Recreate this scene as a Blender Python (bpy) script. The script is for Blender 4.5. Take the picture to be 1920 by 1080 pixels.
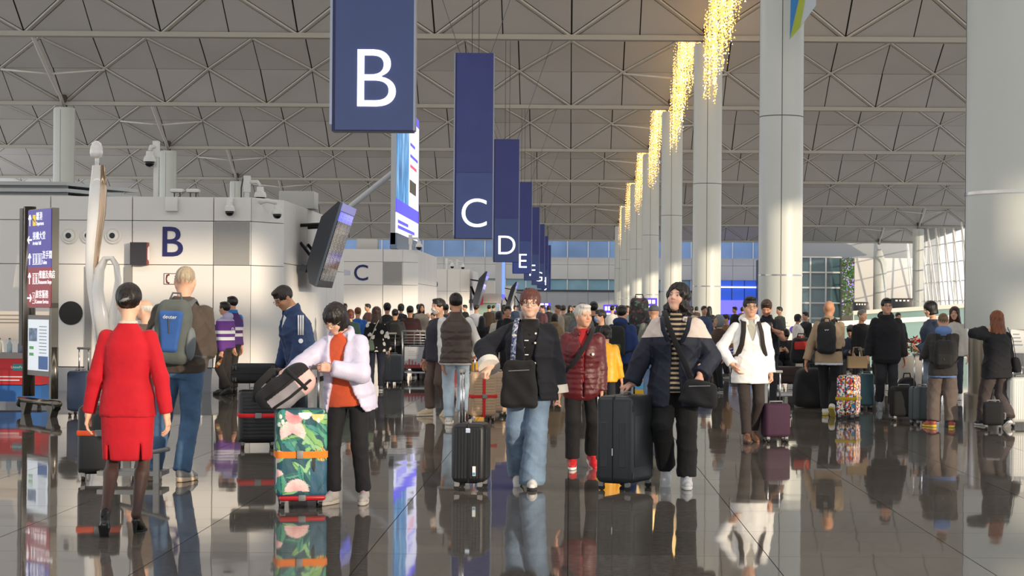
import bpy, bmesh, math, random
import numpy as np
from mathutils import Vector, Matrix
random.seed(7)
for o in list(bpy.data.objects):
    bpy.data.objects.remove(o)
sc = bpy.context.scene
COL = sc.collection
# ------------------------------------------------------------------ camera
FPX = 3380.0            # focal length in pixels of the 1920 px wide frame
EYE = 1.55
VPX, VPY = 1068.0, 575.0
ROLL = math.radians(0.42)
cam_d = bpy.data.cameras.new('camera')
cam_d.sensor_width = 36.0
cam_d.lens = FPX / 1920 * 36.0
cam_d.shift_x = -(VPX - 960) / 1920
cam_d.shift_y = (VPY - 540) / 1920
cam_d.clip_end = 2000
cam = bpy.data.objects.new('camera', cam_d)
cam.location = (0, 0, EYE)
cam.rotation_mode = 'XYZ'
cam.matrix_world = Matrix.Translation((0, 0, EYE)) @ Matrix.Rotation(math.pi/2, 4, 'X') @ Matrix.Rotation(ROLL, 4, 'Z')
COL.objects.link(cam)
sc.camera = cam
# ------------------------------------------------------------------ world and lights
w = bpy.data.worlds.new('sky')
sc.world = w
w.use_nodes = True
nt = w.node_tree
bg = nt.nodes['Background']
bg.inputs['Color'].default_value = (0.92, 0.95, 1.0, 1)
bg.inputs['Strength'].default_value = 1.6
sun_d = bpy.data.lights.new('sun', 'SUN')
sun_d.energy = 3.5
sun_d.angle = math.radians(0.53)
sun_d.color = (1.0, 0.83, 0.62)
sun = bpy.data.objects.new('sun', sun_d)
SUN_AZ, SUN_EL = math.radians(42), math.radians(8.5)
sd = Vector((math.sin(SUN_AZ)*math.cos(SUN_EL), -math.cos(SUN_AZ)*math.cos(SUN_EL), math.sin(SUN_EL)))
sun.rotation_euler = sd.to_track_quat('Z', 'Y').to_euler()
sun.location = sd * 60
COL.objects.link(sun)
VZ = [28.5 + 33.2*k for k in range(9)]                 # roof valleys along the hall
VH = [14.3, 14.25, 14.18, 14.2, 14.0, 13.58, 12.93, 11.96, 10.87]
VH = [EYE + h for h in VH]
RISE = 6.0
def strip_light(name, y, z, e, up=False, col=(1.0, 0.97, 0.93), sy=3.0):
    ld = bpy.data.lights.new(name, 'AREA')
    ld.shape = 'RECTANGLE'; ld.size = 120; ld.size_y = sy; ld.energy = e; ld.color = col
    lo = bpy.data.objects.new(name, ld); lo.location = (-10, y, z)
    if up: lo.rotation_euler = (math.pi, 0, 0)
    COL.objects.link(lo)
for k in range(8):                                       # skylight strips along the vault crowns, plus unseen upward lights added to brighten vaults
    yc = (VZ[k]+VZ[k+1])/2; zc = (VH[k]+VH[k+1])/2 + RISE
    strip_light('skylight_strip', yc, zc - 0.6, 5500)
    strip_light('vault_fill_light', yc, zc - 2.6, 4600, True)
for yc in (-12.0, 14.0):
    strip_light('skylight_strip', yc, 15.4, 5000)
vs = sc.view_settings
vs.view_transform = 'Standard'; vs.look = 'None'; vs.gamma = 1.0; vs.use_curve_mapping = False
vs.exposure = 0.12

# ------------------------------------------------------------------ measuring helpers (photo pixel -> metres)
def unroll(px, py):
    u, v = px - VPX, py - VPY
    c, s = math.cos(ROLL), math.sin(ROLL)
    return u*c + v*s, -u*s + v*c
def at(px, py, z):                    # point at depth z
    u, v = unroll(px, py)
    return Vector((u*z/FPX, z, EYE - v*z/FPX))
def gnd(px, py):                      # point on the floor
    u, v = unroll(px, py)
    z = FPX*EYE/v
    return Vector((u*z/FPX, z, 0))

# ------------------------------------------------------------------ materials
def lin(c):
    if isinstance(c, str):
        c = c.lstrip('#')
        c = [int(c[i:i+2], 16)/255 for i in (0, 2, 4)]
    return tuple(((x/12.92) if x <= 0.04045 else ((x+0.055)/1.055)**2.4) for x in c[:3])
MATS = {}
def mat(name, color='#808080', rough=0.5, metal=0.0, var=0.0, vscale=8.0, bump=0.0, bscale=60.0, emit=None, estr=0.0,
        alpha=1.0, trans=0.0, ior=1.45, sheen=0.0, coat=0.0, coords='Object', attr=None, stretch=None):
    if name in MATS: return MATS[name]
    m = bpy.data.materials.new(name); m.use_nodes = True
    nt = m.node_tree; b = nt.nodes['Principled BSDF']
    c = lin(color) if isinstance(color, str) else color
    b.inputs['Base Color'].default_value = (*c, 1)
    b.inputs['Roughness'].default_value = rough
    b.inputs['Metallic'].default_value = metal
    b.inputs['IOR'].default_value = ior
    b.inputs['Alpha'].default_value = alpha
    b.inputs['Transmission Weight'].default_value = trans
    b.inputs['Sheen Weight'].default_value = sheen
    b.inputs['Coat Weight'].default_value = coat
    if emit:
        b.inputs['Emission Color'].default_value = (*lin(emit), 1)
        b.inputs['Emission Strength'].default_value = estr
    src = None
    if attr:
        a = nt.nodes.new('ShaderNodeAttribute'); a.attribute_name = attr
        nt.links.new(a.outputs['Color'], b.inputs['Base Color']); src = a.outputs['Color']
    if var > 0 or bump > 0:
        tc = nt.nodes.new('ShaderNodeTexCoord'); vec = tc.outputs[coords]
        if stretch:
            mp = nt.nodes.new('ShaderNodeMapping'); mp.inputs['Scale'].default_value = stretch
            nt.links.new(vec, mp.inputs['Vector']); vec = mp.outputs['Vector']
    if var > 0:
        n = nt.nodes.new('ShaderNodeTexNoise'); n.inputs['Scale'].default_value = vscale; n.inputs['Detail'].default_value = 5
        nt.links.new(vec, n.inputs['Vector'])
        r = nt.nodes.new('ShaderNodeMapRange')
        r.inputs['From Min'].default_value = 0.3; r.inputs['From Max'].default_value = 0.7
        r.inputs['To Min'].default_value = 1 - var; r.inputs['To Max'].default_value = 1 + var
        nt.links.new(n.outputs['Fac'], r.inputs['Value'])
        mx = nt.nodes.new('ShaderNodeVectorMath'); mx.operation = 'SCALE'
        if src: nt.links.new(src, mx.inputs[0])
        else: mx.inputs[0].default_value = c
        nt.links.new(r.outputs['Result'], mx.inputs['Scale'])
        nt.links.new(mx.outputs['Vector'], b.inputs['Base Color'])
    if bump > 0:
        n2 = nt.nodes.new('ShaderNodeTexNoise'); n2.inputs['Scale'].default_value = bscale; n2.inputs['Detail'].default_value = 3
        nt.links.new(vec, n2.inputs['Vector'])
        bp = nt.nodes.new('ShaderNodeBump'); bp.inputs['Strength'].default_value = bump; bp.inputs['Distance'].default_value = 0.02
        nt.links.new(n2.outputs['Fac'], bp.inputs['Height'])
        nt.links.new(bp.outputs['Normal'], b.inputs['Normal'])
    MATS[name] = m
    return m
def cloth(color, kind='plain'):
    k = 'cloth_%s_%s' % (kind, color.strip('#'))
    if kind == 'denim': return mat(k, color, 0.85, var=0.22, vscale=7, bump=0.3, bscale=24, sheen=0.1)
    if kind == 'shiny': return mat(k, color, 0.45, var=0.05, bump=0.25, bscale=22, sheen=0.05)
    if kind == 'knit': return mat(k, color, 0.95, var=0.06, vscale=90, bump=0.2, bscale=200, sheen=0.2)
    return mat(k, color, 0.85, var=0.07, vscale=9, bump=0.25, bscale=22, sheen=0.05)
def nodes_mat(name, rough=0.7):
    m = bpy.data.materials.new(name); m.use_nodes = True
    MATS[name] = m
    b = m.node_tree.nodes['Principled BSDF']; b.inputs['Roughness'].default_value = rough
    return m, m.node_tree, b
def emis(name, color, strength):
    return mat(name, color, 0.5, emit=color, estr=strength)

# ------------------------------------------------------------------ mesh collecting
class MB:
    def __init__(self): self.v = []; self.f = []
    def add(self, vs, fs):
        n = len(self.v); self.v += [tuple(x) for x in vs]; self.f += [tuple(i+n for i in f) for f in fs]; return self
    def box(self, x0, x1, y0, y1, z0, z1, M=None):
        vs = [Vector(p) for p in ((x0,y0,z0),(x1,y0,z0),(x1,y1,z0),(x0,y1,z0),(x0,y0,z1),(x1,y0,z1),(x1,y1,z1),(x0,y1,z1))]
        if M: vs = [M @ p for p in vs]
        return self.add(vs, [(0,3,2,1),(4,5,6,7),(0,1,5,4),(1,2,6,5),(2,3,7,6),(3,0,4,7)])
    def rbox(self, x0, x1, y0, y1, z0, z1, r=0.02, seg=3, M=None):
        bm = bmesh.new(); bmesh.ops.create_cube(bm, size=1)
        for v in bm.verts:
            v.co = Vector(((x0+x1)/2 + v.co.x*(x1-x0), (y0+y1)/2 + v.co.y*(y1-y0), (z0+z1)/2 + v.co.z*(z1-z0)))
        bmesh.ops.bevel(bm, geom=bm.edges[:], offset=r, segments=seg, affect='EDGES', profile=0.5)
        bm.verts.index_update()
        vs = [(M @ v.co) if M else v.co.copy() for v in bm.verts]
        self.add(vs, [[v.index for v in f.verts] for f in bm.faces]); bm.free(); return self
    def tube(self, pts, r, n=8, caps=True, closed=False, flat=None):
        pts = [Vector(p) for p in pts]; rs = r if isinstance(r, (list, tuple)) else [r]*len(pts)
        vs = []; m = len(pts); up0 = None
        for i, p in enumerate(pts):
            a = pts[(i-1) % m] if (closed or i > 0) else p
            b = pts[(i+1) % m] if (closed or i < m-1) else p
            d = (b - a).normalized()
            if up0 is None:
                up0 = Vector((0,0,1)) if abs(d.z) < 0.9 else Vector((0,1,0))
            if flat is not None: s = d.cross(flat[i] if isinstance(flat, list) else flat)
            else: s = d.cross(up0)
            if s.length < 1e-4: s = d.orthogonal()
            s.normalize(); u = s.cross(d)
            if flat is None: up0 = u
            ra, rb = rs[i] if isinstance(rs[i], (list, tuple)) else (rs[i], rs[i])
            for j in range(n):
                t = 2*math.pi*j/n
                vs.append(p + s*math.cos(t)*ra + u*math.sin(t)*rb)
        fs = []
        for i in range(m if closed else m-1):
            for j in range(n):
                a = i*n+j; b = i*n+(j+1) % n; c = ((i+1) % m)*n+(j+1) % n; d = ((i+1) % m)*n+j
                fs.append((a, b, c, d))
        if caps and not closed:
            fs.append(tuple(reversed(range(n)))); fs.append(tuple(range((m-1)*n, m*n)))
        return self.add(vs, fs)
    def cyl(self, p0, p1, r0, r1=None, n=24):
        return self.tube([p0, p1], [r0, r0 if r1 is None else r1], n=n)
    def lathe(self, prof, n=32, M=None):          # (r, z) profile
        vs = []; fs = []
        for r, z in prof:
            for j in range(n):
                t = 2*math.pi*j/n; p = Vector((r*math.cos(t), r*math.sin(t), z)); vs.append(M @ p if M else p)
        for i in range(len(prof)-1):
            for j in range(n):
                fs.append((i*n+j, i*n+(j+1) % n, (i+1)*n+(j+1) % n, (i+1)*n+j))
        fs.append(tuple(reversed(range(n)))); fs.append(tuple(range((len(prof)-1)*n, len(prof)*n)))
        return self.add(vs, fs)
    def quad(self, a, b, c, d): return self.add([a,b,c,d], [(0,1,2,3)])
    def prism(self, poly, axis_from, axis_to):     # polygon of Vectors extruded by vector
        n = len(poly); e = Vector(axis_to) - Vector(axis_from)
        vs = [Vector(p) for p in poly] + [Vector(p)+e for p in poly]
        fs = [tuple(reversed(range(n))), tuple(range(n, 2*n))] + [(i, (i+1) % n, n+(i+1) % n, n+i) for i in range(n)]
        return self.add(vs, fs)
    def build(self, name, m, parent=None, smooth=False, loc=None):
        me = bpy.data.meshes.new(name); me.from_pydata(self.v, [], self.f)
        return link(name, me, m, parent, smooth, loc)
def link(name, me, m, parent=None, smooth=False, loc=None):
    if m is not None:
        for x in (m if isinstance(m, (list, tuple)) else [m]): me.materials.append(x)
    if smooth == 'auto':
        me.shade_smooth()
        try: me.set_sharp_from_angle(angle=math.radians(35))
        except Exception: pass
    elif smooth: me.shade_smooth()
    o = bpy.data.objects.new(name, me); COL.objects.link(o)
    if parent is not None: o.parent = parent
    if loc is not None: o.location = loc
    return o
def tag(o, label=None, cat=None, group=None, kind=None):
    if label: o['label'] = label
    if cat: o['category'] = cat
    if group: o['group'] = group
    if kind: o['kind'] = kind
    return o
def thing(name, label, cat, loc=(0,0,0), rz=0, group=None):
    o = bpy.data.objects.new(name, None); COL.objects.link(o)
    o.empty_display_size = 0.2; o.location = loc; o.rotation_euler = (0,0,rz)
    return tag(o, label, cat, group)
def struct(name, me_or_mb=None, m=None, smooth=False, label=None):
    if me_or_mb is None:
        o = bpy.data.objects.new(name, None); COL.objects.link(o)
    else:
        o = me_or_mb.build(name, m, None, smooth)
    o['kind'] = 'structure'
    if label: o['label'] = label
    return o
def text(name, s, size, M, m, parent=None, depth=0.004, align='CENTER', sx=1.0, offset=0.0, res=4):
    c = bpy.data.curves.new('t', 'FONT'); c.body = s; c.size = size; c.extrude = depth; c.align_x = align
    c.align_y = 'CENTER'; c.resolution_u = res; c.offset = offset
    o = bpy.data.objects.new('t', c); COL.objects.link(o)
    dg = bpy.context.evaluated_depsgraph_get()
    me = bpy.data.meshes.new_from_object(o.evaluated_get(dg))
    bpy.data.objects.remove(o); bpy.data.curves.remove(c)
    me.transform(M @ Matrix.Diagonal((sx, 1, 1, 1)))
    me.materials.clear()
    return link(name, me, m, parent)
def facing(loc, xdir, updir):            # matrix for text: x along xdir, y along updir
    x = Vector(xdir).normalized(); y = Vector(updir).normalized(); z = x.cross(y)
    M = Matrix((x, y, z)).transposed().to_4x4(); M.translation = Vector(loc)
    return M
FRONT = ((1,0,0), (0,0,1))               # text read from the camera side (faces -Y)
# ================================================================== THE SETTING
# ---- floor
def floor_mat():
    m, nt, b = nodes_mat('polished_granite', 0.035)
    g = nt.nodes.new('ShaderNodeNewGeometry')
    n1 = nt.nodes.new('ShaderNodeTexNoise'); n1.inputs['Scale'].default_value = 22; n1.inputs['Detail'].default_value = 6
    n2 = nt.nodes.new('ShaderNodeTexNoise'); n2.inputs['Scale'].default_value = 0.55; n2.inputs['Detail'].default_value = 2
    vo = nt.nodes.new('ShaderNodeTexWhiteNoise'); vo.noise_dimensions = '2D'
    sn = nt.nodes.new('ShaderNodeVectorMath'); sn.operation = 'SNAP'; sn.inputs[1].default_value = (1.25, 1.25, 50)
    nt.links.new(g.outputs['Position'], sn.inputs[0]); nt.links.new(sn.outputs['Vector'], vo.inputs['Vector'])
    for n in (n1, n2): nt.links.new(g.outputs['Position'], n.inputs['Vector'])
    cr = nt.nodes.new('ShaderNodeValToRGB')
    cr.color_ramp.elements[0].position = 0.3; cr.color_ramp.elements[0].color = (*lin('#4f4a45'), 1)
    cr.color_ramp.elements[1].position = 0.72; cr.color_ramp.elements[1].color = (*lin('#756f67'), 1)
    nt.links.new(n1.outputs['Fac'], cr.inputs['Fac'])
    mr = nt.nodes.new('ShaderNodeMapRange'); mr.inputs['To Min'].default_value = 0.86; mr.inputs['To Max'].default_value = 1.1
    nt.links.new(vo.outputs['Value'], mr.inputs['Value'])
    sc_ = nt.nodes.new('ShaderNodeVectorMath'); sc_.operation = 'SCALE'
    nt.links.new(cr.outputs['Color'], sc_.inputs[0]); nt.links.new(mr.outputs['Result'], sc_.inputs['Scale'])
    nt.links.new(sc_.outputs['Vector'], b.inputs['Base Color'])
    n3 = nt.nodes.new('ShaderNodeTexNoise'); n3.inputs['Scale'].default_value = 1.6; n3.inputs['Detail'].default_value = 1
    nt.links.new(g.outputs['Position'], n3.inputs['Vector'])
    bp = nt.nodes.new('ShaderNodeBump'); bp.inputs['Strength'].default_value = 0.05; bp.inputs['Distance'].default_value = 0.02
    nt.links.new(n3.outputs['Fac'], bp.inputs['Height']); nt.links.new(bp.outputs['Normal'], b.inputs['Normal'])
    b.inputs['IOR'].default_value = 1.62
    return m
FLOOR = floor_mat()
GROUT = mat('floor_grout', '#33302d', 0.7)
floor = struct('floor', MB().box(-70, 62, -30, 310, -0.3, -0.012), GROUT, label='polished dark grey granite floor of the departures hall')
TS = 1.25; GAP = 0.003
tile_me = bpy.data.meshes.new('floor_tile')
_b = MB().box(GAP, TS-GAP, GAP, TS-GAP, -0.012, 0.0)
tile_me.from_pydata(_b.v, [], _b.f); tile_me.materials.append(FLOOR)
cells = []
for i in range(-56, 49):
    for j in range(-24, 248):
        x0, y0 = i*TS, j*TS
        yc = y0 + TS/2
        u = 1068 + (x0+TS/2)*FPX/yc if yc > 0 else 0
        vis = yc > 9.0 and -60 < u < 1980
        cells.append((yc if vis else 1e6, x0, y0))
cells.sort()
for d, x0, y0 in cells[:300]:
    o = bpy.data.objects.new('floor_tile', tile_me); COL.objects.link(o); o.parent = floor; o.location = (x0, y0, 0)
mb = MB()
for d, x0, y0 in cells[300:]:
    mb.quad((x0+GAP, y0+GAP, 0), (x0+TS-GAP, y0+GAP, 0), (x0+TS-GAP, y0+TS-GAP, 0), (x0+GAP, y0+TS-GAP, 0))
tag(mb.build('floor_tiles', FLOOR, floor), kind='stuff')

# ---- vaulted ceiling
PANEL = mat('ceiling_panel', '#c2bfbb', 0.55, var=0.05, vscale=0.25)
RIB = mat('ceiling_rib', '#c4c1b8', 0.5)
DARK = mat('ceiling_gap', '#38342f', 0.9)
XN = 7.2                                  # rib node spacing; nodes on valleys at X = 7.2 n
NR = 10
X0, X1 = -79.2, 57.6
R_ARC = ((33.2/2)**2 + RISE**2)/(2*RISE)
A_ARC = math.asin((33.2/2)/R_ARC)
def vault(k, i, up=0.0):                   # (y, z) on the vault k at row i of NR
    a = -A_ARC + 2*A_ARC*i/NR
    t = 0.5 + math.sin(a)*R_ARC/33.2
    y = VZ[k] + 33.2*t + math.sin(a)*up
    z = VH[k]*(1-t) + VH[k+1]*t + R_ARC*math.cos(a) - (R_ARC - RISE) + math.cos(a)*up
    return y, z
ceiling = struct('ceiling', label='vaulted ceiling of triangular grey panels between diagonal white ribs')
def inset(tri, ds):                        # shrink triangle edges by distances ds (edge i: i->i+1)
    c = (tri[0]+tri[1]+tri[2])/3
    n = (tri[1]-tri[0]).cross(tri[2]-tri[0]).normalized()
    L = []
    for i in range(3):
        a, b = tri[i], tri[(i+1) % 3]
        e = (b-a).normalized(); q = n.cross(e)
        L.append((a + q*ds[i], e))
    out = []
    for i in range(3):
        p1, e1 = L[i-1]; p2, e2 = L[i]
        w0 = p2 - p1; cr = e1.cross(e2); d2 = cr.length_squared
        t = w0.cross(e2).dot(cr)/d2
        out.append(p1 + e1*t)
    return out, n
panels = []; ribs = []
for k in range(8):
    back = MB()
    for i in range(NR):
        y0, z0 = vault(k, i, 0.07); y1, z1 = vault(k, i+1, 0.07)
        back.quad((X0, y0, z0), (X0, y1, z1), (X1, y1, z1), (X1, y0, z0))
    if k == 0: allback = MB()
    allback.add(back.v, back.f)
    n_cols = int(round((X1-X0)/3.6))
    for i in range(NR):
        for c in range(n_cols):
            xa = X0 + 3.6*c; xb = xa + 3.6
            ya, za = vault(k, i); yb, zb = vault(k, i+1)
            A = Vector((xa, ya, za)); B = Vector((xb, ya, za)); C_ = Vector((xb, yb, zb)); D = Vector((xa, yb, zb))
            # nodes sit on valley rows at multiples of 7.2 (offset by half on odd rows)
            na = (int(round(xa/3.6)) + i) % 2 == 0
            if na: tris = [(A, C_, B, (0.165, 0.045, 0.02)), (A, D, C_, (0.02, 0.045, 0.165))]; rib = (A, C_)
            else: tris = [(A, D, B, (0.045, 0.165, 0.02)), (B, D, C_, (0.165, 0.02, 0.045))]; rib = (B, D)
            ctr = (A+B+C_+D)/4
            u = 1068 + ctr.x*FPX/ctr.y; v = 575 - (ctr.z-EYE)*FPX/ctr.y
            vkA = 575 - (VH[k]-EYE)*FPX/VZ[k]
            vis = -40 < u < 1960 and v > -40 and v > vkA - 5
            key = ctr.y if vis else 1e6 + ctr.y
            for T in tris:
                pts, n = inset([T[0], T[1], T[2]], T[3])
                panels.append((key, pts, n))
            ribs.append((key, rib[0], rib[1]))
allback.build('ceiling_backing', DARK, ceiling)
panels.sort(key=lambda t: t[0]); ribs.sort(key=lambda t: t[0])
def panel_geo(mb, pts, n):
    if n.z > 0: pts = pts[::-1]; n = -n
    c = (pts[0]+pts[1]+pts[2])/3
    lo = [p for p in pts]; hi = [p - n*0.05 for p in pts]
    mb.add(lo+hi, [(0,1,2),(0,3,4,1),(1,4,5,2),(2,5,3,0)])
def rib_geo(mb, a, b):
    d = (b-a).normalized(); s = d.cross(Vector((0,0,1))).normalized(); u = s.cross(d)
    w_, h0, h1 = 0.115, -0.05, 0.05
    vs = [p + s*x + u*y for p in (a, b) for x, y in ((-w_, h0), (w_, h0), (w_, h1), (-w_, h1))]
    mb.add(vs, [(0,1,2,3),(7,6,5,4),(0,4,5,1),(1,5,6,2),(2,6,7,3),(3,7,4,0)])
for key, pts, n in panels[:300]:
    mb = MB(); panel_geo(mb, pts, n); mb.build('ceiling_panel', PANEL, ceiling)
mb = MB()
for key, pts, n in panels[300:]: panel_geo(mb, pts, n)
tag(mb.build('ceiling_panels', PANEL, ceiling), kind='stuff')
for key, a, b in ribs[:300]:
    mb = MB(); rib_geo(mb, a, b); mb.build('diagonal_rib', RIB, ceiling)
mb = MB()
for key, a, b in ribs[300:]: rib_geo(mb, a, b)
tag(mb.build('diagonal_ribs', RIB, ceiling), kind='stuff')
for k in range(9):
    mb = MB().box(X0, X1, VZ[k]-0.3, VZ[k]+0.3, VH[k]-0.16, VH[k]+0.1)
    mb.build('valley_beam', mat('valley_paint', '#aeaaa0', .5), ceiling)

# ---- columns with braces
CLAD = mat('column_cladding', '#c9ccc6', 0.42, var=0.02, vscale=0.6)
STEEL = mat('brushed_steel', '#a9a49c', 0.22, metal=1.0)
SEAM = mat('seam_dark', '#4b4b47', 0.7)
BRACE = mat('brace_paint', '#d8d5cd', 0.4)
col_no = 0
def column(x, k, d, label, band=3.2, cone=False):
    y, top = VZ[k], VH[k] - 0.25
    t = thing('column', label, 'column', (x, y, 0), group='round white columns of the hall')
    r = d/2
    base = 1.25 if k == 0 else 0.55
    MB().lathe([(r*0.93, 0), (r*0.93, base+0.05)], 48).build('steel_base', STEEL, t, 'auto')
    MB().lathe([(r*1.0, 0.0), (r*1.0, 0.22)], 48).build('skirting_ring', STEEL, t, 'auto')
    h2 = (top - base)
    zs = [base, base+2.1, base+2.1+(h2-2.1)*0.42, top-0.9]
    if cone: prof = [(r, base), (r*1.6, base+0.1), (r*1.6, top-3.2), (r*0.5, top-0.9)]
    else: prof = [(r, base)] + [(r, top-0.25), (r*0.96, top-0.12), (r*0.9, top-0.08)]
    MB().lathe(prof, 56).build('cladding', CLAD, t, 'auto')
    if not cone:
        MB().lathe([(r*1.012, zs[1]), (r*1.012, zs[1]+0.05)], 56).build('steel_band', STEEL, t, 'auto')
        MB().lathe([(r*1.003, zs[2]), (r*1.003, zs[2]+0.03)], 56).build('seam', SEAM, t, 'auto')
        for ang in (-95, 85, -5, 175):
            a = math.radians(ang); M = Matrix.Rotation(a, 4, 'Z')
            MB().box(r-0.02, r+0.004, -0.012, 0.012, base, top-0.25, M).build('seam', SEAM, t)
    MB().lathe([(0.22, top-0.1), (0.2, top+0.12)], 16).build('bearing', SEAM, t, 'auto')
    # curved arm rising under the near vault, and two struts
    if k > 0:
        pts = []
        for i in range(0, 9):
            yy, zz = vault(k-1, 10 - i*0.42)
            off = 0.9*math.sin(math.pi*min(1, i/8.0))
            pts.append((0, yy - y + (0.0 if i else -0.1), zz - off - (0.5 if i == 0 else 0.15)))
        pts = [(0, -0.05, top-0.05)] + pts[1:]
        MB().tube(pts, 0.14, 8).build('curved_arm', BRACE, t, True)
        j = Vector(pts[3])
        yy, zz = vault(k-1, 9)
        for sx in (-3.6, 3.6):
            MB().cyl(j, (sx, yy - y, zz-0.1), 0.075, n=8).build('strut', BRACE, t, True)
    MB().lathe([(1.0, top+0.75), (0.3, top+0.1)], 4).build('node_plate', mat('node_dark', '#5a574f', 0.7), t)
    return t
column(7.2, 0, 1.88, 'thick white round column on a steel base beside the woman with long brown hair', cone=False)
ords = ['first', 'second', 'third', 'fourth', 'fifth', 'sixth', 'seventh']
for k in range(1, 8):
    column(7.2, k, 1.5, '%s column after the thick one in the row with golden light garlands' % ords[k-1])
for k, w_ in ((3, 'first'), (4, 'second'), (5, 'third'), (6, 'fourth')):
    column(-36, k, 1.5, 'grey round column rising behind the white check-in island, %s from the white sculpture' % w_)
column(50.4, 7, 1.6, 'white round column standing against the sunlit glazed side wall')
column(50.4, 8, 1.6, 'white column with a conical top before the sunlit end wall', cone=True)

# ---- end wall
EWALL = mat('end_wall_panel', '#b7b5b0', 0.5, var=0.03, vscale=0.3)
BLUEGL = mat('blue_glazing', '#7f9cc4', 0.12, var=0.25, vscale=0.12, metal=0.0, ior=1.6)
TEALGL = mat('teal_glazing', '#6f97a6', 0.1, var=0.3, vscale=0.15, ior=1.6)
MULL = mat('mullion_white', '#d5d5d2', 0.4)
EY = 302.0
def zpix(py, px=1280, z=EY): return at(px, py, z).z
wall_back = struct('wall_back', MB().box(-75, 62, EY+1.0, EY+1.6, -0.3, 22), mat('rear_mass', '#9a9a98', 0.7), label='far end wall of the hall with glazed strips')
zt, zb1, zb2, zb3 = zpix(449), zpix(484), zpix(525), zpix(545)
xw0, xw1 = at(560, 575, EY).x, at(1490, 575, EY).x
npan = 24
for i in range(npan):
    a = xw0 + (xw1-xw0)*i/npan; b = a + (xw1-xw0)/npan
    for (q0, q1) in ((zb1, (zb1+zb2)/2+0.6), ((zb1+zb2)/2+0.6, zb2)):
        MB().box(a+0.02, b-0.02, EY+0.3, EY+0.9, q1+0.02, q0-0.02).build('wall_panel', EWALL, wall_back)
    MB().box(a, b-0.06, EY+0.55, EY+0.6, zb1, zt+0.8).build('glass_pane', BLUEGL, wall_back)
    MB().box(a, b-0.06, EY+0.55, EY+0.6, zb3, zb2).build('glass_pane', TEALGL, wall_back)
    MB().box(b-0.12, b+0.02, EY+0.4, EY+0.7, zb1, zt+0.8).build('mullion', MULL, wall_back)
    MB().box(b-0.12, b+0.02, EY+0.4, EY+0.7, zb3, zb2).build('mullion', MULL, wall_back)
    MB().box(a+0.02, b-0.02, EY+0.3, EY+0.9, 0, zb3-0.3).build('wall_panel', mat('end_wall_low', '#a3a5a8', 0.45), wall_back)
MB().box(xw0, xw1, EY+0.2, EY+0.5, zb3-0.3, zb3).build('sill', mat('sill_dark', '#3d4348', 0.5), wall_back)
# pale structures seen through the upper panes
for px0, px1 in ((1025, 1045), (1050, 1068), (1075, 1092), (1100, 1117), (700, 740), (830, 850)):
    a, b = at(px0, 560, EY).x, at(px1, 560, EY).x
    MB().box(a, b, EY+0.62, EY+0.7, zb1+0.1, zt-0.3).build('white_pane', mat('white_frit', '#dfe6ee', 0.2), wall_back)
# glass block by the right of the end wall
gx0, gx1 = at(1490, 560, 285).x, at(1577, 560, 285).x
gz = zpix(482, 1530, 285)
gb = struct('window_1', label='tall dark green glass box with white mullions at the hall end')
DGL = mat('dark_green_glass', '#4b646a', 0.08, var=0.4, vscale=0.2, ior=1.6)
nx, nz = 3, 4
for i in range(nx):
    for j in range(nz):
        a = gx0 + (gx1-gx0)*i/nx; b = gx0 + (gx1-gx0)*(i+1)/nx
        p = gz*j/nz; q = gz*(j+1)/nz
        MB().box(a+0.1, b-0.1, 285, 285.1, p+0.1, q-0.1).build('glass_pane', DGL, gb)
for i in range(nx+1):
    a = gx0 + (gx1-gx0)*i/nx
    MB().box(a-0.12, a+0.12, 284.8, 285.2, 0, gz).build('mullion', MULL, gb)
for j in range(nz+1):
    q = gz*j/nz
    MB().box(gx0, gx1, 284.85, 285.15, q-0.12, q+0.12).build('mullion', MULL, gb)
MB().box(gx0-5, gx1, 285.3, 296, 0, gz-0.3).build('interior_mass', mat('shop_dark', '#39474a', 0.5), gb)
# blue lit shop front left of it
bx0, bx1 = at(1300, 560, 296).x, at(1490, 560, 296).x
shop = struct('wall_shop', MB().box(bx0, bx1, 296, 297, 0, zpix(526, 1380, 296)), mat('shop_blue', '#2f56b8', 0.3, emit='#3b66e0', estr=0.55), label='blue lit shop front at the far end')
for i in range(8):
    a = bx0 + (bx1-bx0)*i/8
    MB().box(a, a+0.1, 295.9, 296, 0, zpix(526, 1380, 296)).build('mullion', mat('mullion_dark', '#333a44', 0.5), shop)
MB().box(bx0, bx1, 295.7, 296, zpix(540, 1380, 296), zpix(537, 1380, 296)).build('light_strip', emis('violet_strip', '#b7b4ff', 2.0), shop)
MB().box(bx0, bx1, 295.6, 296, 0.5, 2.8).build('light_strip', emis('violet_glow', '#6b66ff', 1.4), shop)
# white panel and planted pillar
px0, px1 = at(1602, 560, 286).x, at(1637, 560, 286).x
MB_ = MB().box(px0, px1, 286, 288, 0, zpix(484, 1620, 286))
pw = struct('wall_panel_white', MB_, mat('white_panel', '#e4e0d9', 0.5), label='white wall panel beside the planted pillar')
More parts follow.
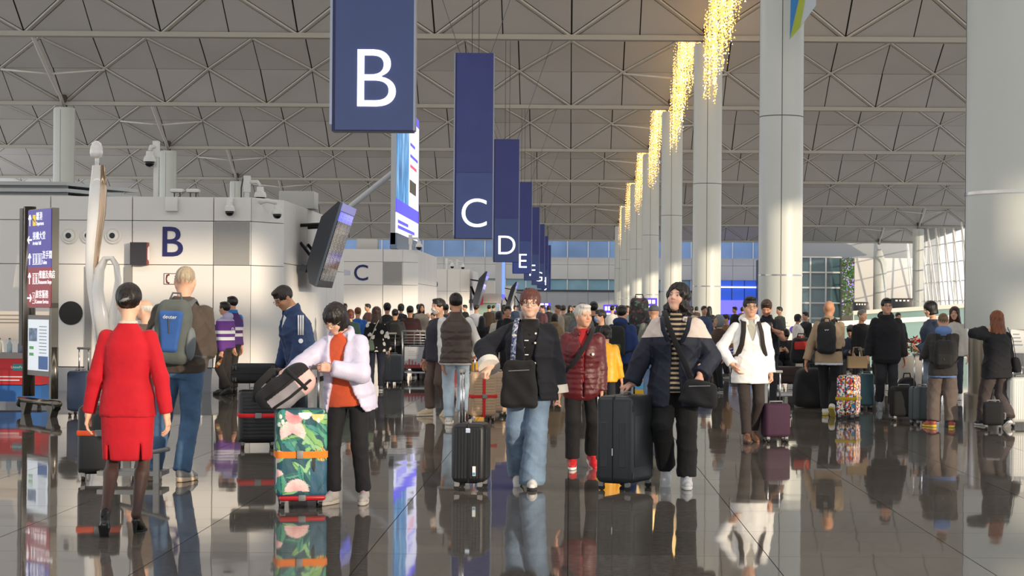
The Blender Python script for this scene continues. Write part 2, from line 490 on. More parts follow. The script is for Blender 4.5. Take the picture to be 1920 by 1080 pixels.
# right side glazed wall with slanted truss members
wr = struct('wall_right', label='sunlit glazed side wall with slanted white truss members')
for j in range(12):
    y0 = 170 + j*11.0
    for q in range(5):
        MB().box(57.5, 57.54, y0+0.1, y0+10.9, q*2.9+0.08, q*2.9+2.82).build('glass_pane', mat('clear_pane', '#e8f0f6', 0.02, alpha=0.18), wr)
    MB().box(57.3, 57.6, y0-0.12, y0+0.12, 0, 14.5).build('mullion', MULL, wr)
for q in range(6):
    MB().box(57.3, 57.6, 170, 302, q*2.9-0.06, q*2.9+0.06).build('transom', MULL, wr)
for j in range(22):
    y0 = 170 + j*6.0
    MB().cyl((57.1, y0, 0.0), (55.6, y0+2.2, 14.0), 0.13, n=8).build('truss_member', mat('truss_white', '#f0ede6', .4), wr)
    MB().cyl((57.1, y0+4.2, 0.0), (55.6, y0+2.2, 14.0), 0.13, n=8).build('truss_member', mat('truss_white', '#f0ede6', .4), wr)
# sunlit far right cross wall
MB().box(at(1637,560,300).x, 57.5, 300, 301, 0, zpix(484,1680,300)).build('wall_panel', mat('white_panel'), wr)
# facade behind the camera, whose bars break the low sun
wf = struct('wall_front', label='glazed entrance facade with white fins and transoms')
for i in range(16):
    x = 6 + i*5.0
    MB().box(x-0.3, x+0.3, -24.4, -23.8, 0, 17).build('mullion', MULL, wf)
for h_ in (1.2, 3.3, 5.4, 7.3, 11.0, 12.5):
    MB().box(6, 84, -24.3, -23.85, h_-0.32, h_+0.32).build('transom', MULL, wf)
MB().box(-80, 84, -24.3, -23.9, 13.9, 16.6).build('spandrel', MULL, wf)
MB().box(X0, X1, -24.3, 28.2, 16.2, 16.6).build('near_roof', PANEL, ceiling)
# solid gables closing the vault ends above the side wall
for k in range(8):
    poly = [Vector((57.6, *vault(k, i))) for i in range(NR+1)]
    MB().prism(poly, (0,0,0), (0.2,0,0)).build('gable_panel', RIB, ceiling)
# ================================================================== FIXTURES
WHITE = mat('island_panel', '#e4e1dc', 0.38, var=0.015, vscale=1.0)
GREYP = mat('island_grey_panel', '#9b9a98', 0.55, bump=0.2, bscale=90)
NAVY = mat('letter_navy', '#262a66', 0.5)
BLACK = mat('black_plastic', '#16171a', 0.4)
DKGREY = mat('dark_grey_metal', '#3a3d42', 0.4, metal=0.6)
WPLAST = mat('white_plastic', '#e4e3df', 0.4)
KICK = mat('kick_grey', '#8d9198', 0.35)
XR = -5.2                                  # hall-side face of the islands
def island(z0, letter, label, length=9.5, width=15, hgt=3.45, detail=True):
    t = thing('check_in_island', label, 'check-in island', (0, z0, 0), group='white check-in islands')
    xl = XR - width
    MB().box(xl, XR-0.45, 0.05, length, 0.0, hgt-0.02).build('core', mat('island_core', '#6f6c69', 0.8), t)
    cols = [XR-0.45, XR-1.12, XR-2.56, XR-4.01, XR-5.5, XR-8.0, XR-10.5, xl]
    rows = [(0.42, 2.24), (2.24, 3.02), (3.02, hgt)]
    if not detail: rows = [(0.42, 2.3), (2.3, hgt)]
    for i in range(len(cols)-1):
        for (a, b) in rows:
            m = WHITE
            x1, x0 = cols[i]-0.008, cols[i+1]+0.008
            if i == 0 and abs(a-2.24) < 0.01 and detail:
                MB().box(x0, x1, -0.05, 0.04, a+0.006, b-0.006).build('wall_panel', WHITE, t)
                MB().box(x0+0.01, x1-0.02, -0.056, -0.04, a+0.01, b-0.01).build('speaker_grille', GREYP, t)
                continue
            MB().box(x0, x1, -0.05, 0.04, a+0.006, b-0.006).build('wall_panel', m, t)
    MB().box(xl, XR-0.45, -0.02, 0.05, 0.0, 0.41).build('kick_plate', KICK, t)
    # chamfered corner and side panels
    c0, c1 = Vector((XR-0.45, -0.05, 0)), Vector((XR, 0.75, 0))
    for (a, b) in rows:
        MB().prism([c0+Vector((0,0,a+.006)), c1+Vector((0,0,a+.006)), c1+Vector((-.3,.2,a+.006)), c0+Vector((0,.2,a+.006))], (0,0,0), (0,0,b-a-0.012)).build('corner_panel', WHITE, t)
    nside = 6
    for i in range(nside):
        y0 = 0.75 + (length-0.75)*i/nside; y1 = 0.75 + (length-0.75)*(i+1)/nside
        for (a, b) in [(0.05, 2.3), (2.3, hgt)]:
            MB().box(XR-0.2, XR, y0+0.008, y1-0.008, a+.006, b-.006).build('side_panel', WHITE, t)
    MB().prism([c0, c1, c1+Vector((-.3,.2,0)), c0+Vector((0,.2,0))], (0,0,0), (0,0,0.41)).build('kick_plate', KICK, t)
    if letter:
        text('letter', letter, 0.76, facing((XR-1.86, -0.056, 2.62), *FRONT), NAVY, t, 0.006, offset=0.004)
    return t
isl = [(32.0, 'B', 'white panelled check-in island with a navy letter B beside the white sculpture'),
       (61.0, 'C', 'white panelled check-in island with a navy letter C below the tall advertising screen'),
       (93.0, 'D', 'white panelled check-in island with a navy letter D behind the brown quilted vest'),
       (134.0, '', 'white check-in island just beyond the one lettered D'),
       (167.0, '', 'farthest small white check-in island of the row')]
islands = [island(z, l, lab, detail=(i < 2)) for i, (z, l, lab) in enumerate(isl)]
IB = islands[0]
# details on island B front
YB = 32.0 - 0.05
def on_b(px, py, off=0.0): return at(px, py, YB - off)
for px, py, lab in ((130, 442, 'round white air nozzle in the island wall beside the directory totem'), (166, 442, 'round white air nozzle half hidden by the white sculpture'), (212, 442, 'round white air nozzle between the sculpture and the projecting phone sign')):
    p = on_b(px, py); t = thing('air_nozzle', lab, 'air nozzle', p, group='air nozzles in the island wall')
    M = Matrix.Rotation(math.pi/2, 4, 'X')
    MB().lathe([(0.15, 0), (0.15, 0.02), (0.13, 0.035), (0.10, 0.02), (0.10, 0.05), (0.06, 0.07)], 28, M).build('ring', WPLAST, t, 'auto')
    MB().lathe([(0.055, 0.06), (0.05, 0.075)], 20, M).build('throat', BLACK, t, 'auto')
p = on_b(133, 587)
tag(MB().lathe([(0.21, 0), (0.21, 0.015)], 40, Matrix.Rotation(math.pi/2, 4, 'X')).build('wall_disc', mat('disc_black', '#2b2a29', 0.7), None, 'auto', p), 'flat black disc on the white island wall', 'disc')
# recess between panels where the sculpture stands
a, b = on_b(160, 500), on_b(245, 730)
MB().box(a.x, a.x+0.12, YB-0.03-32.0, 0, 0, 2.2).build('dark_edge', mat('edge_grey', '#8b8a88', 0.4), IB)
MB().box(b.x-0.12, b.x, YB-0.03-32.0, 0, 0, 2.2).build('dark_edge', mat('edge_grey'), IB)
# help phone plate and projecting phone sign
p = on_b(322, 523)
t = thing('phone_plate', 'small white plate with a dark red telephone handset and question mark', 'sign', p)
MB().rbox(-0.14, 0.14, -0.012, 0, -0.10, 0.10, 0.006, 2).build('plate_rim', mat('plate_rim', '#3a2226', 0.5), t)
MB().box(-0.128, 0.128, -0.016, -0.01, -0.088, 0.088).build('plate', WPLAST, t)
def handset(parent, cx, cy, h, y, m):
    pts = [(cx+h*0.22, y, cy+h*0.5), (cx-h*0.05, y, cy+h*0.42), (cx-h*0.15, y, cy), (cx-h*0.05, y, cy-h*0.42), (cx+h*0.22, y, cy-h*0.5)]
    MB().tube(pts, [h*.1, h*.11, h*.07, h*.11, h*.1], 8).build('handset_symbol', m, parent)
handset(t, -0.07, 0, 0.15, -0.017, mat('plate_red', '#6d2029', 0.5))
text('question_mark', '?', 0.14, facing((0.06, -0.018, 0.0), *FRONT), mat('plate_red'), t, 0.002)
p = on_b(270, 476)
t = thing('phone_sign', 'dark projecting box sign with a telephone handset on its red face', 'sign', p)
MB().box(-0.21, 0.08, -0.16, 0, -0.2, 0.2).build('box', mat('box_dark', '#35333a', 0.5), t)
MB().box(0.08, 0.09, -0.16, 0, -0.2, 0.2).build('red_face', mat('sign_red', '#7e2f35', 0.5), t)
MB().tube([(0.095, -0.05, 0.12), (0.095, -0.1, 0.1), (0.095, -0.11, 0), (0.095, -0.1, -0.1), (0.095, -0.05, -0.12)], 0.02, 6).build('handset_symbol', WPLAST, t)
p = on_b(472, 622)
# vending-sized grey column box and junction box near the corner
p = on_b(323, 388)
tag(MB().rbox(-0.11, 0.11, -0.1, 0, -0.08, 0.16, 0.01, 2).build('junction_box', WPLAST, None, 'auto', p), 'white junction box at the top edge of the island wall', 'box')
# round perforations at the corner
for i, dx in enumerate((0, 0.09, 0.18)):
    for dz in (0, -0.18):
        q = Vector((XR - 0.3+dx*0.6, 32.15+dx, 2.62+dz))
# CCTV cameras
def dome(parent, c, s=1.0):
    M = Matrix.Translation(c)
    MB().lathe([(0.055*s, 0.17*s), (0.06*s, 0.1*s), (0.085*s, 0.08*s), (0.1*s, 0.02*s), (0.095*s, 0.0)], 20, M).build('housing', WPLAST, parent, 'auto')
    MB().lathe([(0.078*s, 0.0), (0.072*s, -0.04*s), (0.045*s, -0.075*s), (0.005*s, -0.085*s)], 20, M).build('dome', mat('dome_black', '#111214', 0.08), parent, True)
def cctv(base, arm, h, label, s=1.0):
    t = thing('security_camera', label, 'security camera', base, group='dome security cameras on the islands')
    ax, ay = arm
    MB().box(-0.035*s, 0.035*s, -0.035*s, 0.035*s, 0, h).build('post', WPLAST, t)
    MB().box(-0.05*s, 0.05*s, -0.05*s, 0.05*s, h-0.05, h+0.22*s).build('bracket', WPLAST, t)
    MB().tube([(0,0,h+0.12*s), (ax*0.8, ay*0.8, h+0.12*s), (ax, ay, h+0.05*s)], 0.03*s, 8).build('arm', WPLAST, t, True)
    dome(t, (ax, ay, h-0.13*s), s)
    return t
def topp(px, z, dz=0.0): 
    q = at(px, 400, z); return Vector((q.x, q.y, 3.45+dz))
cctv(topp(292, 32.4), (-0.08, -0.16), 0.78, 'white dome camera on a tall post on the island roof beside the sculpture', 1.1)
cctv(topp(463, 33.3), (0.26, -0.1), 0.22, 'white dome camera with a side arm and black cable on the island roof', 1.15)
t = thing('security_camera', 'dome camera fixed to the wall above the grey speaker panel', 'security camera', on_b(433, 380), group='dome security cameras on the islands')
MB().box(-0.05, 0.05, -0.12, 0, -0.02, 0.08).build('bracket', WPLAST, t); dome(t, (0, -0.12, -0.16))
t = thing('security_camera', 'dome camera hung from a curved arm at the island corner', 'security camera', (XR-0.15, 32.2, 3.36), group='dome security cameras on the islands')
MB().tube([(-0.25, 0, 0.0), (-0.05, -0.1, 0.04), (0.13, -0.1, 0.0)], 0.04, 8).build('arm', WPLAST, t, True); dome(t, (0.13, -0.1, -0.2))
for px, lab in ((332, 'small flat floodlight with grey lens on the island roof'), (362, 'small flat white floodlight on two legs on the island roof')):
    p = topp(px, 32.3)
    t = thing('floodlight', lab, 'floodlight', p)
    MB().rbox(-0.12, 0.12, -0.08, 0.08, 0.09, 0.16, 0.03, 2).build('head', WPLAST, t, 'auto')
    for sx in (-0.05, 0.05): MB().box(sx-0.01, sx+0.01, -0.01, 0.01, 0, 0.1).build('leg', DKGREY, t)
tag(MB().tube([topp(452, 33.3, 0.0), topp(452, 33.3, 0.25), topp(455, 33.3, 0.42), topp(461, 33.3, 0.46)], 0.012, 6).build('cable', BLACK), 'thin black cable looping up to the roof camera arm', 'cable')
# cameras and boxes on islands C and D
for px, z, h, lab in ((770, 61.6, 0.25, 'small camera on a post at the roof edge of the island lettered C'),
                      (838, 93.6, 0.3, 'arched camera post on the island lettered D'),
                      (858, 95.5, 0.3, 'camera beside the display of the island lettered D')):
    cctv(topp(px, z), (0.3, -0.1), h, lab, 1.2)
for px, z, lab in ((690, 61.6, 'grey equipment box on the roof of the island lettered C'), (560, 36.0, 'white equipment box on the island roof behind the flight display')):
    p = topp(px, z)
    tag(MB().rbox(-0.35, 0.35, -0.3, 0.3, 0, 0.35, 0.02, 2).build('equipment_box', mat('equip', '#c8c6c0', 0.6), None, 'auto', p), lab, 'box')
# louvred plant screen behind island B
p0 = at(-30, 340, 36.0); p1 = at(125, 340, 36.0)
t = thing('plant_screen', 'pale louvred plant screen above the island wall', 'screen', (0, 36, 3.45))
zt_ = p1.z - 3.45
for i in range(4):
    z_ = zt_*(0.25+0.25*i)
    mb = MB().prism([Vector((p0.x, 0, z_-0.08)), Vector((p1.x, 0, z_-0.08)), Vector((p1.x+0.9, 2.2, z_-0.08)), Vector((p0.x, 2.2, z_-0.08))], (0,0,0), (0,0,0.07))
    mb.build('louvre', mat('louvre', '#c3c7c5', 0.5), t)
MB().box(p0.x, p1.x, 0.05, 0.12, 0, zt_-0.05).build('back_panel', mat('louvre_back', '#7d807e', 0.6), t)

# ---- flight display boards on the islands' hall side
SCR = None
def screen_mat():
    m, nt, b = nodes_mat('display_glass', 0.06)
    b.inputs['Base Color'].default_value = (0.01, 0.01, 0.012, 1)
    tc = nt.nodes.new('ShaderNodeTexCoord'); sp = nt.nodes.new('ShaderNodeSeparateXYZ'); nt.links.new(tc.outputs['Generated'], sp.inputs[0])
    mp = nt.nodes.new('ShaderNodeMapping'); mp.inputs['Scale'].default_value = (0, 9, 46); nt.links.new(tc.outputs['Generated'], mp.inputs[0])
    n = nt.nodes.new('ShaderNodeTexNoise'); n.inputs['Scale'].default_value = 1.0; nt.links.new(mp.outputs[0], n.inputs['Vector'])
    r = nt.nodes.new('ShaderNodeValToRGB'); r.color_ramp.elements[0].position = .60; r.color_ramp.elements[0].color = (0.012,.012,.018,1)
    r.color_ramp.elements[1].position = .72; r.color_ramp.elements[1].color = (.8,.75,.6,1)
    nt.links.new(n.outputs['Fac'], r.inputs['Fac'])
    r2 = nt.nodes.new('ShaderNodeValToRGB'); r2.color_ramp.interpolation = 'CONSTANT'
    r2.color_ramp.elements[0].color = (0,0,0,1); r2.color_ramp.elements[1].position = .86; r2.color_ramp.elements[1].color = (.12,.14,.9,1)
    nt.links.new(sp.outputs['Z'], r2.inputs['Fac'])
    mx = nt.nodes.new('ShaderNodeMix'); mx.data_type = 'RGBA'; mx.blend_type = 'ADD'; mx.inputs['Factor'].default_value = 1
    nt.links.new(r.outputs['Color'], mx.inputs['A']); nt.links.new(r2.outputs['Color'], mx.inputs['B'])
    nt.links.new(mx.outputs['Result'], b.inputs['Emission Color']); b.inputs['Emission Strength'].default_value = 0.8
    return m
SCR = screen_mat()
def flight_board(z0, z1, label, zb=2.15, zt=3.6, xo=0.4):
    t = thing('flight_display', label, 'display', (XR, z0, 0), group='tilted flight displays')
    L = z1 - z0
    ux, uz = 0.3*(zt-zb), zt-zb                     # leans out towards the top
    e = Vector((ux, 0, uz)); n = Vector((uz, 0, -ux)).normalized()
    o = Vector((xo, 0, zb))
    def bxs(name, y0, y1, s0, s1, d0, d1, m):
        a = [o + Vector((0, y0, 0)) + e*s0 + n*d0, o + Vector((0, y1, 0)) + e*s0 + n*d0, o + Vector((0, y1, 0)) + e*s1 + n*d0, o + Vector((0, y0, 0)) + e*s1 + n*d0]
        MB().prism(a, (0,0,0), n*(d1-d0)).build(name, m, t)
    # wedge shaped housing
    prof = [o, o+e*1.0, o+e*1.0-n*0.05, o+e*0.78-n*0.27, o+e*0.2-n*0.27, o+e*0.02-n*0.12]
    MB().prism(prof[::-1], (0,0,0), (0,L,0)).build('housing', mat('display_housing', '#3b3e46', 0.45), t)
    bxs('bezel', 0, L, 0.0, 1.0, 0.0, 0.04, mat('bezel', '#555a60', 0.3, metal=0.7))
    nscr = 4
    for i in range(nscr):
        y0 = L*(0.03+0.235*i); y1 = y0 + L*0.225
        bxs('screen', y0, y1, 0.08, 0.9, 0.04, 0.05, SCR)
    bxs('header', 0.02, L-0.02, 0.91, 1.0, 0.04, 0.05, mat('header_strip', '#a9a8d8', 0.3, emit='#8a88e8', estr=0.35))
    for yy in (L*0.25, L*0.7):
        MB().cyl(Vector((0,yy,zt-0.42)), o+e*0.72-n*0.2+Vector((0,yy,0)), 0.035, n=8).build('bracket', BLACK, t)
        MB().cyl(Vector((0,yy,zt-0.75)), o+e*0.28-n*0.25+Vector((0,yy,0)), 0.03, n=8).build('bracket', BLACK, t)
    bxs('cable_tray', 0, L*0.6, 0.12, 0.2, -0.36, -0.25, DKGREY)
    return t
flight_board(34.2, 36.4, 'large tilted flight display with dark screens on the island lettered B', 1.9, 3.5, .36)
flight_board(93.6, 96.4, 'tilted flight display beside the navy letter D', 1.4, 3.35, .3)
flight_board(136.0, 140.0, 'tilted flight display beyond the red question mark sign', 1.1, 3.4, .5)
flight_board(169.0, 173.0, 'small tilted flight display farthest along the islands', 1.1, 3.3, .5)
# counters with white canopies beyond the islands
t = thing('check_in_counter', 'lit check-in counter with a steel canopy behind the tilted flight display', 'counter', (XR-.35, 41.6, 0))
MB().box(-0.9, -0.05, 0, 4, 0, 1.05).build('desk', mat('desk', '#c7cbd4', 0.4), t)
MB().box(-1.6, -0.9, 0, 4, 0, 2.3).build('back_panel', WHITE, t)
MB().box(-1.6, 0.0, 0, 4, 2.3, 2.42).build('canopy', mat('canopy', '#aab0bd', 0.25, metal=0.7), t)
MB().box(-0.5, -0.3, 0, 4, 2.27, 2.3).build('light_strip', emis('cool_strip', '#dfe4ff', 3.0), t)
# ---- red question mark sign
p = at(900, 562, 120)
t = thing('information_desk', 'grey information booth with a red question mark sign', 'information desk', (p.x, 120, 0))
w_ = 14*120/FPX*1.0
MB().box(-w_*1.6, w_*2.4, 0.3, 6, 1.75, at(900, 550, 120).z).build('fascia', mat('fascia', '#b3aaa6', 0.5), t)
MB().box(-w_*1.3, w_*2.2, 0.5, 5.5, 0, 1.75).build('glass_booth', mat('booth_glass', '#93ab9f', 0.15), t)
MB().box(-0.19, 0.19, 0.1, 0.3, 1.62, 2.35).build('red_panel', mat('q_red', '#8a1f33', 0.5, emit='#8a1f33', estr=0.4), t)
text('question_mark', '?', 0.62, facing((0, 0.09, 1.97), *FRONT), emis('white_glow', '#ffffff', 1.5), t, 0.004, offset=0.012)

# ---- hanging letter signs
SIGN_F = mat('sign_navy', '#343b78', 0.28, var=0.10, vscale=0.8, ior=1.55, emit='#2a3170', estr=0.10)
SIGN_L = mat('sign_letter_band', '#465484', 0.25, var=0.06, vscale=0.8, emit='#2c3b70', estr=0.14)
SIGN_E = mat('sign_edge', '#9ba3b4', 0.3, metal=0.6)
LETTER = emis('sign_letter', '#ffffff', 1.8)
names = 'BCDEFGHJ'
tops = {}
for i, ch in enumerate(names):
    z = 31.6 + 33.1*i
    X = -3.45
    zb = 4.62 if i == 0 else 4.0 - 0.02*i
    hgt = 6.65; W = 1.37 if i == 0 else 1.31
    lab = 'tall hanging navy sign with the illuminated white letter %s' % ch
    t = thing('hanging_sign', lab, 'sign', (X, z, zb), group='hanging letter signs')
    MB().box(-W/2, W/2, -0.02, 0.0, 0.0, hgt*0.64 if False else 2.35).build('letter_panel', SIGN_L, t)
    MB().box(-W/2, W/2, -0.02, 0.0, 2.36, hgt).build('upper_panel', SIGN_F, t)
    MB().box(-W/2-0.06, W/2, 0.0, 0.34, -0.02, hgt).build('case', mat('sign_case', '#2b3160', 0.4), t)
    MB().box(-W/2-0.10, -W/2-0.055, -0.01, 0.30, 0.1, hgt).build('edge_trim', SIGN_E, t)
    MB().box(W/2, W/2+0.03, -0.01, 0.30, 0.0, hgt).build('edge_trim', SIGN_E, t)
    text('letter', ch, 1.5, facing((0, -0.03, 0.85), *FRONT), LETTER, t, 0.006, offset=-0.014, res=8)
    ky = min(7, i); roof = (VH[ky] if i < 8 else VH[8]) + 2.2 - zb
    for sx in (-0.12, 0.12):
        MB().cyl((sx, 0.15, hgt), (sx, 0.15, roof), 0.012, n=6).build('cable', DKGREY, t)
    for sx in (-1, 1):
        MB().cyl((sx*0.55, 0.15, hgt), (sx*3.2, 1.0, roof+.4), 0.010, n=6).build('cable', DKGREY, t)

# ---- LED advertising screen above island C
def led_mat():
    m, nt, b = nodes_mat('led_picture', 0.3)
    b.inputs['Base Color'].default_value = (0.02, .02, .03, 1)
    tc = nt.nodes.new('ShaderNodeTexCoord')
    n = nt.nodes.new('ShaderNodeTexNoise'); n.inputs['Scale'].default_value = 3.0; n.inputs['Detail'].default_value = 4
    mp = nt.nodes.new('ShaderNodeMapping'); mp.inputs['Scale'].default_value = (1, 2.5, .7); nt.links.new(tc.outputs['Generated'], mp.inputs[0])
    nt.links.new(mp.outputs[0], n.inputs['Vector'])
    r = nt.nodes.new('ShaderNodeValToRGB'); e = r.color_ramp.elements
    e[0].position = .3; e[0].color = (*lin('#0e3a86'), 1); e[1].position = .75; e[1].color = (*lin('#bfe6fb'), 1)
    x = e.new(.5); x.color = (*lin('#3f9fe0'), 1)
    nt.links.new(n.outputs['Fac'], r.inputs['Fac']); nt.links.new(r.outputs['Color'], b.inputs['Emission Color'])
    b.inputs['Emission Strength'].default_value = 0.9
    return m
LX = -5.98; LZ0, LZ1 = 62.0, 71.0
zl0 = 4.05; zl1 = at(762, 205, LZ0+2.0).z + 0.3
t = thing('led_screen', 'tall lit advertising screen with blue and white picture on a grey frame', 'screen', (LX, LZ0, 0))
L_ = LZ1-LZ0; hh = zl1-zl0
MB().box(-0.2, -0.03, 0, L_, zl0-0.4, zl1).build('frame', mat('led_frame', '#b9bcc0', 0.4), t)
def lp(name, y0, y1, s0, s1, m, x=0.0): return MB().box(-0.03+x, 0.0+x, L_*y0, L_*y1, zl0+hh*s0, zl0+hh*s1).build(name, m, t)
VIOL = emis('led_violet', '#5752ee', 1.0)
LWHT = emis('led_white', '#dfe1fb', 0.9)
lp('top_band', 0, 1, .93, 1.0, VIOL)
lp('picture', 0.02, .52, .25, .93, led_mat())
lp('white_field', .52, 1, .25, .93, LWHT)
lp('violet_band', 0, 1, .15, .25, VIOL)
lp('caption_field', 0, 1, 0, .15, LWHT)
for i, (y0, y1, sz, m_) in enumerate(((.58, .80, .74, VIOL), (.58, .94, .65, VIOL), (.58, .88, .57, emis('led_red', '#f0506a', .9)), (.06, .5, .09, VIOL), (.06, .8, .05, VIOL))):
    lp('caption_line', y0, y1, sz-.012, sz+.012, m_, 0.006)
lp('thumbnail', .56, .86, .36, .46, mat('thumb', '#3a4038', .5, emit='#574a3a', estr=.6), 0.006)
MB().box(-0.22, 0.02, 0, L_, zl0-0.55, zl0).build('base_trim', mat('led_base', '#6d7b8c', 0.25, metal=.5), t)
MB().cyl((-0.12, 0.6, 3.46), (-0.12, 0.6, zl0-0.5), 0.08, n=12).build('post', mat('led_frame'), t)
MB().cyl((-3.6, 1.0, 3.46), (-0.15, 1.0, zl0+2.2), 0.10, n=10).build('prop', mat('led_frame'), t)
MB().cyl((-0.12, 8.6, 3.46), (-0.12, 8.6, zl0-0.5), 0.08, n=12).build('post', mat('led_frame'), t)
# second small lit screen by the sign D
p = at(942, 500, 127)
t = thing('led_screen', 'narrow lit advertising screen seen below the hanging letter D', 'screen', (p.x, 127.0, 0))
MB().box(-0.5, -0.03, 0, 5, 2.0, 4.9).build('frame', mat('led_frame'), t)
MB().box(-0.03, 0.0, 0, 5, 2.4, 4.9).build('picture', mat('led2', '#5f8ff0', .3, emit='#6a93f2', estr=1.0), t)
MB().box(-0.03, 0.01, 0, 5, 2.1, 2.4).build('violet_band', VIOL, t)
MB().cyl((-0.3, 0.5, 0), (-0.3, 0.5, 2.1), 0.12, n=12).build('post', mat('led_frame'), t)

# ---- directory totem
DBR = mat('totem_bronze', '#6e675c', 0.25, metal=0.9)
p = gnd(75, 779)
rz = math.radians(-52)
t = thing('directory_totem', 'bronze directory totem with violet and red arrow sign and lit poster', 'directory sign', p, rz)
ppm = FPX/p.y
TH = at(75, 388, p.y).z
MB().cyl((-0.42, 0, 0.25), (-0.42, 0, TH+0.02), 0.085, n=20).build('pole', DBR, t, True)
MB().box(-0.62, -0.5, -0.07, 0.07, 0.95, TH).build('side_fin', mat('totem_dark', '#4d4a44', .35, metal=.7), t)
MB().cyl((0.50, 0, 0.25), (0.50, 0, 0.95), 0.05, n=12).build('pole', DBR, t, True)
MB().box(0.44, 0.5, -0.05, 0.05, 0.25, 1.55).build('frame_side', DBR, t)
MB().box(-0.34, 0.5, -0.05, 0.05, 1.48, TH-0.03).build('sign_case', DBR, t)
zsplit = 1.48 + (TH-1.48)*0.40
MB().box(-0.33, 0.49, -0.06, -0.05, zsplit, TH-0.04).build('violet_sign', mat('totem_violet', '#4f44a0', .35, emit='#4f44a8', estr=.30), t)
MB().box(-0.33, 0.49, -0.06, -0.05, 1.49, zsplit).build('red_sign', mat('totem_red', '#9c2f3c', .35, emit='#9c2f3c', estr=.25), t)
MB().box(-0.34, 0.46, -0.05, 0.05, 0.55, 1.38).build('poster_frame', mat('totem_frame', '#75706a', .35, metal=.6), t)
MB().box(-0.31, 0.42, -0.058, -0.05, 0.62, 1.32).build('poster', mat('poster', '#dfe6ec', .4, emit='#dfe6ec', estr=.45), t)
MB().box(-0.27, 0.02, -0.061, -0.058, 1.02, 1.2).build('poster_picture', mat('poster_pic', '#8ea3c0', .5, var=.5, vscale=14), t)
for zz, c in ((.93, '#7ccf7a'), (.84, '#7ccf7a')): MB().box(-0.25, -0.1, -0.061, -0.058, zz-.02, zz+.02).build('poster_tag', mat('tag_green', c, .5), t)
MB().box(0.08, 0.41, -0.061, -0.058, 0.64, 0.82).build('poster_block', mat('poster_blue', '#5f86c4', .5), t)
for i in range(9): MB().box(0.1, 0.36, -0.061, -0.058, 0.86+i*0.045, 0.87+i*0.045).build('text_line', mat('text_grey', '#9aa0a8', .5), t)
WT = mat('totem_white', '#ffffff', .4, emit='#ffffff', estr=.7)
rows = [('↑', '離港', 'Departures'), ('←', '接機大堂', 'Arrivals Hall'), ('↑', '洗手間', 'Toilets'), ('↑', '餐廳及商店', 'Restaurants Shops'), ('→', '旅客服務', 'Customer Services')]
rh = (TH-1.53)/5
for i, (ar, zh, en) in enumerate(rows):
    zc = TH-0.05-rh*(i+.5)
    # arrow built from bars
    am = MB(); L = .075
    ang = {'↑': 0, '←': 90, '→': -90}[ar]
    M = Matrix.Translation((-0.25, -0.064, zc)) @ Matrix.Rotation(math.radians(-ang), 4, 'Y')
    am.box(-.012, .012, -.003, 0, -L, L, M)
    for s_ in (-1, 1):
        am.box(-.012, .012, -.003, 0, -.075, 0, M @ Matrix.Translation((0, 0, L)) @ Matrix.Rotation(math.radians(40*s_), 4, 'Y'))
    am.build('arrow', WT, t)
    nb = {0: 1, 2: 3, 3: 2, 4: 1}.get(i, 0)
    for q in range(nb):
        x0 = -0.155 + q*.115
        MB().box(x0, x0+.1, -0.063, -0.06, zc-.075, zc+.075).build('pictogram', mat('picto_y', '#f0d02a', .4, emit='#f0d02a', estr=.4) if i == 0 else WT, t)
        MB().box(x0+.008, x0+.092, -0.066, -0.063, zc-.067, zc+.067).build('pictogram_field', mat('picto_y') if i == 0 else (mat('totem_violet') if i < 3 else mat('totem_red')), t)
        if i == 4: text('symbol', '?', .13, facing((x0+.05, -.067, zc), *FRONT), WT, t, .001)
        elif i == 0:
            MB().box(-.035, .035, -.002, 0, -.008, .008, Matrix.Translation((x0+.05, -.067, zc)) @ Matrix.Rotation(.6, 4, 'Y')).build('symbol', BLACK, t)
        else:
            MB().box(x0+.035, x0+.065, -.069, -.066, zc-.06, zc+.025).lathe([(.016, -.001), (.016, .001)], 10, Matrix.Translation((x0+.05, -.068, zc+.045)) @ Matrix.Rotation(math.pi/2, 4, 'X')).build('symbol', WT, t)
    xt = -0.15 + nb*.115
    text('sign_text', zh, .12, facing((xt, -.063, zc+.045), *FRONT), WT, t, .001, 'LEFT', 0.95)
    text('sign_text', en, .075, facing((xt, -.063, zc-.05), *FRONT), WT, t, .001, 'LEFT', .8)
mb = MB().tube([(-0.7, -0.02, 0.19), (0.72, -0.02, 0.19)], 0.045, 12)
mb.build('foot_rail', DBR, t, True)
for x_ in (-0.5, 0.45):
    MB().prism([Vector((x_-.14, -.05, .18)), Vector((x_+.14, -.05, .18)), Vector((x_+.03, -.05, 0)), Vector((x_-.03, -.05, 0))], (0,0,0), (0,.1,0)).build('foot', mat('totem_foot', '#5b564e', .4, metal=.6), t)
    MB().cyl((x_+.12 if x_ > 0 else x_-.12, -.02, .19), (x_+.2 if x_ > 0 else x_-.2, -.02, .12), .05, n=10).build('bumper', BLACK, t)

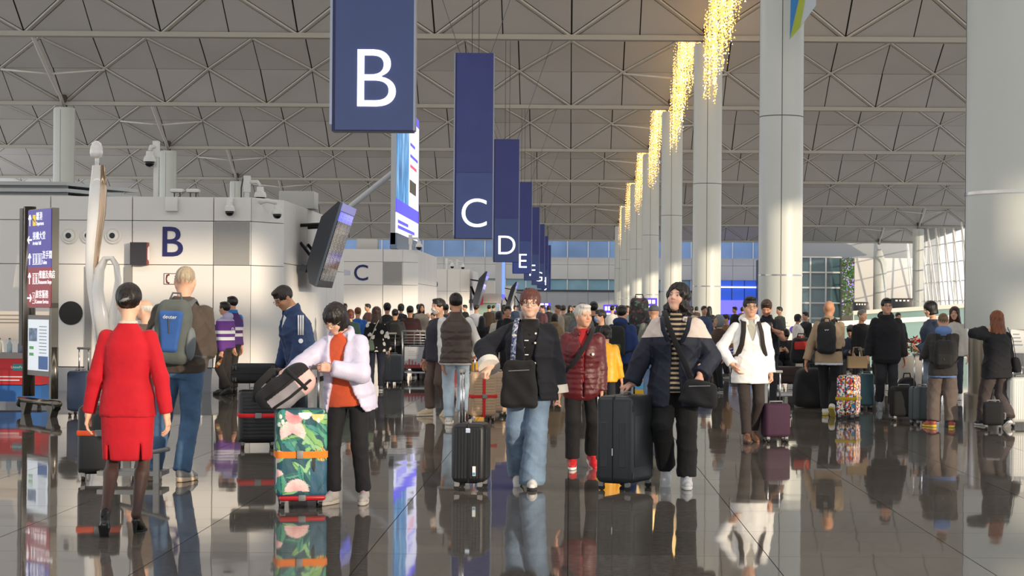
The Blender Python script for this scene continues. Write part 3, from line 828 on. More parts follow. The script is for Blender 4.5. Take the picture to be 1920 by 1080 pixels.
# ---- white ribbon sculpture
def ribbon_sculpture():
    z = 29.5
    base = at(190, 720, z); base.z = 0
    t = thing('ribbon_sculpture', 'tall white curving ribbon sculpture with a rounded head and open loop', 'sculpture', (base.x, z, 0))
    def pt(px, py, dy=0): q = at(px, py, z); return Vector((q.x-base.x, dy, q.z))
    GL = mat('sculpture_white', '#f8f5ef', .2, coat=.6)
    GB = mat('sculpture_bronze', '#b59c82', .18, metal=.6)
    spine = [(182, 310), (183, 350), (180, 400), (173, 455), (170, 500), (174, 545), (182, 590), (190, 640), (196, 700), (198, 745)]
    wd = [.08, .13, .14, .11, .09, .09, .10, .11, .13, .15]
    MB().tube([pt(*q) for q in spine], [(a, a*.55) for a in wd], 14, flat=Vector((0,1,0))).build('ribbon', GL, t, True)
    MB().tube([pt(q[0]+9+ (2 if i < 4 else 0), q[1], .0) for i, q in enumerate(spine)], [(a*.45, a*.62) for a in wd], 12, flat=Vector((0,1,0))).build('ribbon_back', GB, t, True)
    loop = [(196, 640), (190, 590), (184, 545), (188, 505), (198, 485), (210, 484), (218, 498), (221, 525), (216, 560), (208, 600), (204, 640), (200, 700)]
    MB().tube([pt(x, y, -.06+.012*i) for i, (x, y) in enumerate(loop)], [(.12,.06),(.12,.07),(.10,.08),(.08,.10),(.05,.11),(.04,.12),(.04,.12),(.05,.11),(.06,.09),(.07,.08),(.08,.07),(.1,.06)], 12, flat=[Vector((0,1,0))]*len(loop)).build('loop', GL, t, True)
    MB().lathe([(.02, -.15), (.095, -.12), (.105, -.05), (.10, .03), (.075, .1), (.03, .135)], 20, Matrix.Translation(pt(181, 280))).build('head', GL, t, True)
    MB().cyl(pt(182, 288), pt(182, 312), .035, n=10).build('neck', GL, t, True)
    MB().lathe([(.55, 0), (.55, .06), (.3, .1)], 32, Matrix.Translation(Vector((0, .0, 0)))).build('plinth', mat('plinth', '#7f7b76', .4), t, 'auto')
ribbon_sculpture()

# ---- golden light garlands between the right columns
BULB = emis('warm_bulb', '#ffc25a', 1.7)
BULB2 = emis('pale_bulb', '#ffe9bd', 2.2)
rng = random.Random(5)
gl = ['between the first and second columns after the thick one', 'between the second and third columns after the thick one', 'between the third and fourth columns after the thick one', 'between the fourth and fifth columns after the thick one', 'between the fifth and sixth columns after the thick one', 'at the farthest columns of the row']
for gi, k in enumerate(range(1, 7)):
    t = thing('light_garland', 'golden fairy light curtain ' + gl[gi], 'light garland', (7.2, 0, 0), group='golden light garlands')
    a_, b_ = MB(), MB()
    top = []
    for q in range(0, 41):
        i = 1.6 + 8.32*q/40
        y, z = vault(k, i); top.append(Vector((0.0, y, z - 0.35)))
    MB().tube(top, 0.07, 6).build('support_pipe', BRACE, t, True)
    n = int(230 - 28*gi)
    for s_ in range(n):
        f = s_/(n-1)*40; j = min(39, int(f)); p = top[j].lerp(top[j+1], f-j)
        dist = VZ[k+1] - p.y
        zb = VH[k+1] - 3.9 + 0.16*dist + rng.uniform(0, 1.1)
        ln = p.z - zb
        xo = rng.uniform(-.3, .3)
        nb = max(3, int(ln/(0.16 + .03*gi)))
        for b in range(nb):
            if b > nb*.8 and rng.random() < .3: continue
            c = p + Vector((xo + rng.uniform(-.05,.05), rng.uniform(-.08,.08), -ln*(b+.5)/nb))
            r = rng.uniform(.025, .05)
            (a_ if rng.random() < .75 else b_).add([c+Vector(v)*r for v in ((1,.6,-.7),(-1,.6,-.7),(0,-1.2,-.7),(0,0,1.2))],
                [(0,1,2),(0,3,1),(1,3,2),(2,3,0)])
    tag(a_.build('golden_bulbs', BULB, t), kind='stuff'); tag(b_.build('pale_bulbs', BULB2, t), kind='stuff')
# ---- hanging banner at the top right
p = at(1495, -30, 60)
t = thing('hanging_banner', 'hanging pennant banner with blue and green leaf shapes before the column', 'banner', (p.x, 60, 0))
def bp(px, py): q = at(px, py, 60); return Vector((q.x-p.x, 0, q.z))
MB().prism([bp(1484, -60), bp(1480, 75), bp(1500, 52), bp(1530, 10), bp(1532, -60)], (0,0,0), (0,.04,0)).build('cloth', mat('banner_grey', '#b9c0c6', .7), t)
MB().prism([bp(1484, -60), bp(1481, 70), bp(1490, 30), bp(1502, -20), bp(1505, -60)], (0,-.012,0), (0,0,0)).build('blue_leaf', mat('banner_blue', '#2e7ab8', .6), t).location.y = -.013
MB().prism([bp(1481, 74), bp(1500, 52), bp(1509, 0), bp(1512, -60), bp(1507, -60), bp(1496, 10)], (0,-.012,0), (0,0,0)).build('green_leaf', mat('banner_green', '#9fae3c', .6), t).location.y = -.025
MB().cyl((bp(1508,-60)), (bp(1508,-60)+Vector((0,0,3.5))), .02, n=6).build('cord', DKGREY, t)
# ---- planted LED pillar, ramp rails, machines at the right end
p = at(1589, 600, 280)
t = thing('planted_pillar', 'square pillar covered with green leaves and violet flower lights', 'pillar', (p.x, 280, 0))
hw = (1600-1578)/2*280/FPX
zt_ = at(1589, 484, 280).z
MB().box(-hw, hw, 0, 2*hw, 0, zt_).build('pillar_core', mat('pillar_core', '#6d6a60', .7), t)
la, lb, lc = MB(), MB(), MB()
for i in range(500):
    x = rng.uniform(-hw, hw); z_ = rng.uniform(zt_*.3, zt_) if i < 430 else rng.uniform(.3, zt_*.3)
    c = Vector((x, -.05, z_)); r = rng.uniform(.12, .3); a = rng.uniform(0, 6.28)
    d1 = Vector((math.cos(a), -.4, math.sin(a)))*r; d2 = Vector((-math.sin(a), .1, math.cos(a)))*r*.35
    (la if rng.random() < .7 else (lb if rng.random() < .6 else lc)).add([c-d1, c+d2, c+d1, c-d2], [(0,1,2,3)])
tag(la.build('leaves', mat('leaf_green', '#3f7a3a', .6), t), kind='stuff')
tag(lb.build('pale_leaves', mat('leaf_pale', '#a9c48a', .6), t), kind='stuff')
tag(lc.build('flowers', emis('flower_violet', '#b58cff', .8), t), kind='stuff')
def ramp(name, pts, label, zz, thick=.28):
    t = thing(name, label, 'railing', (0,0,0))
    P = [at(x, y, z) for (x, y), z in zip(pts, zz)]
    rail = MB()
    for a, b in zip(P[:-1], P[1:]):
        u = Vector((0, 0, thick))
        rail.prism([a, b, b-u, a-u], (0,0,0), (0,.25,0))
    rail.build('white_rail', mat('rail_white', '#e9e4da', .35), t)
    for i, (a, b) in enumerate(zip(P[:-1], P[1:])):
        n = max(1, int((b-a).length/2.6))
        for j in range(n):
            p0 = a.lerp(b, j/n); p1 = a.lerp(b, (j+.92)/n)
            lo0 = Vector((p0.x, p0.y+.1, max(0, p0.z-thick-1.25))); lo1 = Vector((p1.x, p1.y+.1, max(0, p1.z-thick-1.25)))
            MB().prism([Vector((p0.x, p0.y+.1, p0.z-thick)), Vector((p1.x, p1.y+.1, p1.z-thick)), lo1, lo0], (0,0,0), (0,.05,0)).build('glass_panel', mat('rail_glass', '#8fb0ac', .1, alpha=.75), t)
            MB().cyl((p0.x, p0.y+.08, 0), (p0.x, p0.y+.08, p0.z-.1), .05, n=8).build('post', STEEL, t)
ramp('ramp_railing', [(1470, 612), (1560, 603), (1800, 590)], 'long white ramp railing over green glass, lower flight', [62, 62, 64], .17)
ramp('ramp_railing', [(1600, 583), (1660, 579), (1830, 568)], 'upper white ramp railing over green glass behind the lower one', [72, 72, 72], .16)
for pxa, pxb, ya, yb, lab in ((1673, 1713, 559, 583, 'long black desk screen with white lettering above the ramp'), (1601, 1629, 566, 584, 'low black counter beside the white wall panel')):
    a = at(pxa, ya, 90); b = at(pxb, yb, 90)
    t = thing('counter_screen', lab, 'counter', ((a.x+b.x)/2, 90, 0)); hw = (b.x-a.x)/2
    MB().rbox(-hw, hw, 0, .5, b.z-.2, a.z, .06, 2).build('panel', mat('counter_black', '#23262b', .4), t, 'auto')
    MB().box(-hw*.9, hw*.9, .1, .4, 0, b.z-.19).build('base', mat('counter_base', '#55595c', .5), t)
    for i in range(4): MB().box(-hw*.7+i*hw*.36, -hw*.7+i*hw*.36+hw*.2, -.01, 0, a.z-.16, a.z-.08).build('lettering', WPLAST, t)
# violet direction signs far in the hall
for px, py, w_, h_, z, s_, lab in ((1214, 571, 1.4, .85, 118, '離境大堂', 'violet lit direction sign beside the grey cap'), (1145, 584, 1.1, .9, 120, '出口', 'violet lit direction sign at the row of columns'), (1012, 573, 2.0, .5, 150, '登機', 'long violet lit sign behind the reddish short hair')):
    p = at(px, py, z)
    t = thing('direction_sign', lab, 'sign', (p.x, z, 0))
    hw = w_/2; 
    MB().box(-hw*.9, hw*.9, 0, .15, p.z-h_/2, p.z+h_/2).build('panel', mat('dir_violet', '#4a32c8', .4, emit='#4a32d8', estr=.9), t)
    for i in range(4):
        MB().box(-hw*.7+i*hw*.38, -hw*.7+i*hw*.38+hw*.26, -.012, 0, p.z+h_*.08, p.z+h_*.36).build('lettering', LETTER, t)
    MB().box(-hw*.6, hw*.6, -.012, 0, p.z-h_*.22, p.z-h_*.12).build('lettering', LETTER, t)
    MB().cyl((0, .1, 0), (0, .1, p.z), .05, n=8).build('post', DKGREY, t)

for px, py, z, w_, h_, lab in ((1908, 640, 27.66, .22, .36, 'white paper notice fixed to the steel base of the thick column'), (1472, 618, 60.8, .9, .75, 'white notice board with a violet mark before the first garland column')):
    p = at(px, py, z); t = thing('notice', lab, 'notice', (p.x, p.y, 0 if z > 30 else p.z))
    zc = p.z if z > 30 else 0
    MB().box(-w_/2, w_/2, -.02, 0, zc-h_/2, zc+h_/2).build('board', WPLAST, t)
    for i in range(4): MB().box(-w_*.35, w_*(.1+.08*i), -.024, -.02, zc+h_*(.3-.15*i)-.01, zc+h_*(.3-.15*i)+.01).build('text_line', mat('text_grey'), t)
    if z > 30:
        MB().lathe([(.12, 0), (.12, .01)], 16, Matrix.Translation((w_*.3, -.022, zc)) @ Matrix.Rotation(math.pi/2, 4, 'X')).build('round_mark', mat('mark_violet', '#4a3a9a', .5), t)
        MB().cyl((0, .03, 0), (0, .03, zc), .04, n=10).build('post', STEEL, t)
# ================================================================== PEOPLE
def nets(f, lo, hi, h):
    lo = np.array(lo, float); hi = np.array(hi, float)
    B = 4
    nb = np.maximum(1, np.ceil((hi-lo)/(h*B)).astype(int)); n = nb*B
    ii = np.stack(np.meshgrid(*[np.arange(k) for k in nb], indexing='ij'), -1).reshape(-1, 3)
    d0 = f(lo + (ii*B + (B-1)/2)*h)
    act = np.abs(d0) < h*B*1.5
    vol = np.repeat(np.repeat(np.repeat(d0.reshape(nb), B, 0), B, 1), B, 2)
    off = np.stack(np.meshgrid(*[np.arange(B)]*3, indexing='ij'), -1).reshape(-1, 3)
    idx = (ii[act][:, None, :]*B + off[None]).reshape(-1, 3)
    vol[idx[:, 0], idx[:, 1], idx[:, 2]] = f(lo + idx*h)
    s = vol < 0
    s[0] = s[-1] = False; s[:, 0] = s[:, -1] = False; s[:, :, 0] = s[:, :, -1] = False
    vol = np.where(s, np.minimum(vol, -1e-6), np.maximum(vol, 1e-6))
    c = np.zeros(n-1, int)
    corners = [(a, b, d) for a in (0, 1) for b in (0, 1) for d in (0, 1)]
    for a, b, d in corners: c += s[a:n[0]-1+a, b:n[1]-1+b, d:n[2]-1+d]
    cells = np.argwhere((c > 0) & (c < 8))
    if len(cells) == 0: return np.zeros((0, 3)), np.zeros((0, 4), int)
    acc = np.zeros((len(cells), 3)); cnt = np.zeros(len(cells))
    V = {k: vol[cells[:, 0]+k[0], cells[:, 1]+k[1], cells[:, 2]+k[2]] for k in corners}
    for k in corners:
        for ax in range(3):
            if k[ax]: continue
            k2 = list(k); k2[ax] = 1; k2 = tuple(k2)
            a, b = V[k], V[k2]
            m = (a < 0) != (b < 0)
            t = np.where(m, a/np.where(m, a-b, 1), 0)
            p = np.array(k, float)[None] + t[:, None]*np.eye(3)[ax][None]
            acc += p*m[:, None]; cnt += m
    verts = lo + (cells + acc/cnt[:, None])*h
    cid = -np.ones(n-1, int); cid[cells[:, 0], cells[:, 1], cells[:, 2]] = np.arange(len(cells))
    faces = []
    for ax in range(3):
        o1, o2 = [(1, 2), (2, 0), (0, 1)][ax]
        sl0 = [slice(1, -1)]*3; sl1 = [slice(1, -1)]*3
        sl0[ax] = slice(0, -1); sl1[ax] = slice(1, None)
        A, Bv = s[tuple(sl0)], s[tuple(sl1)]
        e = np.argwhere(A != Bv)
        if len(e) == 0: continue
        inside = A[e[:, 0], e[:, 1], e[:, 2]]
        base = e + 1; base[:, ax] -= 1
        q = []
        for d1, d2 in ((-1, -1), (0, -1), (0, 0), (-1, 0)):
            g = base.copy(); g[:, o1] += d1; g[:, o2] += d2
            q.append(cid[g[:, 0], g[:, 1], g[:, 2]])
        q = np.stack(q, 1)
        q[~inside] = q[~inside][:, ::-1]
        faces.append(q)
    return verts, np.concatenate(faces)
def np_mesh(name, verts, faces, smooth=True):
    me = bpy.data.meshes.new(name)
    me.vertices.add(len(verts)); me.vertices.foreach_set('co', np.asarray(verts, np.float32).ravel())
    nf = len(faces); k = faces.shape[1]
    me.loops.add(nf*k); me.loops.foreach_set('vertex_index', faces.astype(np.int32).ravel())
    me.polygons.add(nf); me.polygons.foreach_set('loop_start', np.arange(0, nf*k, k, dtype=np.int32))
    me.polygons.foreach_set('loop_total', np.full(nf, k, np.int32))
    me.update(calc_edges=True); me.validate()
    if smooth: me.shade_smooth()
    return me
def smin(a, b, k):
    h = np.clip(0.5 + 0.5*(b-a)/k, 0, 1)
    return b + (a-b)*h - k*h*(1-h)
def cone(p, a, b, ra, rb):
    a = np.asarray(a, float); b = np.asarray(b, float); ab = b-a
    t = np.clip(((p-a) @ ab)/max(ab @ ab, 1e-9), 0, 1)
    return np.linalg.norm(p - a - t[:, None]*ab, axis=1) - (ra + (rb-ra)*t)
def ell(p, c, r):
    q = (p-np.asarray(c))/np.asarray(r)
    k0 = np.linalg.norm(q, axis=1); k1 = np.linalg.norm(q/np.asarray(r), axis=1)
    return k0*(k0-1)/np.maximum(k1, 1e-6)
def rbx(p, c, b, r):
    q = np.abs(p-np.asarray(c)) - np.asarray(b) + r
    return np.linalg.norm(np.maximum(q, 0), axis=1) + np.minimum(q.max(1), 0) - r
def stack(p, lev, n=2.4):
    lev = np.asarray(lev); z = p[:, 2]
    w = np.interp(z, lev[:, 0], lev[:, 1]); d = np.interp(z, lev[:, 0], lev[:, 2]); yc = np.interp(z, lev[:, 0], lev[:, 3])
    q = (np.abs(p[:, 0]/w)**n + np.abs((p[:, 1]-yc)/d)**n)**(1/n)
    return (q-1)*np.minimum(w, d)
def rot(ax, a):
    c, s = math.cos(a), math.sin(a)
    return np.array({'x': [[1,0,0],[0,c,-s],[0,s,c]], 'y': [[c,0,s],[0,1,0],[-s,0,c]], 'z': [[c,-s,0],[s,c,0],[0,0,1]]}[ax])
def ik(a, b, l1, l2, pole):
    a = np.asarray(a, float); b = np.asarray(b, float); d = b-a; L = np.linalg.norm(d); mx = (l1+l2)*0.998
    if L > mx: b = a + d*mx/L; d = b-a; L = mx
    u = d/L; x = (l1*l1 - l2*l2 + L*L)/(2*L); hgt = math.sqrt(max(l1*l1-x*x, 1e-6))
    pole = np.asarray(pole, float); q = pole - u*(pole @ u); q /= np.linalg.norm(q)
    return a + u*x + q*hgt, b
# ---------------------------------------------------------------- heads, hands, shoes: shaped once, then posed
HEADS = {}
def head_mesh(kind, h):
    key = (kind, h)
    if key in HEADS: return HEADS[key]
    fem = kind in ('f', 'fo'); old = kind in ('o', 'fo')
    jw = .054 if fem else .060
    if kind == 'c': jw = .055
    def f(p):
        x = np.abs(p[:, 0]); pm = np.stack([x, p[:, 1], p[:, 2]], 1)
        d = ell(p, (0, .012, .030), (.074, .095, .086))
        d = smin(d, ell(p, (0, -.022, -.035), (jw+.006, .070, .076)), .03)
        d = smin(d, ell(p, (0, -.058, -.090), (.026, .024, .022)), .025)
        d = smin(d, cone(pm, (.028, .0, -.078), (.052, .012, -.04), .022, .022), .03)
        d = smin(d, ell(pm, (.036, -.058, -.028), (.026, .024, .026)), .02)
        d = smin(d, cone(pm, (.008, -.083, .030), (.045, -.068, .030), .011, .010), .014)
        d = -smin(-d, ell(pm, (.031, -.104, .006), (.019, .020, .011)), .010)
        d = np.minimum(d, ell(pm, (.031, -.0755, .006), (.0145, .0135, .0115)))
        d = smin(d, cone(p, (0, -.086, .016), (0, -.104, -.020), .0075, .0125), .012)
        d = smin(d, ell(pm, (.012, -.093, -.024), (.0085, .009, .007)), .007)
        d = smin(d, cone(pm, (0, -.0885, -.049), (.019, -.079, -.051), .0065, .004), .006)
        d = smin(d, cone(pm, (0, -.0865, -.060), (.016, -.078, -.058), .0075, .004), .006)
        d = np.maximum(d, -cone(pm, (0, -.097, -.0545), (.02, -.086, -.0545), .0022, .0022))
        ear = ell(pm, (.077, .012, -.004), (.010, .019, .030)); ear = np.maximum(ear, -ell(pm, (.088, .006, -.002), (.008, .011, .018)))
        d = smin(d, ear, .006)
        if old:
            d += .0016*np.sin(p[:, 2]*420)*np.exp(-((p[:, 2]-.055)/.02)**2)*(p[:, 1] < -.05)
            d = smin(d, cone(pm, (.03, -.082, -.028), (.038, -.07, -.07), .004, .004), .01)
        nk = .050 if not fem else .045
        d = smin(d, cone(p, (0, .022, -.05), (0, .032, -.21), nk, nk+.008), .022)
        return d
    v, fc = nets(f, (-.105, -.135, -.22), (.105, .125, .135), h)
    x = np.abs(v[:, 0]); y = v[:, 1]; z = v[:, 2]
    def g(cx, cz, rx, rz, e=4): return np.exp(-(((x-cx)/rx)**2 + ((z-cz)/rz)**2)**(e/2)) * (y < -.045)
    m = {'lip': g(0, -.0545, .022, .0105), 'brow': g(.032, .029 - .0, .019, .005)*(1 if True else 0), 'white': g(.031, .006, .0145, .0075), 'iris': g(.031, .006, .0075, .008), 'lid': g(.031, .012, .017, .0035),
         'cheek': g(.04, -.03, .025, .02, 2), 'jaw': np.exp(-((z+.085)/.03)**2)*(y < .0)}
    HEADS[key] = (v, fc, m)
    return HEADS[key]
HANDS = {}
def hand_mesh(kind, h):
    key = (kind, h)
    if key in HANDS: return HANDS[key]
    curls = {'relax': (18, 28, 20), 'grip': (62, 85, 45), 'flat': (4, 8, 6), 'hold': (40, 50, 35), 'fist': (80, 95, 60)}[kind]
    segs = []
    for y, L, r in ((-.030, .040, .0088), (-.010, .045, .0092), (.011, .041, .0088), (.030, .033, .0078)):
        a = np.array([-.002, y*.95, -.088]); ang = 0
        for s_, (c, k) in enumerate(zip(curls, (1, .68, .55))):
            ang += math.radians(c*(1 + .12*(y/.03)))
            b = a + L*k*np.array([-math.sin(ang), y*.12, -math.cos(ang)])
            segs.append((a, b, r*(1-.1*s_), r*(.92-.1*s_))); a = b
    th = {'relax': [(-.012, -.058, -.062), (-.022, -.066, -.092), (-.028, -.064, -.115)], 'flat': [(-.008, -.062, -.055), (-.012, -.08, -.082), (-.012, -.092, -.1)]}.get(kind, [(-.022, -.048, -.068), (-.042, -.036, -.092), (-.055, -.018, -.1)])
    tp = [np.array((-.004, -.026, -.022))] + [np.array(t) for t in th]
    for i in range(3): segs.append((tp[i], tp[i+1], (.014, .0115, .0095)[i], (.0115, .0095, .008)[i]))
    def f(p):
        d = rbx(p, (0, 0, -.052), (.0135, .038, .044), .013)
        d = smin(d, cone(p, (0, 0, -.02), (0, 0, .09), .026, .031), .02)
        ff = None
        for a, b, ra, rb in segs:
            e = cone(p, a, b, ra, rb); ff = e if ff is None else np.minimum(ff, e)
        return smin(d, ff, .006)
    v, fc = nets(f, (-.13, -.105, -.21), (.05, .06, .12), h)
    HANDS[key] = (v, fc)
    return HANDS[key]
SHOES = {}
def shoe_mesh(kind, h):
    key = (kind, h)
    if key in SHOES: return SHOES[key]
    if kind == 'heel':
        def up(p):
            d = cone(p, (0, .035, .085), (0, -.045, .045), .030, .030)
            d = smin(d, cone(p, (0, -.06, .03), (0, -.155, .018), .034, .02), .03)
            d = np.maximum(d, -cone(p, (0, .03, .13), (0, -.075, .072), .034, .030))
            return np.maximum(d, -p[:, 2]+.006)
        def so(p): return np.minimum(cone(p, (0, .055, .07), (0, .058, .005), .018, .011), rbx(p, (0, -.09, .006), (.034, .075, .006), .004))
    else:
        wd = .044
        def up(p):
            d = cone(p, (0, .035, .062), (0, -.09, .042), .040, .036)
            d = smin(d, cone(p, (0, -.08, .04), (0, -.165, .034), .040, .028), .03)
            d = smin(d, cone(p, (0, .03, .06), (0, .025, .115 if kind == 'sneaker' else .10), .040, .043), .025)
            d = smin(d, cone(p, (0, -.02, .09), (0, -.10, .062), .022, .020), .02)
            return np.maximum(np.maximum(d, .022 - p[:, 2]), p[:, 2]-.112)
        def so(p):
            q = p.copy(); q[:, 0] *= 1.0
            d = np.minimum(cone(q*np.array([1, 1, 0])[None], (0, .035, 0), (0, -.06, 0), .043, .042), cone(q*np.array([1, 1, 0])[None], (0, -.06, 0), (0, -.165, 0), .045, .031))
            top = .030 + .010*np.clip((p[:, 1]+.02)/.1, 0, 1)
            return np.maximum(d, np.maximum(p[:, 2]-top, np.maximum(-p[:, 2]+.001, -.0 - p[:, 2])))
    a = nets(up, (-.075, -.235, -.01), (.075, .11, .15), h); b = nets(so, (-.075, -.235, -.015), (.075, .11, .12), h)
    SHOES[key] = (a, b)
    return SHOES[key]
HAIRS = {}
def hair_mesh(style, h):
    key = (style, h)
    if key in HAIRS: return HAIRS[key]
    def strands(p, a, fr=46):
        th = np.arctan2(p[:, 0], p[:, 1]+.01)
        return a*np.sin(th*fr + 14*p[:, 2])*.5 + a*np.sin(th*fr*.43 + 40*p[:, 2]+1.3)
    def f(p):
        x = np.abs(p[:, 0]); pm = np.stack([x, p[:, 1], p[:, 2]], 1)
        cap = ell(p, (0, .016, .036), (.082, .101, .092))
        face = ell(p, (0, -.105, -.035), (.066, .055, .088))
        if style in ('short', 'crop', 'grey_short', 'curly'):
            t = {'short': .004, 'crop': -.006, 'grey_short': .0, 'curly': .014}[style]
            d = cap - t
            cut = np.maximum(-.055 - p[:, 2] + .0, -1)     # nape
            side = -(p[:, 2] + .022) ; front = (p[:, 1] < .0)
            low = np.where(p[:, 1] > .02, -.062, -.018 + .0*x)
            d = np.maximum(d, low - p[:, 2])
            d = np.maximum(d, -ell(p, (0, -.105, -.028), (.068, .062, .080)))
            d = np.maximum(d, -ell(pm, (.083, .005, -.02), (.02, .02, .03)))
            if style in ('short', 'grey_short'): d = smin(d, ell(p, (0, -.045, .098), (.06, .045, .024)), .02)
            if style == 'curly': d += .006*np.sin(p[:, 0]*130)*np.sin(p[:, 1]*120+1)*np.sin(p[:, 2]*125)
            return d + strands(p, .0022)
        if style == 'pixie':        # short with fringe over the forehead and ears
            d = cap - .007
            d = np.maximum(d, np.where(p[:, 1] > .02, -.075, -.035) - p[:, 2])
            d = np.maximum(d, -ell(p, (.01, -.11, -.045), (.062, .06, .078)))
            return d + strands(p, .003, 34)
        if style in ('bob', 'bobf'):
            d = cap - .010
            body = stack(p, [(-.13, .088, .085, .025), (-.06, .094, .092, .022), (.0, .090, .098, .016), (.06, .083, .095, .016)], 2.2)
            body = np.maximum(body, np.maximum(-.085 - p[:, 2], p[:, 2]-.06))
            d = smin(d, body, .02)
            d = np.maximum(d, -ell(p, (0, -.115, -.058), (.060, .075, .092)))
            return d + strands(p, .003, 30)
        if style in ('long', 'wavy', 'verylong'):
            L = {'long': -.30, 'wavy': -.22, 'verylong': -.42}[style]
            d = cap - .010
            wv = .010*np.sin(p[:, 2]*55 + p[:, 0]*30) if style == 'wavy' else 0
            body = stack(p, [(L, .105 if style != 'wavy' else .13, .05, .075), (-.16, .112 if style != 'wavy' else .14, .070, .055), (-.06, .100, .095, .03), (.0, .092, .100, .018), (.06, .083, .095, .016)], 2.3) + wv
            body = np.maximum(body, np.maximum(L - p[:, 2], p[:, 2]-.06))
            d = smin(d, body, .02)
            d = np.maximum(d, -ell(p, (.0, -.11, -.05), (.064, .088, .118)))
            d = np.maximum(d, -ell(p, (0, -.09, -.22), (.062, .10, .12)))
            return d + strands(p, .004, 26)
        if style == 'bun':
            d = cap - .006
            d = np.maximum(d, np.where(p[:, 1] > .0, -.075, -.03) - p[:, 2])
            d = np.maximum(d, -ell(p, (0, -.105, -.028), (.068, .062, .085)))
            d = np.maximum(d, -ell(pm, (.083, .005, -.02), (.02, .02, .03)))
            b = ell(p, (0, .105, .018), (.045, .034, .050)) + .003*np.sin(20*np.arctan2(p[:, 0], p[:, 2]-.02))
            return smin(d, b, .012) + strands(p, .0012)
        if style == 'tail':
            d = cap - .006
            d = np.maximum(d, np.where(p[:, 1] > .0, -.07, -.02) - p[:, 2])
            d = np.maximum(d, -ell(p, (0, -.105, -.028), (.068, .062, .085)))
            return smin(d, cone(p, (0, .11, .05), (0, .125, -.18), .03, .018), .02) + strands(p, .002)
        if style == 'cap':
            d = np.maximum(ell(p, (0, .012, .040), (.088, .106, .092)), .02 - p[:, 2])
            return smin(d, np.maximum(ell(p, (0, -.115, .028), (.072, .07, .016)), -1), .008)
        if style == 'hood':
            d = np.abs(ell(p, (0, .02, .01), (.112, .125, .135))) - .012
            return np.maximum(d, np.maximum(-.07 - p[:, 1] + .0, -.13 - p[:, 2]))
        if style == 'balding':
            d = cap + .004
            d = np.maximum(d, np.where(p[:, 1] > .02, -.062, -.018) - p[:, 2])
            d = np.maximum(d, p[:, 2] - .055)
            d = np.maximum(d, -ell(p, (0, -.105, -.028), (.07, .085, .1)))
            return d + strands(p, .001)
    lo = (-.2, -.2, -.46) if style == 'verylong' else (-.2, -.2, -.34)
    v, fc = nets(f, lo, (.2, .2, .17), h)
    HAIRS[key] = (v, fc)
    return HAIRS[key]
SKIN = mat('skin', '#c89a7c', 0.55, attr='Col', bump=0.08, bscale=120, sheen=0.1)
def hairmat(c): return mat('hair_' + c.strip('#'), c, 0.42, var=0.25, vscale=60, stretch=(1, 1, .12), bump=.35, bscale=90)
HH = .225
class P: pass
def view2loc(v, rz):
    c, s = math.cos(-rz), math.sin(-rz)
    return np.array([v[0]*c - v[1]*s, v[0]*s + v[1]*c, v[2]])
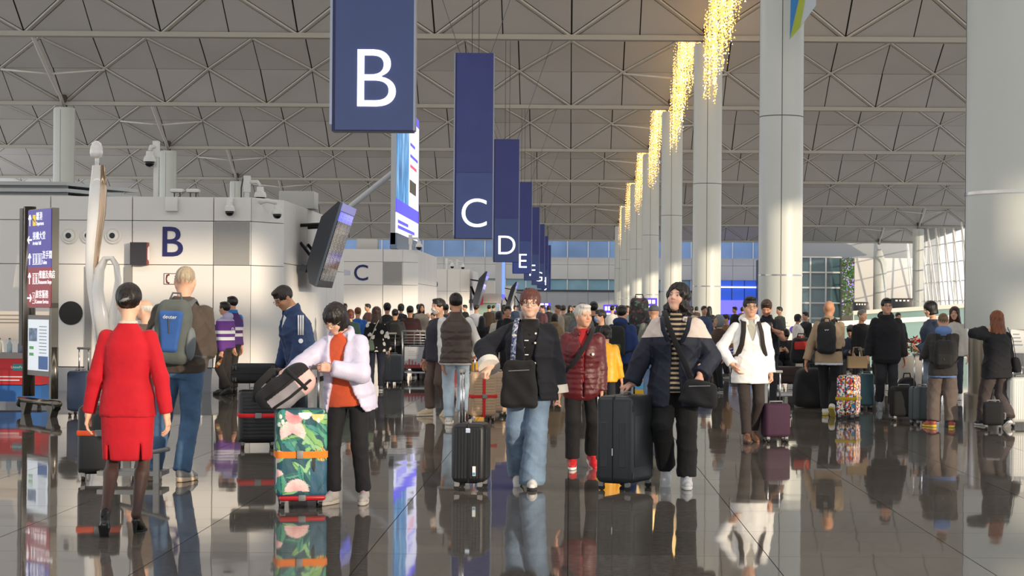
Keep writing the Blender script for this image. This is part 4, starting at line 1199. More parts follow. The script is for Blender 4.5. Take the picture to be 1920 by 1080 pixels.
def person(label, loc, rz=0., H=1.7, sex='m', lod=1, skin='#c9987a', hair=('short', '#1a1614'), head=(0, 0, 0), lean=(0, 0), feet=None, hands=None,
           top=None, inner=None, bottom=None, shoes=('sneaker', '#dddddd', '#f0f0ee'), pelz=None, face=None, brow=None, build=1.0, name='person', group=None, legs_col=None):
    """feet: [(x, fwd, lift, pitch_deg, yaw_deg)] left then right, local; hands: {'L': dict(p=(dx,dy,z) seen from the camera, kind, n, d, pole)}"""
    rz = math.radians(rz); s = H/1.7; S = P(); S.s = s; S.H = H; S.rz = rz
    hb = (.0125, .019, .026, .036)[lod]; hh = (.0058, .0100, .0150, .0200)[lod]; hd = (.0054, .0082, .0105, .0135)[lod]
    feet = feet or [(.10, .02, 0, 0, 8), (-.10, -.02, 0, 0, -8)]
    sgn = (1, -1)
    # feet
    FM = []; ank = []
    for i, (x, fw, lift, pt, yw) in enumerate(feet):
        M = Matrix.Translation((x*s, -fw*s, lift*s)) @ Matrix.Rotation(math.radians(yw), 4, 'Z')
        M = M @ Matrix.Translation((0, -.105*s, 0)) @ Matrix.Rotation(math.radians(pt), 4, 'X') @ Matrix.Translation((0, .105*s, 0)) @ Matrix.Scale(s, 4)
        FM.append(M); az = .125 if shoes and shoes[0] == 'heel' else .085
        ank.append(np.array(M @ Vector((0, .03, az))))
    th, sh = .425*s, .415*s
    hipx = .088*s
    if pelz is None:
        z = 9
        for i in (0, 1):
            dx = ank[i][0]-sgn[i]*hipx; dy = ank[i][1]; r = math.sqrt(max(.01, ((th+sh)*.992)**2 - dx*dx - dy*dy)); z = min(z, ank[i][2] + r)
        pelz = min(z, .925*s)
    else: pelz *= s
    lf, ls = math.radians(lean[0]), math.radians(lean[1])
    pel = np.array([0, 0, pelz + .02*s])
    Rt = rot('y', ls) @ rot('x', lf)          # forward lean tips the chest towards -Y
    def T(x, y, z): return pel + Rt @ (np.array([x, y, z])*s - np.array([0, 0, .945*s]))
    S.T = T; S.Rt = Rt; S.pel = pel
    hips = [np.array([g*hipx, 0, pelz]) for g in sgn]
    knees = []
    for i in (0, 1):
        k, a = ik(hips[i], ank[i], th, sh, (sgn[i]*.12, -1, 0)); knees.append(k); ank[i] = a
    fem = sex in ('f', 'fo')
    shx = (.146 if fem else .166)*build**.5
    shd = [T(g*shx, .006, 1.335) for g in sgn]
    ua, fa = .285*s, .245*s
    hands = hands or {}
    elb = []; wri = []; HM = []
    for i, key in enumerate('LR'):
        hd_ = hands.get(key, {})
        if 'p' in hd_: w_ = view2loc(np.array(hd_['p'], float), rz)
        else:
            sw = hd_.get('swing', .04); w_ = T(sgn[i]*((.245 if not fem else .225) + .5*(top or {}).get('ease', .02))*build, -sw, .80 + abs(sw)*.25)
        pole = np.array(hd_['pole'], float) if 'pole' in hd_ else np.array([sgn[i]*.5, 1, -.3])
        e, w_ = ik(shd[i], w_, ua, fa, pole); elb.append(e); wri.append(w_)
        d = view2loc(np.array(hd_['d'], float), rz) if 'd' in hd_ else (w_-e)
        d = d/np.linalg.norm(d)
        n = view2loc(np.array(hd_['n'], float), rz) if 'n' in hd_ else np.array([-sgn[i], -.15, 0])
        n = n - d*(n @ d); n /= np.linalg.norm(n)
        t_ = -np.cross(d, n)*sgn[i]
        M = np.stack([-n*sgn[i], -t_, -d], 1)*s*(.92 if fem else 1.0)
        HM.append((M, w_, hd_.get('kind', 'relax')))
    neck = T(0, .01, 1.44)
    hp, hy, hr = [math.radians(a) for a in head]
    Rh = Rt @ rot('z', hy) @ rot('x', hp) @ rot('y', hr)
    hs = s*(1.0 if H > 1.45 else 1.45/H*.98)*HH/.225
    hc = T(0, -.005, 1.475) + Rh @ np.array([0, -.012, .105])*hs
    S.hc = hc; S.Rh = Rh; S.hs = hs; S.shd = shd; S.wri = wri; S.elb = elb; S.ank = ank; S.knees = knees
    # ---------- body, one mesh
    tone = np.array(lin(skin))
    hk = {'m': 'm', 'f': 'f', 'o': 'o', 'fo': 'fo', 'c': 'c'}[sex]
    hv, hf, hm = head_mesh(hk, hh)
    col = np.repeat(tone[None], len(hv), 0)
    hairc = np.array(lin(brow or (hair[1] if hair else '#2a2420')))
    def mixc(c, m, w_): return c*(1-m[:, None]*w_) + np.array(w_*0+0)*0 + m[:, None]*w_*np.array(cc)[None]
    for nm, cc, wt in (('cheek', tone*np.array([1.12, .82, .78]), .35), ('lip', tone*np.array([.92, .45, .48]) if fem else tone*np.array([.9, .58, .55]), .8),
                       ('brow', hairc, .85 if not sex in ('o',) else .4), ('white', np.array((.55, .52, .5)), .75), ('iris', np.array((.015, .01, .008)), .95), ('lid', np.array((.03, .02, .018)), .75)):
        col = mixc(col, hm[nm], wt)
    V = [(hv*hs) @ Rh.T + hc]; F = [hf]; C = [col]; nv = len(hv)
    for i in (0, 1):
        M, w_, kind = HM[i]
        v, f_ = hand_mesh(kind, hd)
        if i == 1: v = v*np.array([-1, 1, 1]); f_ = f_[:, ::-1]
        # canonical left: fingers -Z, palm -X, thumb -Y
        M2 = M.copy()
        if i == 1: M2 = np.stack([M[:, 0]*1, M[:, 1], M[:, 2]], 1)
        v2 = v @ M2.T if i == 0 else (v @ np.stack([M[:, 0], M[:, 1], M[:, 2]], 1).T)
        V.append(v2 + w_); F.append(f_ + nv); nv += len(v); C.append(np.repeat((tone*np.array([1.02, .95, .93]))[None], len(v), 0))
    lc = np.array(lin(legs_col)) if legs_col else tone
    def bodyf(p):
        q = (p-pel) @ Rt/s + np.array([0, 0, .945])
        d = stack(q, [(.86, .14, .095, 0), (1.05, .12, .085, 0), (1.25, .13, .09, 0), (1.32, .11, .078, 0), (1.38, .075, .062, .006), (1.43, .052, .052, .01)])*s
        d = np.maximum(d, (np.maximum(.84-q[:, 2], q[:, 2]-1.44))*s)
        d = smin(d, cone(p, T(0, .02, 1.40), hc + Rh @ np.array([0, .028, -.12])*hs, .052*s, .046*s), .02)
        for i in (0, 1):
            d = smin(d, cone(p, shd[i], elb[i], .047*s, .038*s), .03); d = smin(d, cone(p, elb[i], wri[i], .037*s, .027*s), .02)
            d = smin(d, cone(p, hips[i], knees[i], .074*s, .044*s), .02)
            cf = knees[i]*.68 + ank[i]*.32 + np.array([0, .012*s, 0])
            d = smin(d, cone(p, knees[i], cf, .042*s, .047*s), .015); d = smin(d, cone(p, cf, ank[i], .050*s, .031*s), .02)
            d = smin(d, cone(p, ank[i], np.array(FM[i] @ Vector((0, -.09, .045))), .032*s, .022*s), .02)
        return d
    allp = np.array([hc] + shd + elb + wri + knees + ank + [pel])
    lo = allp.min(0) - .16*s; hi = allp.max(0) + .16*s; lo[2] = min(lo[2], .0)
    bv, bf = nets(bodyf, lo, hi, (.015 if legs_col else .026, .032, .040, .048)[lod])
    cb = np.repeat(tone[None], len(bv), 0)
    if legs_col: 
        m = (bv[:, 2] < pelz-.05) & (np.abs(bv[:, 0]) < .2*s); cb[m] = lc
    V.append(bv); F.append(bf+nv); C.append(cb)
    me = np_mesh('person_body', np.concatenate(V), np.concatenate(F))
    ca = me.color_attributes.new('Col', 'FLOAT_COLOR', 'POINT')
    cc = np.ones((len(me.vertices), 4), np.float32); cc[:, :3] = np.concatenate(C)[:len(cc)]
    ca.data.foreach_set('color', cc.ravel())
    o = link(name, me, SKIN); o.location = loc; o.rotation_euler = (0, 0, rz)
    tag(o, label, 'person', group or 'travellers in the hall')
    S.o = o
    rs = np.random.RandomState(abs(hash(label)) % 10000 if False else sum(map(ord, label)) % 10000)
    ph = rs.uniform(0, 6.28, 8)
    def folds(p, a):
        x, y, z = p[:, 0], p[:, 1], p[:, 2]
        w1 = 1.3*np.sin(x*9+z*4+ph[3]) + .8*np.sin(y*13-z*7+ph[4])
        r1 = 1-np.abs(np.sin(z*13+x*9*np.sign(x)+w1+ph[0])); r2 = 1-np.abs(np.sin(z*21-np.abs(x)*14+y*8-w1+ph[1]))
        big = np.sin(z*9+x*7+ph[2])*np.sin(x*11-y*9+ph[5])
        return -a*(1.5*r1**4 + 1.1*r2**5 + .35*big)
    # ---------- hair
    if hair:
        v, f_ = hair_mesh(hair[0], hh*1.25)
        hme = np_mesh('hair', (v*hs) @ Rh.T + hc, f_)
        link({'cap': 'cap', 'hood': 'hood'}.get(hair[0], 'hair'), hme, hairmat(hair[1]) if hair[0] not in ('cap', 'hood') else cloth(hair[1]), o)
    # ---------- upper garment
    def torso_levels(e, wf=1.0):
        if fem: L = [(.60, .185, .135, 0), (.80, .178, .125, 0), (.93, .168, .118, 0), (1.06, .138, .102, 0), (1.20, .150, .120, -.010), (1.28, .148, .110, -.004), (1.345, .122, .092, .004), (1.39, .088, .078, .008), (1.425, .062, .064, .012), (1.52, .054, .058, .012)]
        else: L = [(.60, .185, .13, 0), (.80, .175, .122, 0), (.93, .165, .118, 0), (1.06, .155, .110, 0), (1.20, .165, .120, -.004), (1.28, .160, .110, 0), (1.345, .130, .092, .004), (1.39, .092, .080, .008), (1.425, .066, .068, .012), (1.52, .058, .062, .012)]
        return [(z, (w_+e*(.7 if z < 1.3 else .5 if z < 1.38 else .3))*wf*build, (d+e*(1 if z < 1.3 else .55 if z < 1.38 else .3))*build, y) for z, w_, d, y in L]
    def make_top(tp, nm, e_extra=0.0, sleeves=True):
        e = tp.get('ease', .025)+e_extra; hem = tp.get('hem', .86); col_ = tp.get('collar', 1.44) - .018
        lv = torso_levels(e, tp.get('wf', 1.0)); sl = tp.get('sleeve', 'long') if sleeves else 'none'
        rsx, rcx = tp.get('rs', .058+e*.5)*.80, tp.get('rc', .045+e*.4); puff = tp.get('puff', 0); opn = tp.get('open', 0); fl = tp.get('folds', .004)
        endf = tp.get('cuff', .97)
        gap = tp.get('open_fn')
        waist = tp.get('elastic', 0)
        def f(p):
            q = (p-pel) @ Rt/s + np.array([0, 0, .945])
            d = stack(q, lv, 2.5)
            if puff: d = d - .007*np.abs(np.sin(q[:, 2]*math.pi/puff))**.7
            if waist: d = d + .03*np.clip((hem+.06-q[:, 2])/.06, 0, 1)
            if opn:
                g = opn + tp.get('flare', 0)*np.clip(1.12-q[:, 2], 0, 1) + tp.get('vneck', 0)*np.clip(q[:, 2]-1.18, 0, 1)
                d = np.maximum(d, -np.maximum(np.abs(q[:, 0]-tp.get('ox', 0)) - g, q[:, 1]+.02))
            d = np.maximum(d, np.maximum(hem-q[:, 2], q[:, 2]-col_))*s
            if sl != 'none':
                for i in (0, 1):
                    a1 = cone(p, shd[i], elb[i], rsx*s, (rsx*.55+rcx*.45)*s)
                    if sl == 'short':
                        u = (elb[i]-shd[i]); u = u/np.linalg.norm(u); a1 = np.maximum(a1, (p-shd[i]) @ u - .16*s); aa = a1
                    else:
                        a2 = cone(p, elb[i], wri[i], (rsx*.55+rcx*.45)*s, rcx*s)
                        u = wri[i]-elb[i]; Lf = np.linalg.norm(u); u = u/Lf
                        ef = tp.get('cuffs', {}).get('LR'[i], endf)
                        a2 = np.maximum(a2, (p-elb[i]) @ u - Lf*ef)
                        aa = smin(a1, a2, .025)
                    if puff:
                        u1 = elb[i]-shd[i]; aa = aa - .006*np.abs(np.sin(((p-shd[i]) @ (u1/np.linalg.norm(u1)))*math.pi/(puff*s)))**.7
                    d = smin(d, aa, tp.get('k', .024))
            if tp.get('hood'):
                hq = q - np.array([0, .075, 1.44])
                hd_ = ell(hq, (0, 0, 0), (.125, .065, .075)); d = smin(d, hd_*s, .03)
            if tp.get('collar_roll'):
                ring = np.sqrt((np.sqrt((q[:, 0]/1.0)**2 + ((q[:, 1]-.0)*1.1)**2)-.085)**2 + ((q[:, 2]-1.425-.25*(q[:, 1]))*.75)**2) - tp['collar_roll']
                if opn: ring = np.maximum(ring, -np.maximum(np.abs(q[:, 0]) - opn - .03, q[:, 1]+.05))
                d = smin(d, ring*s, .015)
            return d + folds(p, fl)*s
        v, f_ = nets(f, lo - .05, hi + .05, hb*tp.get('res', 1.0))
        m = tp['mat'] if 'mat' in tp else cloth(tp['col'], tp.get('kind', 'plain'))
        return link(nm, np_mesh(nm, v, f_), m, o)
    if top: S.top = make_top(top, top.get('name', 'jacket'))
    if inner: make_top(inner, inner.get('name', 'shirt'), 0, inner.get('sleeves', False))
    # cuffs in another colour
    if top and 'cuffcol' in top:
        for i in (0, 1):
            u = wri[i]-elb[i]; u = u/np.linalg.norm(u); c0 = wri[i]-u*.075*s; c1 = wri[i]-u*.005*s
            rc_ = top.get('rc', .05)*1.12*s
            MB().cyl(Vector(c0), Vector(c1), rc_, rc_*1.05, 20).build('cuff', cloth(top['cuffcol'], 'knit'), o, 'auto')
    # ---------- lower garment
    if bottom:
        typ = bottom.get('type', 'trousers'); e = bottom.get('ease', .012); rk, ra_ = bottom.get('rk', .070), bottom.get('ra', .056); rt_ = bottom.get('rt', .088)
        hemf = bottom.get('hem', .95)
        def f(p):
            q = p.copy()
            if typ == 'skirt':
                L = [(.30, .165, .12, 0), (.55, .172, .125, 0), (.75, .182, .132, 0), (.90, .178, .125, 0), (1.04, .142, .105, 0)]
                qq = q/s - np.array([0, 0, pelz/s - .905])
                d = stack(qq, [(z, w_+e, dd+e, y) for z, w_, dd, y in L], 2.4)
                hz = bottom.get('hemz', .5)
                d = np.maximum(d, np.maximum(hz - q[:, 2]/s, qq[:, 2]-1.04))
                sx_ = np.abs(np.abs(qq[:, 0])-.105) - .012*np.clip((hz+.13-q[:, 2]/s)/.13, 0, 1)
                d = np.maximum(d, -np.maximum(sx_, np.maximum(q[:, 2]/s-hz-.13, -qq[:, 1]-.0)))
                return d*s
            qt = (p-pel) @ Rt/s + np.array([0, 0, .945])
            d = stack(qt, [(.80, .150, .105, 0), (.90, .165+e, .115+e, .005), (1.06, .135+e, .1+e, 0)], 2.3)
            d = np.maximum(d, np.maximum(.82-qt[:, 2], qt[:, 2]-1.03))*s
            for i in (0, 1):
                l1 = cone(p, hips[i] + np.array([0, .008, -.02])*s, knees[i], rt_*s, rk*s)
                u = ank[i]-knees[i]; Lf = np.linalg.norm(u); u = u/Lf
                l2 = cone(p, knees[i], ank[i], rk*s, ra_*s)
                l2 = np.maximum(l2, (p-knees[i]) @ u - Lf*hemf)
                d = smin(d, smin(l1, l2, .02), .02)
            return d + folds(p, bottom.get('folds', .004))*s
        lo2 = lo - .04; hi2 = hi + .04; hi2[2] = pelz + .25*s; lo2[2] = max(.0, lo2[2]); lo2[2] = -.02
        for ax in (0, 1):
            pts = np.array(hips+knees+ank); lo2[ax] = pts[:, ax].min()-.2*s; hi2[ax] = pts[:, ax].max()+.2*s
        v, f_ = nets(f, lo2, hi2, hb*1.2)
        m = bottom['mat'] if 'mat' in bottom else cloth(bottom['col'], bottom.get('kind', 'plain'))
        link(bottom.get('name', 'skirt' if typ == 'skirt' else 'trousers'), np_mesh('trousers', v, f_), m, o)
    # ---------- shoes
    if shoes:
        (uv, uf), (sv, sf) = shoe_mesh(shoes[0], (.0068, .011, .015, .019)[lod])
        for i in (0, 1):
            M = np.array(FM[i])
            sh_ = link('shoe', np_mesh('shoe', uv @ M[:3, :3].T + M[:3, 3], uf), cloth(shoes[1], 'shiny') if shoes[0] != 'heel' else mat('patent_black', '#141414', .15), o)
            if lod < 3: link('sole', np_mesh('sole', sv @ M[:3, :3].T + M[:3, 3], sf), cloth(shoes[2]), sh_)
            if lod < 2 and shoes[0] == 'sneaker':
                mb = MB()
                for q in range(4):
                    y = -.035-.022*q; zc = .112-.013*q-.002
                    mb.tube([FM[i] @ Vector(p) for p in ((-.022, y, zc-.012), (0, y-.006, zc), (.022, y, zc-.012))], .0035*s, 5)
                mb.build('laces', cloth(shoes[3] if len(shoes) > 3 else '#efefef'), sh_)
    # ---------- face extras
    if face:
        def hp_(x, y, z): return Vector(hc + Rh @ np.array([x, y, z])*hs)
        if 'glasses' in face:
            mb = MB(); g = face['glasses']; rx, rz_ = (.024, .021) if g.get('round') else (.024, .016)
            for sx in (-1, 1):
                mb.tube([hp_(sx*.033 + rx*math.cos(a*math.pi/9), -.102, .004 + rz_*math.sin(a*math.pi/9)) for a in range(18)], .0016*hs/.9, 5, closed=True)
                mb.tube([hp_(sx*.057, -.100, .008), hp_(sx*.076, -.06, .010), hp_(sx*.080, .0, .008)], .0016, 5)
            mb.tube([hp_(-.009, -.104, .008), hp_(0, -.107, .011), hp_(.009, -.104, .008)], .0016, 5)
            mb.build('glasses', mat('glasses_' + g['col'].strip('#'), g['col'], .3, metal=.6), o, True)
        if 'mask' in face:
            def fm(p): 
                d = np.abs(smin(ell(p, (0, -.028, -.045), (.064, .078, .062)), ell(p, (0, -.09, -.03), (.02, .024, .03)), .02)) - .003
                return np.maximum(d, np.maximum(p[:, 1]+.012, np.maximum(p[:, 2]+.006, -.1-p[:, 2])))
            v, f_ = nets(fm, (-.1, -.14, -.12), (.1, .02, .02), hh)
            link('face_mask', np_mesh('face_mask', (v*hs) @ Rh.T + hc, f_), cloth(face['mask']), o)
    return S
def walk(stride=.32, lead='L', pitch=28, w_=.085):
    a = (w_, stride*.5, 0, 0, 4); b = (-w_, -stride*.62, 0, pitch, -4)
    if lead == 'L': return [a, b]
    return [(w_, b[1], 0, pitch, 4), (-w_, a[1], 0, 0, -4)]
# ================================================================== LUGGAGE AND BAGS
CHROME = mat('handle_chrome', '#c9cbce', .25, metal=1.0)
RUBBER = mat('wheel_rubber', '#1b1b1d', .6)
def suitcase(label, loc, rz, w_=.42, d_=.27, h_=.66, col='#191b1e', rib=None, ext=0., strap=None, rough=.4, m=None, lie=False, name='suitcase', group='suitcases and trolley cases', top_handle=True, latch=False, cross=False, soft=False, tilt=0, wheels=True):
    t = thing(name, label, 'suitcase', loc, math.radians(rz), group)
    if lie: t.rotation_euler = (math.radians(-90), 0, math.radians(rz))
    if tilt: t.rotation_euler = (math.radians(tilt), 0, math.radians(rz))
    sm = m or mat('shell_%s_%d' % (col.strip('#'), int(rough*100)), col, rough, bump=.12, bscale=220 if not soft else 60)
    z0 = .06 if wheels else 0.0
    hw, hd = w_/2, d_/2
    R = min(.055, d_*.22)
    for sy in (-1, 1):
        y0, y1 = (-hd, -.006) if sy < 0 else (.006, hd)
        mb = MB()
        bm = bmesh.new(); bmesh.ops.create_cube(bm, size=1)
        for v in bm.verts: v.co = Vector((v.co.x*w_, (y0+y1)/2 + v.co.y*(y1-y0), z0 + (v.co.z+.5)*(h_-z0)))
        out = y0 if sy < 0 else y1
        E = [e for e in bm.edges if not all(abs(v.co.y-out) > 1e-4 for v in e.verts) or abs(e.verts[0].co.y-e.verts[1].co.y) > 1e-4]
        bmesh.ops.bevel(bm, geom=E, offset=R, segments=4, affect='EDGES', profile=.5)
        bm.verts.index_update()
        mb.add([v.co.copy() for v in bm.verts], [[v.index for v in f.verts] for f in bm.faces]); bm.free()
        if rib == 'v':
            n = max(4, int(w_/.045))
            for i in range(n):
                x = -hw + R + (w_-2*R)*(i+.5)/n
                mb.rbox(x-.011, x+.011, out-.004, out+.004, z0+R*.8, h_-R*.8, .003, 1)
            ns = max(2, int((d_/2)/.035))
            for i in range(ns):
                y = sy*(.012+R*.0 + (hd-.012-R*.5)*(i+.5)/ns)
                for sx in (-1, 1): mb.rbox(sx*hw-.004, sx*hw+.004, y-.009, y+.009, z0+R*.8, h_-R*.8, .003, 1)
        if rib == 'h':
            n = max(5, int(h_/.05))
            for i in range(n):
                z = z0 + R + (h_-z0-2*R)*(i+.5)/n
                mb.rbox(-hw+R*.6, hw-R*.6, out-.004, out+.004, z-.011, z+.011, .003, 1)
        if rib == 'panel':
            mb.rbox(-hw+.08, hw-.08, out-.006, out+.006, z0+.14, h_-.16, .005, 2)
            for sx in (-1, 1):
                for zz in (z0+.07, h_-.1): mb.rbox(sx*(hw-.05)-.012, sx*(hw-.05)+.012, out-.006, out+.006, zz-.03, zz+.03, .005, 1)
                mb.rbox(sx*hw-.004, sx*hw+.004, (y0+y1)/2-.03, (y0+y1)/2+.03, z0+.14, h_-.22, .004, 1)
        mb.build('shell', sm, t, 'auto')
    MB().rbox(-hw+.002, hw-.002, -.012, .012, z0+.004, h_-.004, .01, 2).build('zip_band', mat('zip_band', '#101113', .5), t, 'auto')
    if wheels:
        for sx in (-1, 1):
            for sy in (-1, 1):
                x, y = sx*(hw-.045), sy*(hd-.045)
                w = MB().cyl((x-.012, y, .026), (x+.012, y, .026), .026, n=16).build('wheel', RUBBER, t, 'auto')
                MB().box(x-.018, x+.018, y-.02, y+.02, .035, .075).build('caster_fork', mat('caster', '#232427', .5), w)
    if top_handle:
        MB().tube([(-.08, 0, h_-.004), (-.075, 0, h_+.022), (.075, 0, h_+.022), (.08, 0, h_-.004)], [(.009, .016)]*4, 8, flat=Vector((0, 1, 0))).build('carry_handle', mat('caster'), t, True)
        MB().tube([(hw-.004, 0, h_*.38), (hw+.02, 0, h_*.40), (hw+.02, 0, h_*.60), (hw-.004, 0, h_*.62)], .011, 8).build('side_handle', mat('caster'), t, True)
    if ext:
        y = hd*.55
        for sx in (-.07, .07): MB().cyl((sx, y, h_-.02), (sx, y, h_+ext), .0105, n=10).build('handle_tube', CHROME, t, True)
        MB().rbox(-.10, .10, y-.016, y+.016, h_+ext-.012, h_+ext+.02, .01, 2).build('handle_grip', mat('caster'), t, 'auto')
    if strap:
        c, fz = strap[:2]; z = z0 + (h_-z0)*fz; sw = .024
        MB().rbox(-hw-.008, hw+.008, -hd-.008, hd+.008, z-sw, z+sw, .012, 2).build('strap', cloth(c), t, 'auto')
        MB().rbox(-.035, .035, -hd-.02, -hd-.004, z-sw-.004, z+sw+.004, .005, 1).build('buckle', mat('caster'), t, 'auto')
        if cross:
            MB().rbox(-.03, .018, -hd-.009, hd+.009, z0-.004, h_+.008, .01, 2).build('strap', cloth(c), t, 'auto')
    if latch:
        MB().rbox(-hw-.008, -hw+.002, -.02, .02, h_*.86, h_*.93, .004, 1).build('lock', CHROME, t, 'auto')
    return t
def trolley(label, loc, rz, ad=True, col='#b9bbbd'):
    t = thing('baggage_trolley', label, 'baggage trolley', loc, math.radians(rz), 'airport baggage trolleys')
    FR = mat('trolley_frame', col, .3, metal=.8)
    for sx in (-1, 1):
        MB().tube([(sx*.27, .42, .14), (sx*.27, -.40, .16), (sx*.29, -.45, .6), (sx*.30, -.50, 1.02)], .018, 8).build('side_frame', FR, t, True)
        w = MB().cyl((sx*.25-.02, -.36, .085), (sx*.25+.02, -.36, .085), .085, n=20).build('wheel', RUBBER, t, 'auto')
        MB().box(sx*.25-.03, sx*.25+.03, -.39, -.33, .08, .17).build('fork', mat('caster'), w)
    w = MB().cyl((-.02, .40, .07), (.02, .40, .07), .07, n=20).build('wheel', RUBBER, t, 'auto')
    MB().cyl((-.30, -.50, 1.02), (.30, -.50, 1.02), .022, n=10).build('handle_bar', mat('caster'), t, True)
    MB().box(-.27, .27, -.40, .46, .15, .18).build('deck', FR, t)
    MB().tube([(-.27, .46, .17), (-.27, .5, .22), (.27, .5, .22), (.27, .46, .17)], .015, 8).build('front_bumper', mat('caster'), t, True)
    mb = MB()
    for i in range(5): mb.cyl((-.26, -.46, .72+i*.055), (.26, -.46, .72+i*.055), .006, n=6)
    for z in (0, 1): mb.cyl((-.26, -.3-.16*z, .95), (-.26+.52*z, -.3, .95), .006, n=6)
    mb.build('wire_basket', FR, t, True)
    if ad:
        MB().box(-.25, .25, -.495, -.48, .26, .70).build('poster', mat('trolley_poster', '#c3c6ca', .4), t)
        MB().box(-.25, .25, -.498, -.494, .26, .33).build('poster_band', mat('trolley_red', '#a8464c', .5), t)
        for i in range(7): MB().box(-.23+.065*i, -.20+.065*i, -.499, -.494, .33, .36+.03*((i*7) % 4)).build('skyline_mark', mat('skyline', '#b56a74', .5), t)
        for i in range(3): MB().box(-.18, .05-.04*i, -.498, -.494, .52+.04*i, .53+.04*i).build('text_line', mat('text_grey'), t)
    return t
def worn(S, name, label, cat, group=None):
    t = thing(name, label, cat, S.o.location, S.rz, group); return t
def tor(S, p):                    # torso-frame metres (for a 1.7 m person) -> person's local frame
    return Vector(S.T(*p))
def netsT(S, f, lo, hi, h):       # shape in torso frame, posed with the torso
    v, fc = nets(f, lo, hi, h)
    s = S.s
    return (v*s - np.array([0, 0, .945*s])) @ S.Rt.T + S.pel, fc
def backpack(S, label, col, size=(.15, .10, .24), zc=1.18, yb=.15, pocket=None, ppanel=None, side=None, straps='#222326', h=.011, name='backpack', front_straps=True, logo=None, extra=None):
    t = worn(S, name, label, 'backpack', 'backpacks')
    wx, wy, wz = size
    def f(p):
        tz = np.clip((p[:, 2]-zc)/wz, -1, 1)
        sc_ = 1 - .16*np.clip(tz, 0, 1)**2 - .05*np.clip(-tz, 0, 1)**2
        q = p.copy(); q[:, 0] = q[:, 0]/sc_; q[:, 1] = yb + (q[:, 1]-yb)
        return rbx(q, (0, yb+wy*.85, zc), (wx, wy*.85*1.0, wz), .075) + .003*np.sin(p[:, 2]*40+p[:, 0]*25)
    v, fc = netsT(S, f, (-wx-.08, yb-.08, zc-wz-.08), (wx+.08, yb+wy*2+.1, zc+wz+.08), h)
    link('main_bag', np_mesh('main_bag', v, fc), cloth(col), t)
    if pocket:
        pc, pw, ph0, ph1 = pocket
        def f2(p):
            tz = (p[:, 2]-ph0)/(ph1-ph0); wv = pw*(.62+.38*np.clip(tz, 0, 1)) if ppanel == 'wedge' else pw
            q = p.copy(); q[:, 0] = q[:, 0]/np.maximum(wv, .01)*.1
            d = rbx(q, (0, yb+wy*1.62, (ph0+ph1)/2), (.1, .034, (ph1-ph0)/2), .03)
            return d
        v, fc = netsT(S, f2, (-pw-.05, yb+wy-.05, ph0-.05), (pw+.05, yb+wy*2+.1, ph1+.05), h)
        pk = link('front_pocket', np_mesh('front_pocket', v, fc), cloth(pc), t)
        MB().tube([tor(S, (0, yb+wy*1.62+.036, ph0+.45*(ph1-ph0))), tor(S, (.01, yb+wy*1.62+.038, ph1-.06))], .006, 6).build('zip', mat('zip_grey', '#4b4744', .4), pk)
    if side:
        for sx in (-1, 1):
            v, fc = netsT(S, lambda p: ell(p, (sx*(wx+.0), yb+wy*.9, zc-wz*.35), (.035, .075, .13)), (-wx-.1, yb-.1, zc-wz-.1), (wx+.1, yb+wy*2+.1, zc+wz), h)
            link('side_pocket', np_mesh('side_pocket', v, fc), cloth(side), t)
    sm = cloth(straps)
    for sx in (-1, 1):
        pts = [(sx*.075, yb+.02, zc+wz*.72), (sx*.08, .085, 1.415), (sx*.085, .01, 1.445), (sx*.09, -.075, 1.40), (sx*.105, -.165, 1.30), (sx*.125, -.165, 1.15), (sx*.165, -.10, 1.02), (sx*.20, .05, .98), (sx*.12, yb+.03, zc-wz*.75)]
        if not front_straps: pts = pts[:4]
        P_ = [tor(S, p) for p in pts]
        ctr = tor(S, (0, 0, 1.2))
        fl = [(P_[i]-ctr).normalized() for i in range(len(P_))]
        MB().tube(P_, [(.032, .008)]*len(P_), 8, flat=fl).build('shoulder_strap', sm, t, True)
    MB().tube([tor(S, (-.05, yb+.06, zc+wz-.01)), tor(S, (-.03, yb+.05, zc+wz+.05)), tor(S, (.03, yb+.05, zc+wz+.05)), tor(S, (.05, yb+.06, zc+wz-.01))], .009, 8).build('carry_loop', sm, t, True)
    if logo:
        s_, size_, dx, z_ = logo
        # lettering on the back panel, read from behind
        y = yb+wy*1.7+.012 if not pocket else yb+wy*1.62+.036
        M = Matrix.Translation(tor(S, (-dx, y+.004, z_))) @ Matrix(S.Rt.tolist()).to_4x4() @ facing((0, 0, 0), (-1, 0, 0), (0, 0, 1))
        text('logo', s_, size_, M, mat('logo_white', '#e6e6e6', .5), t, .001)
    return t
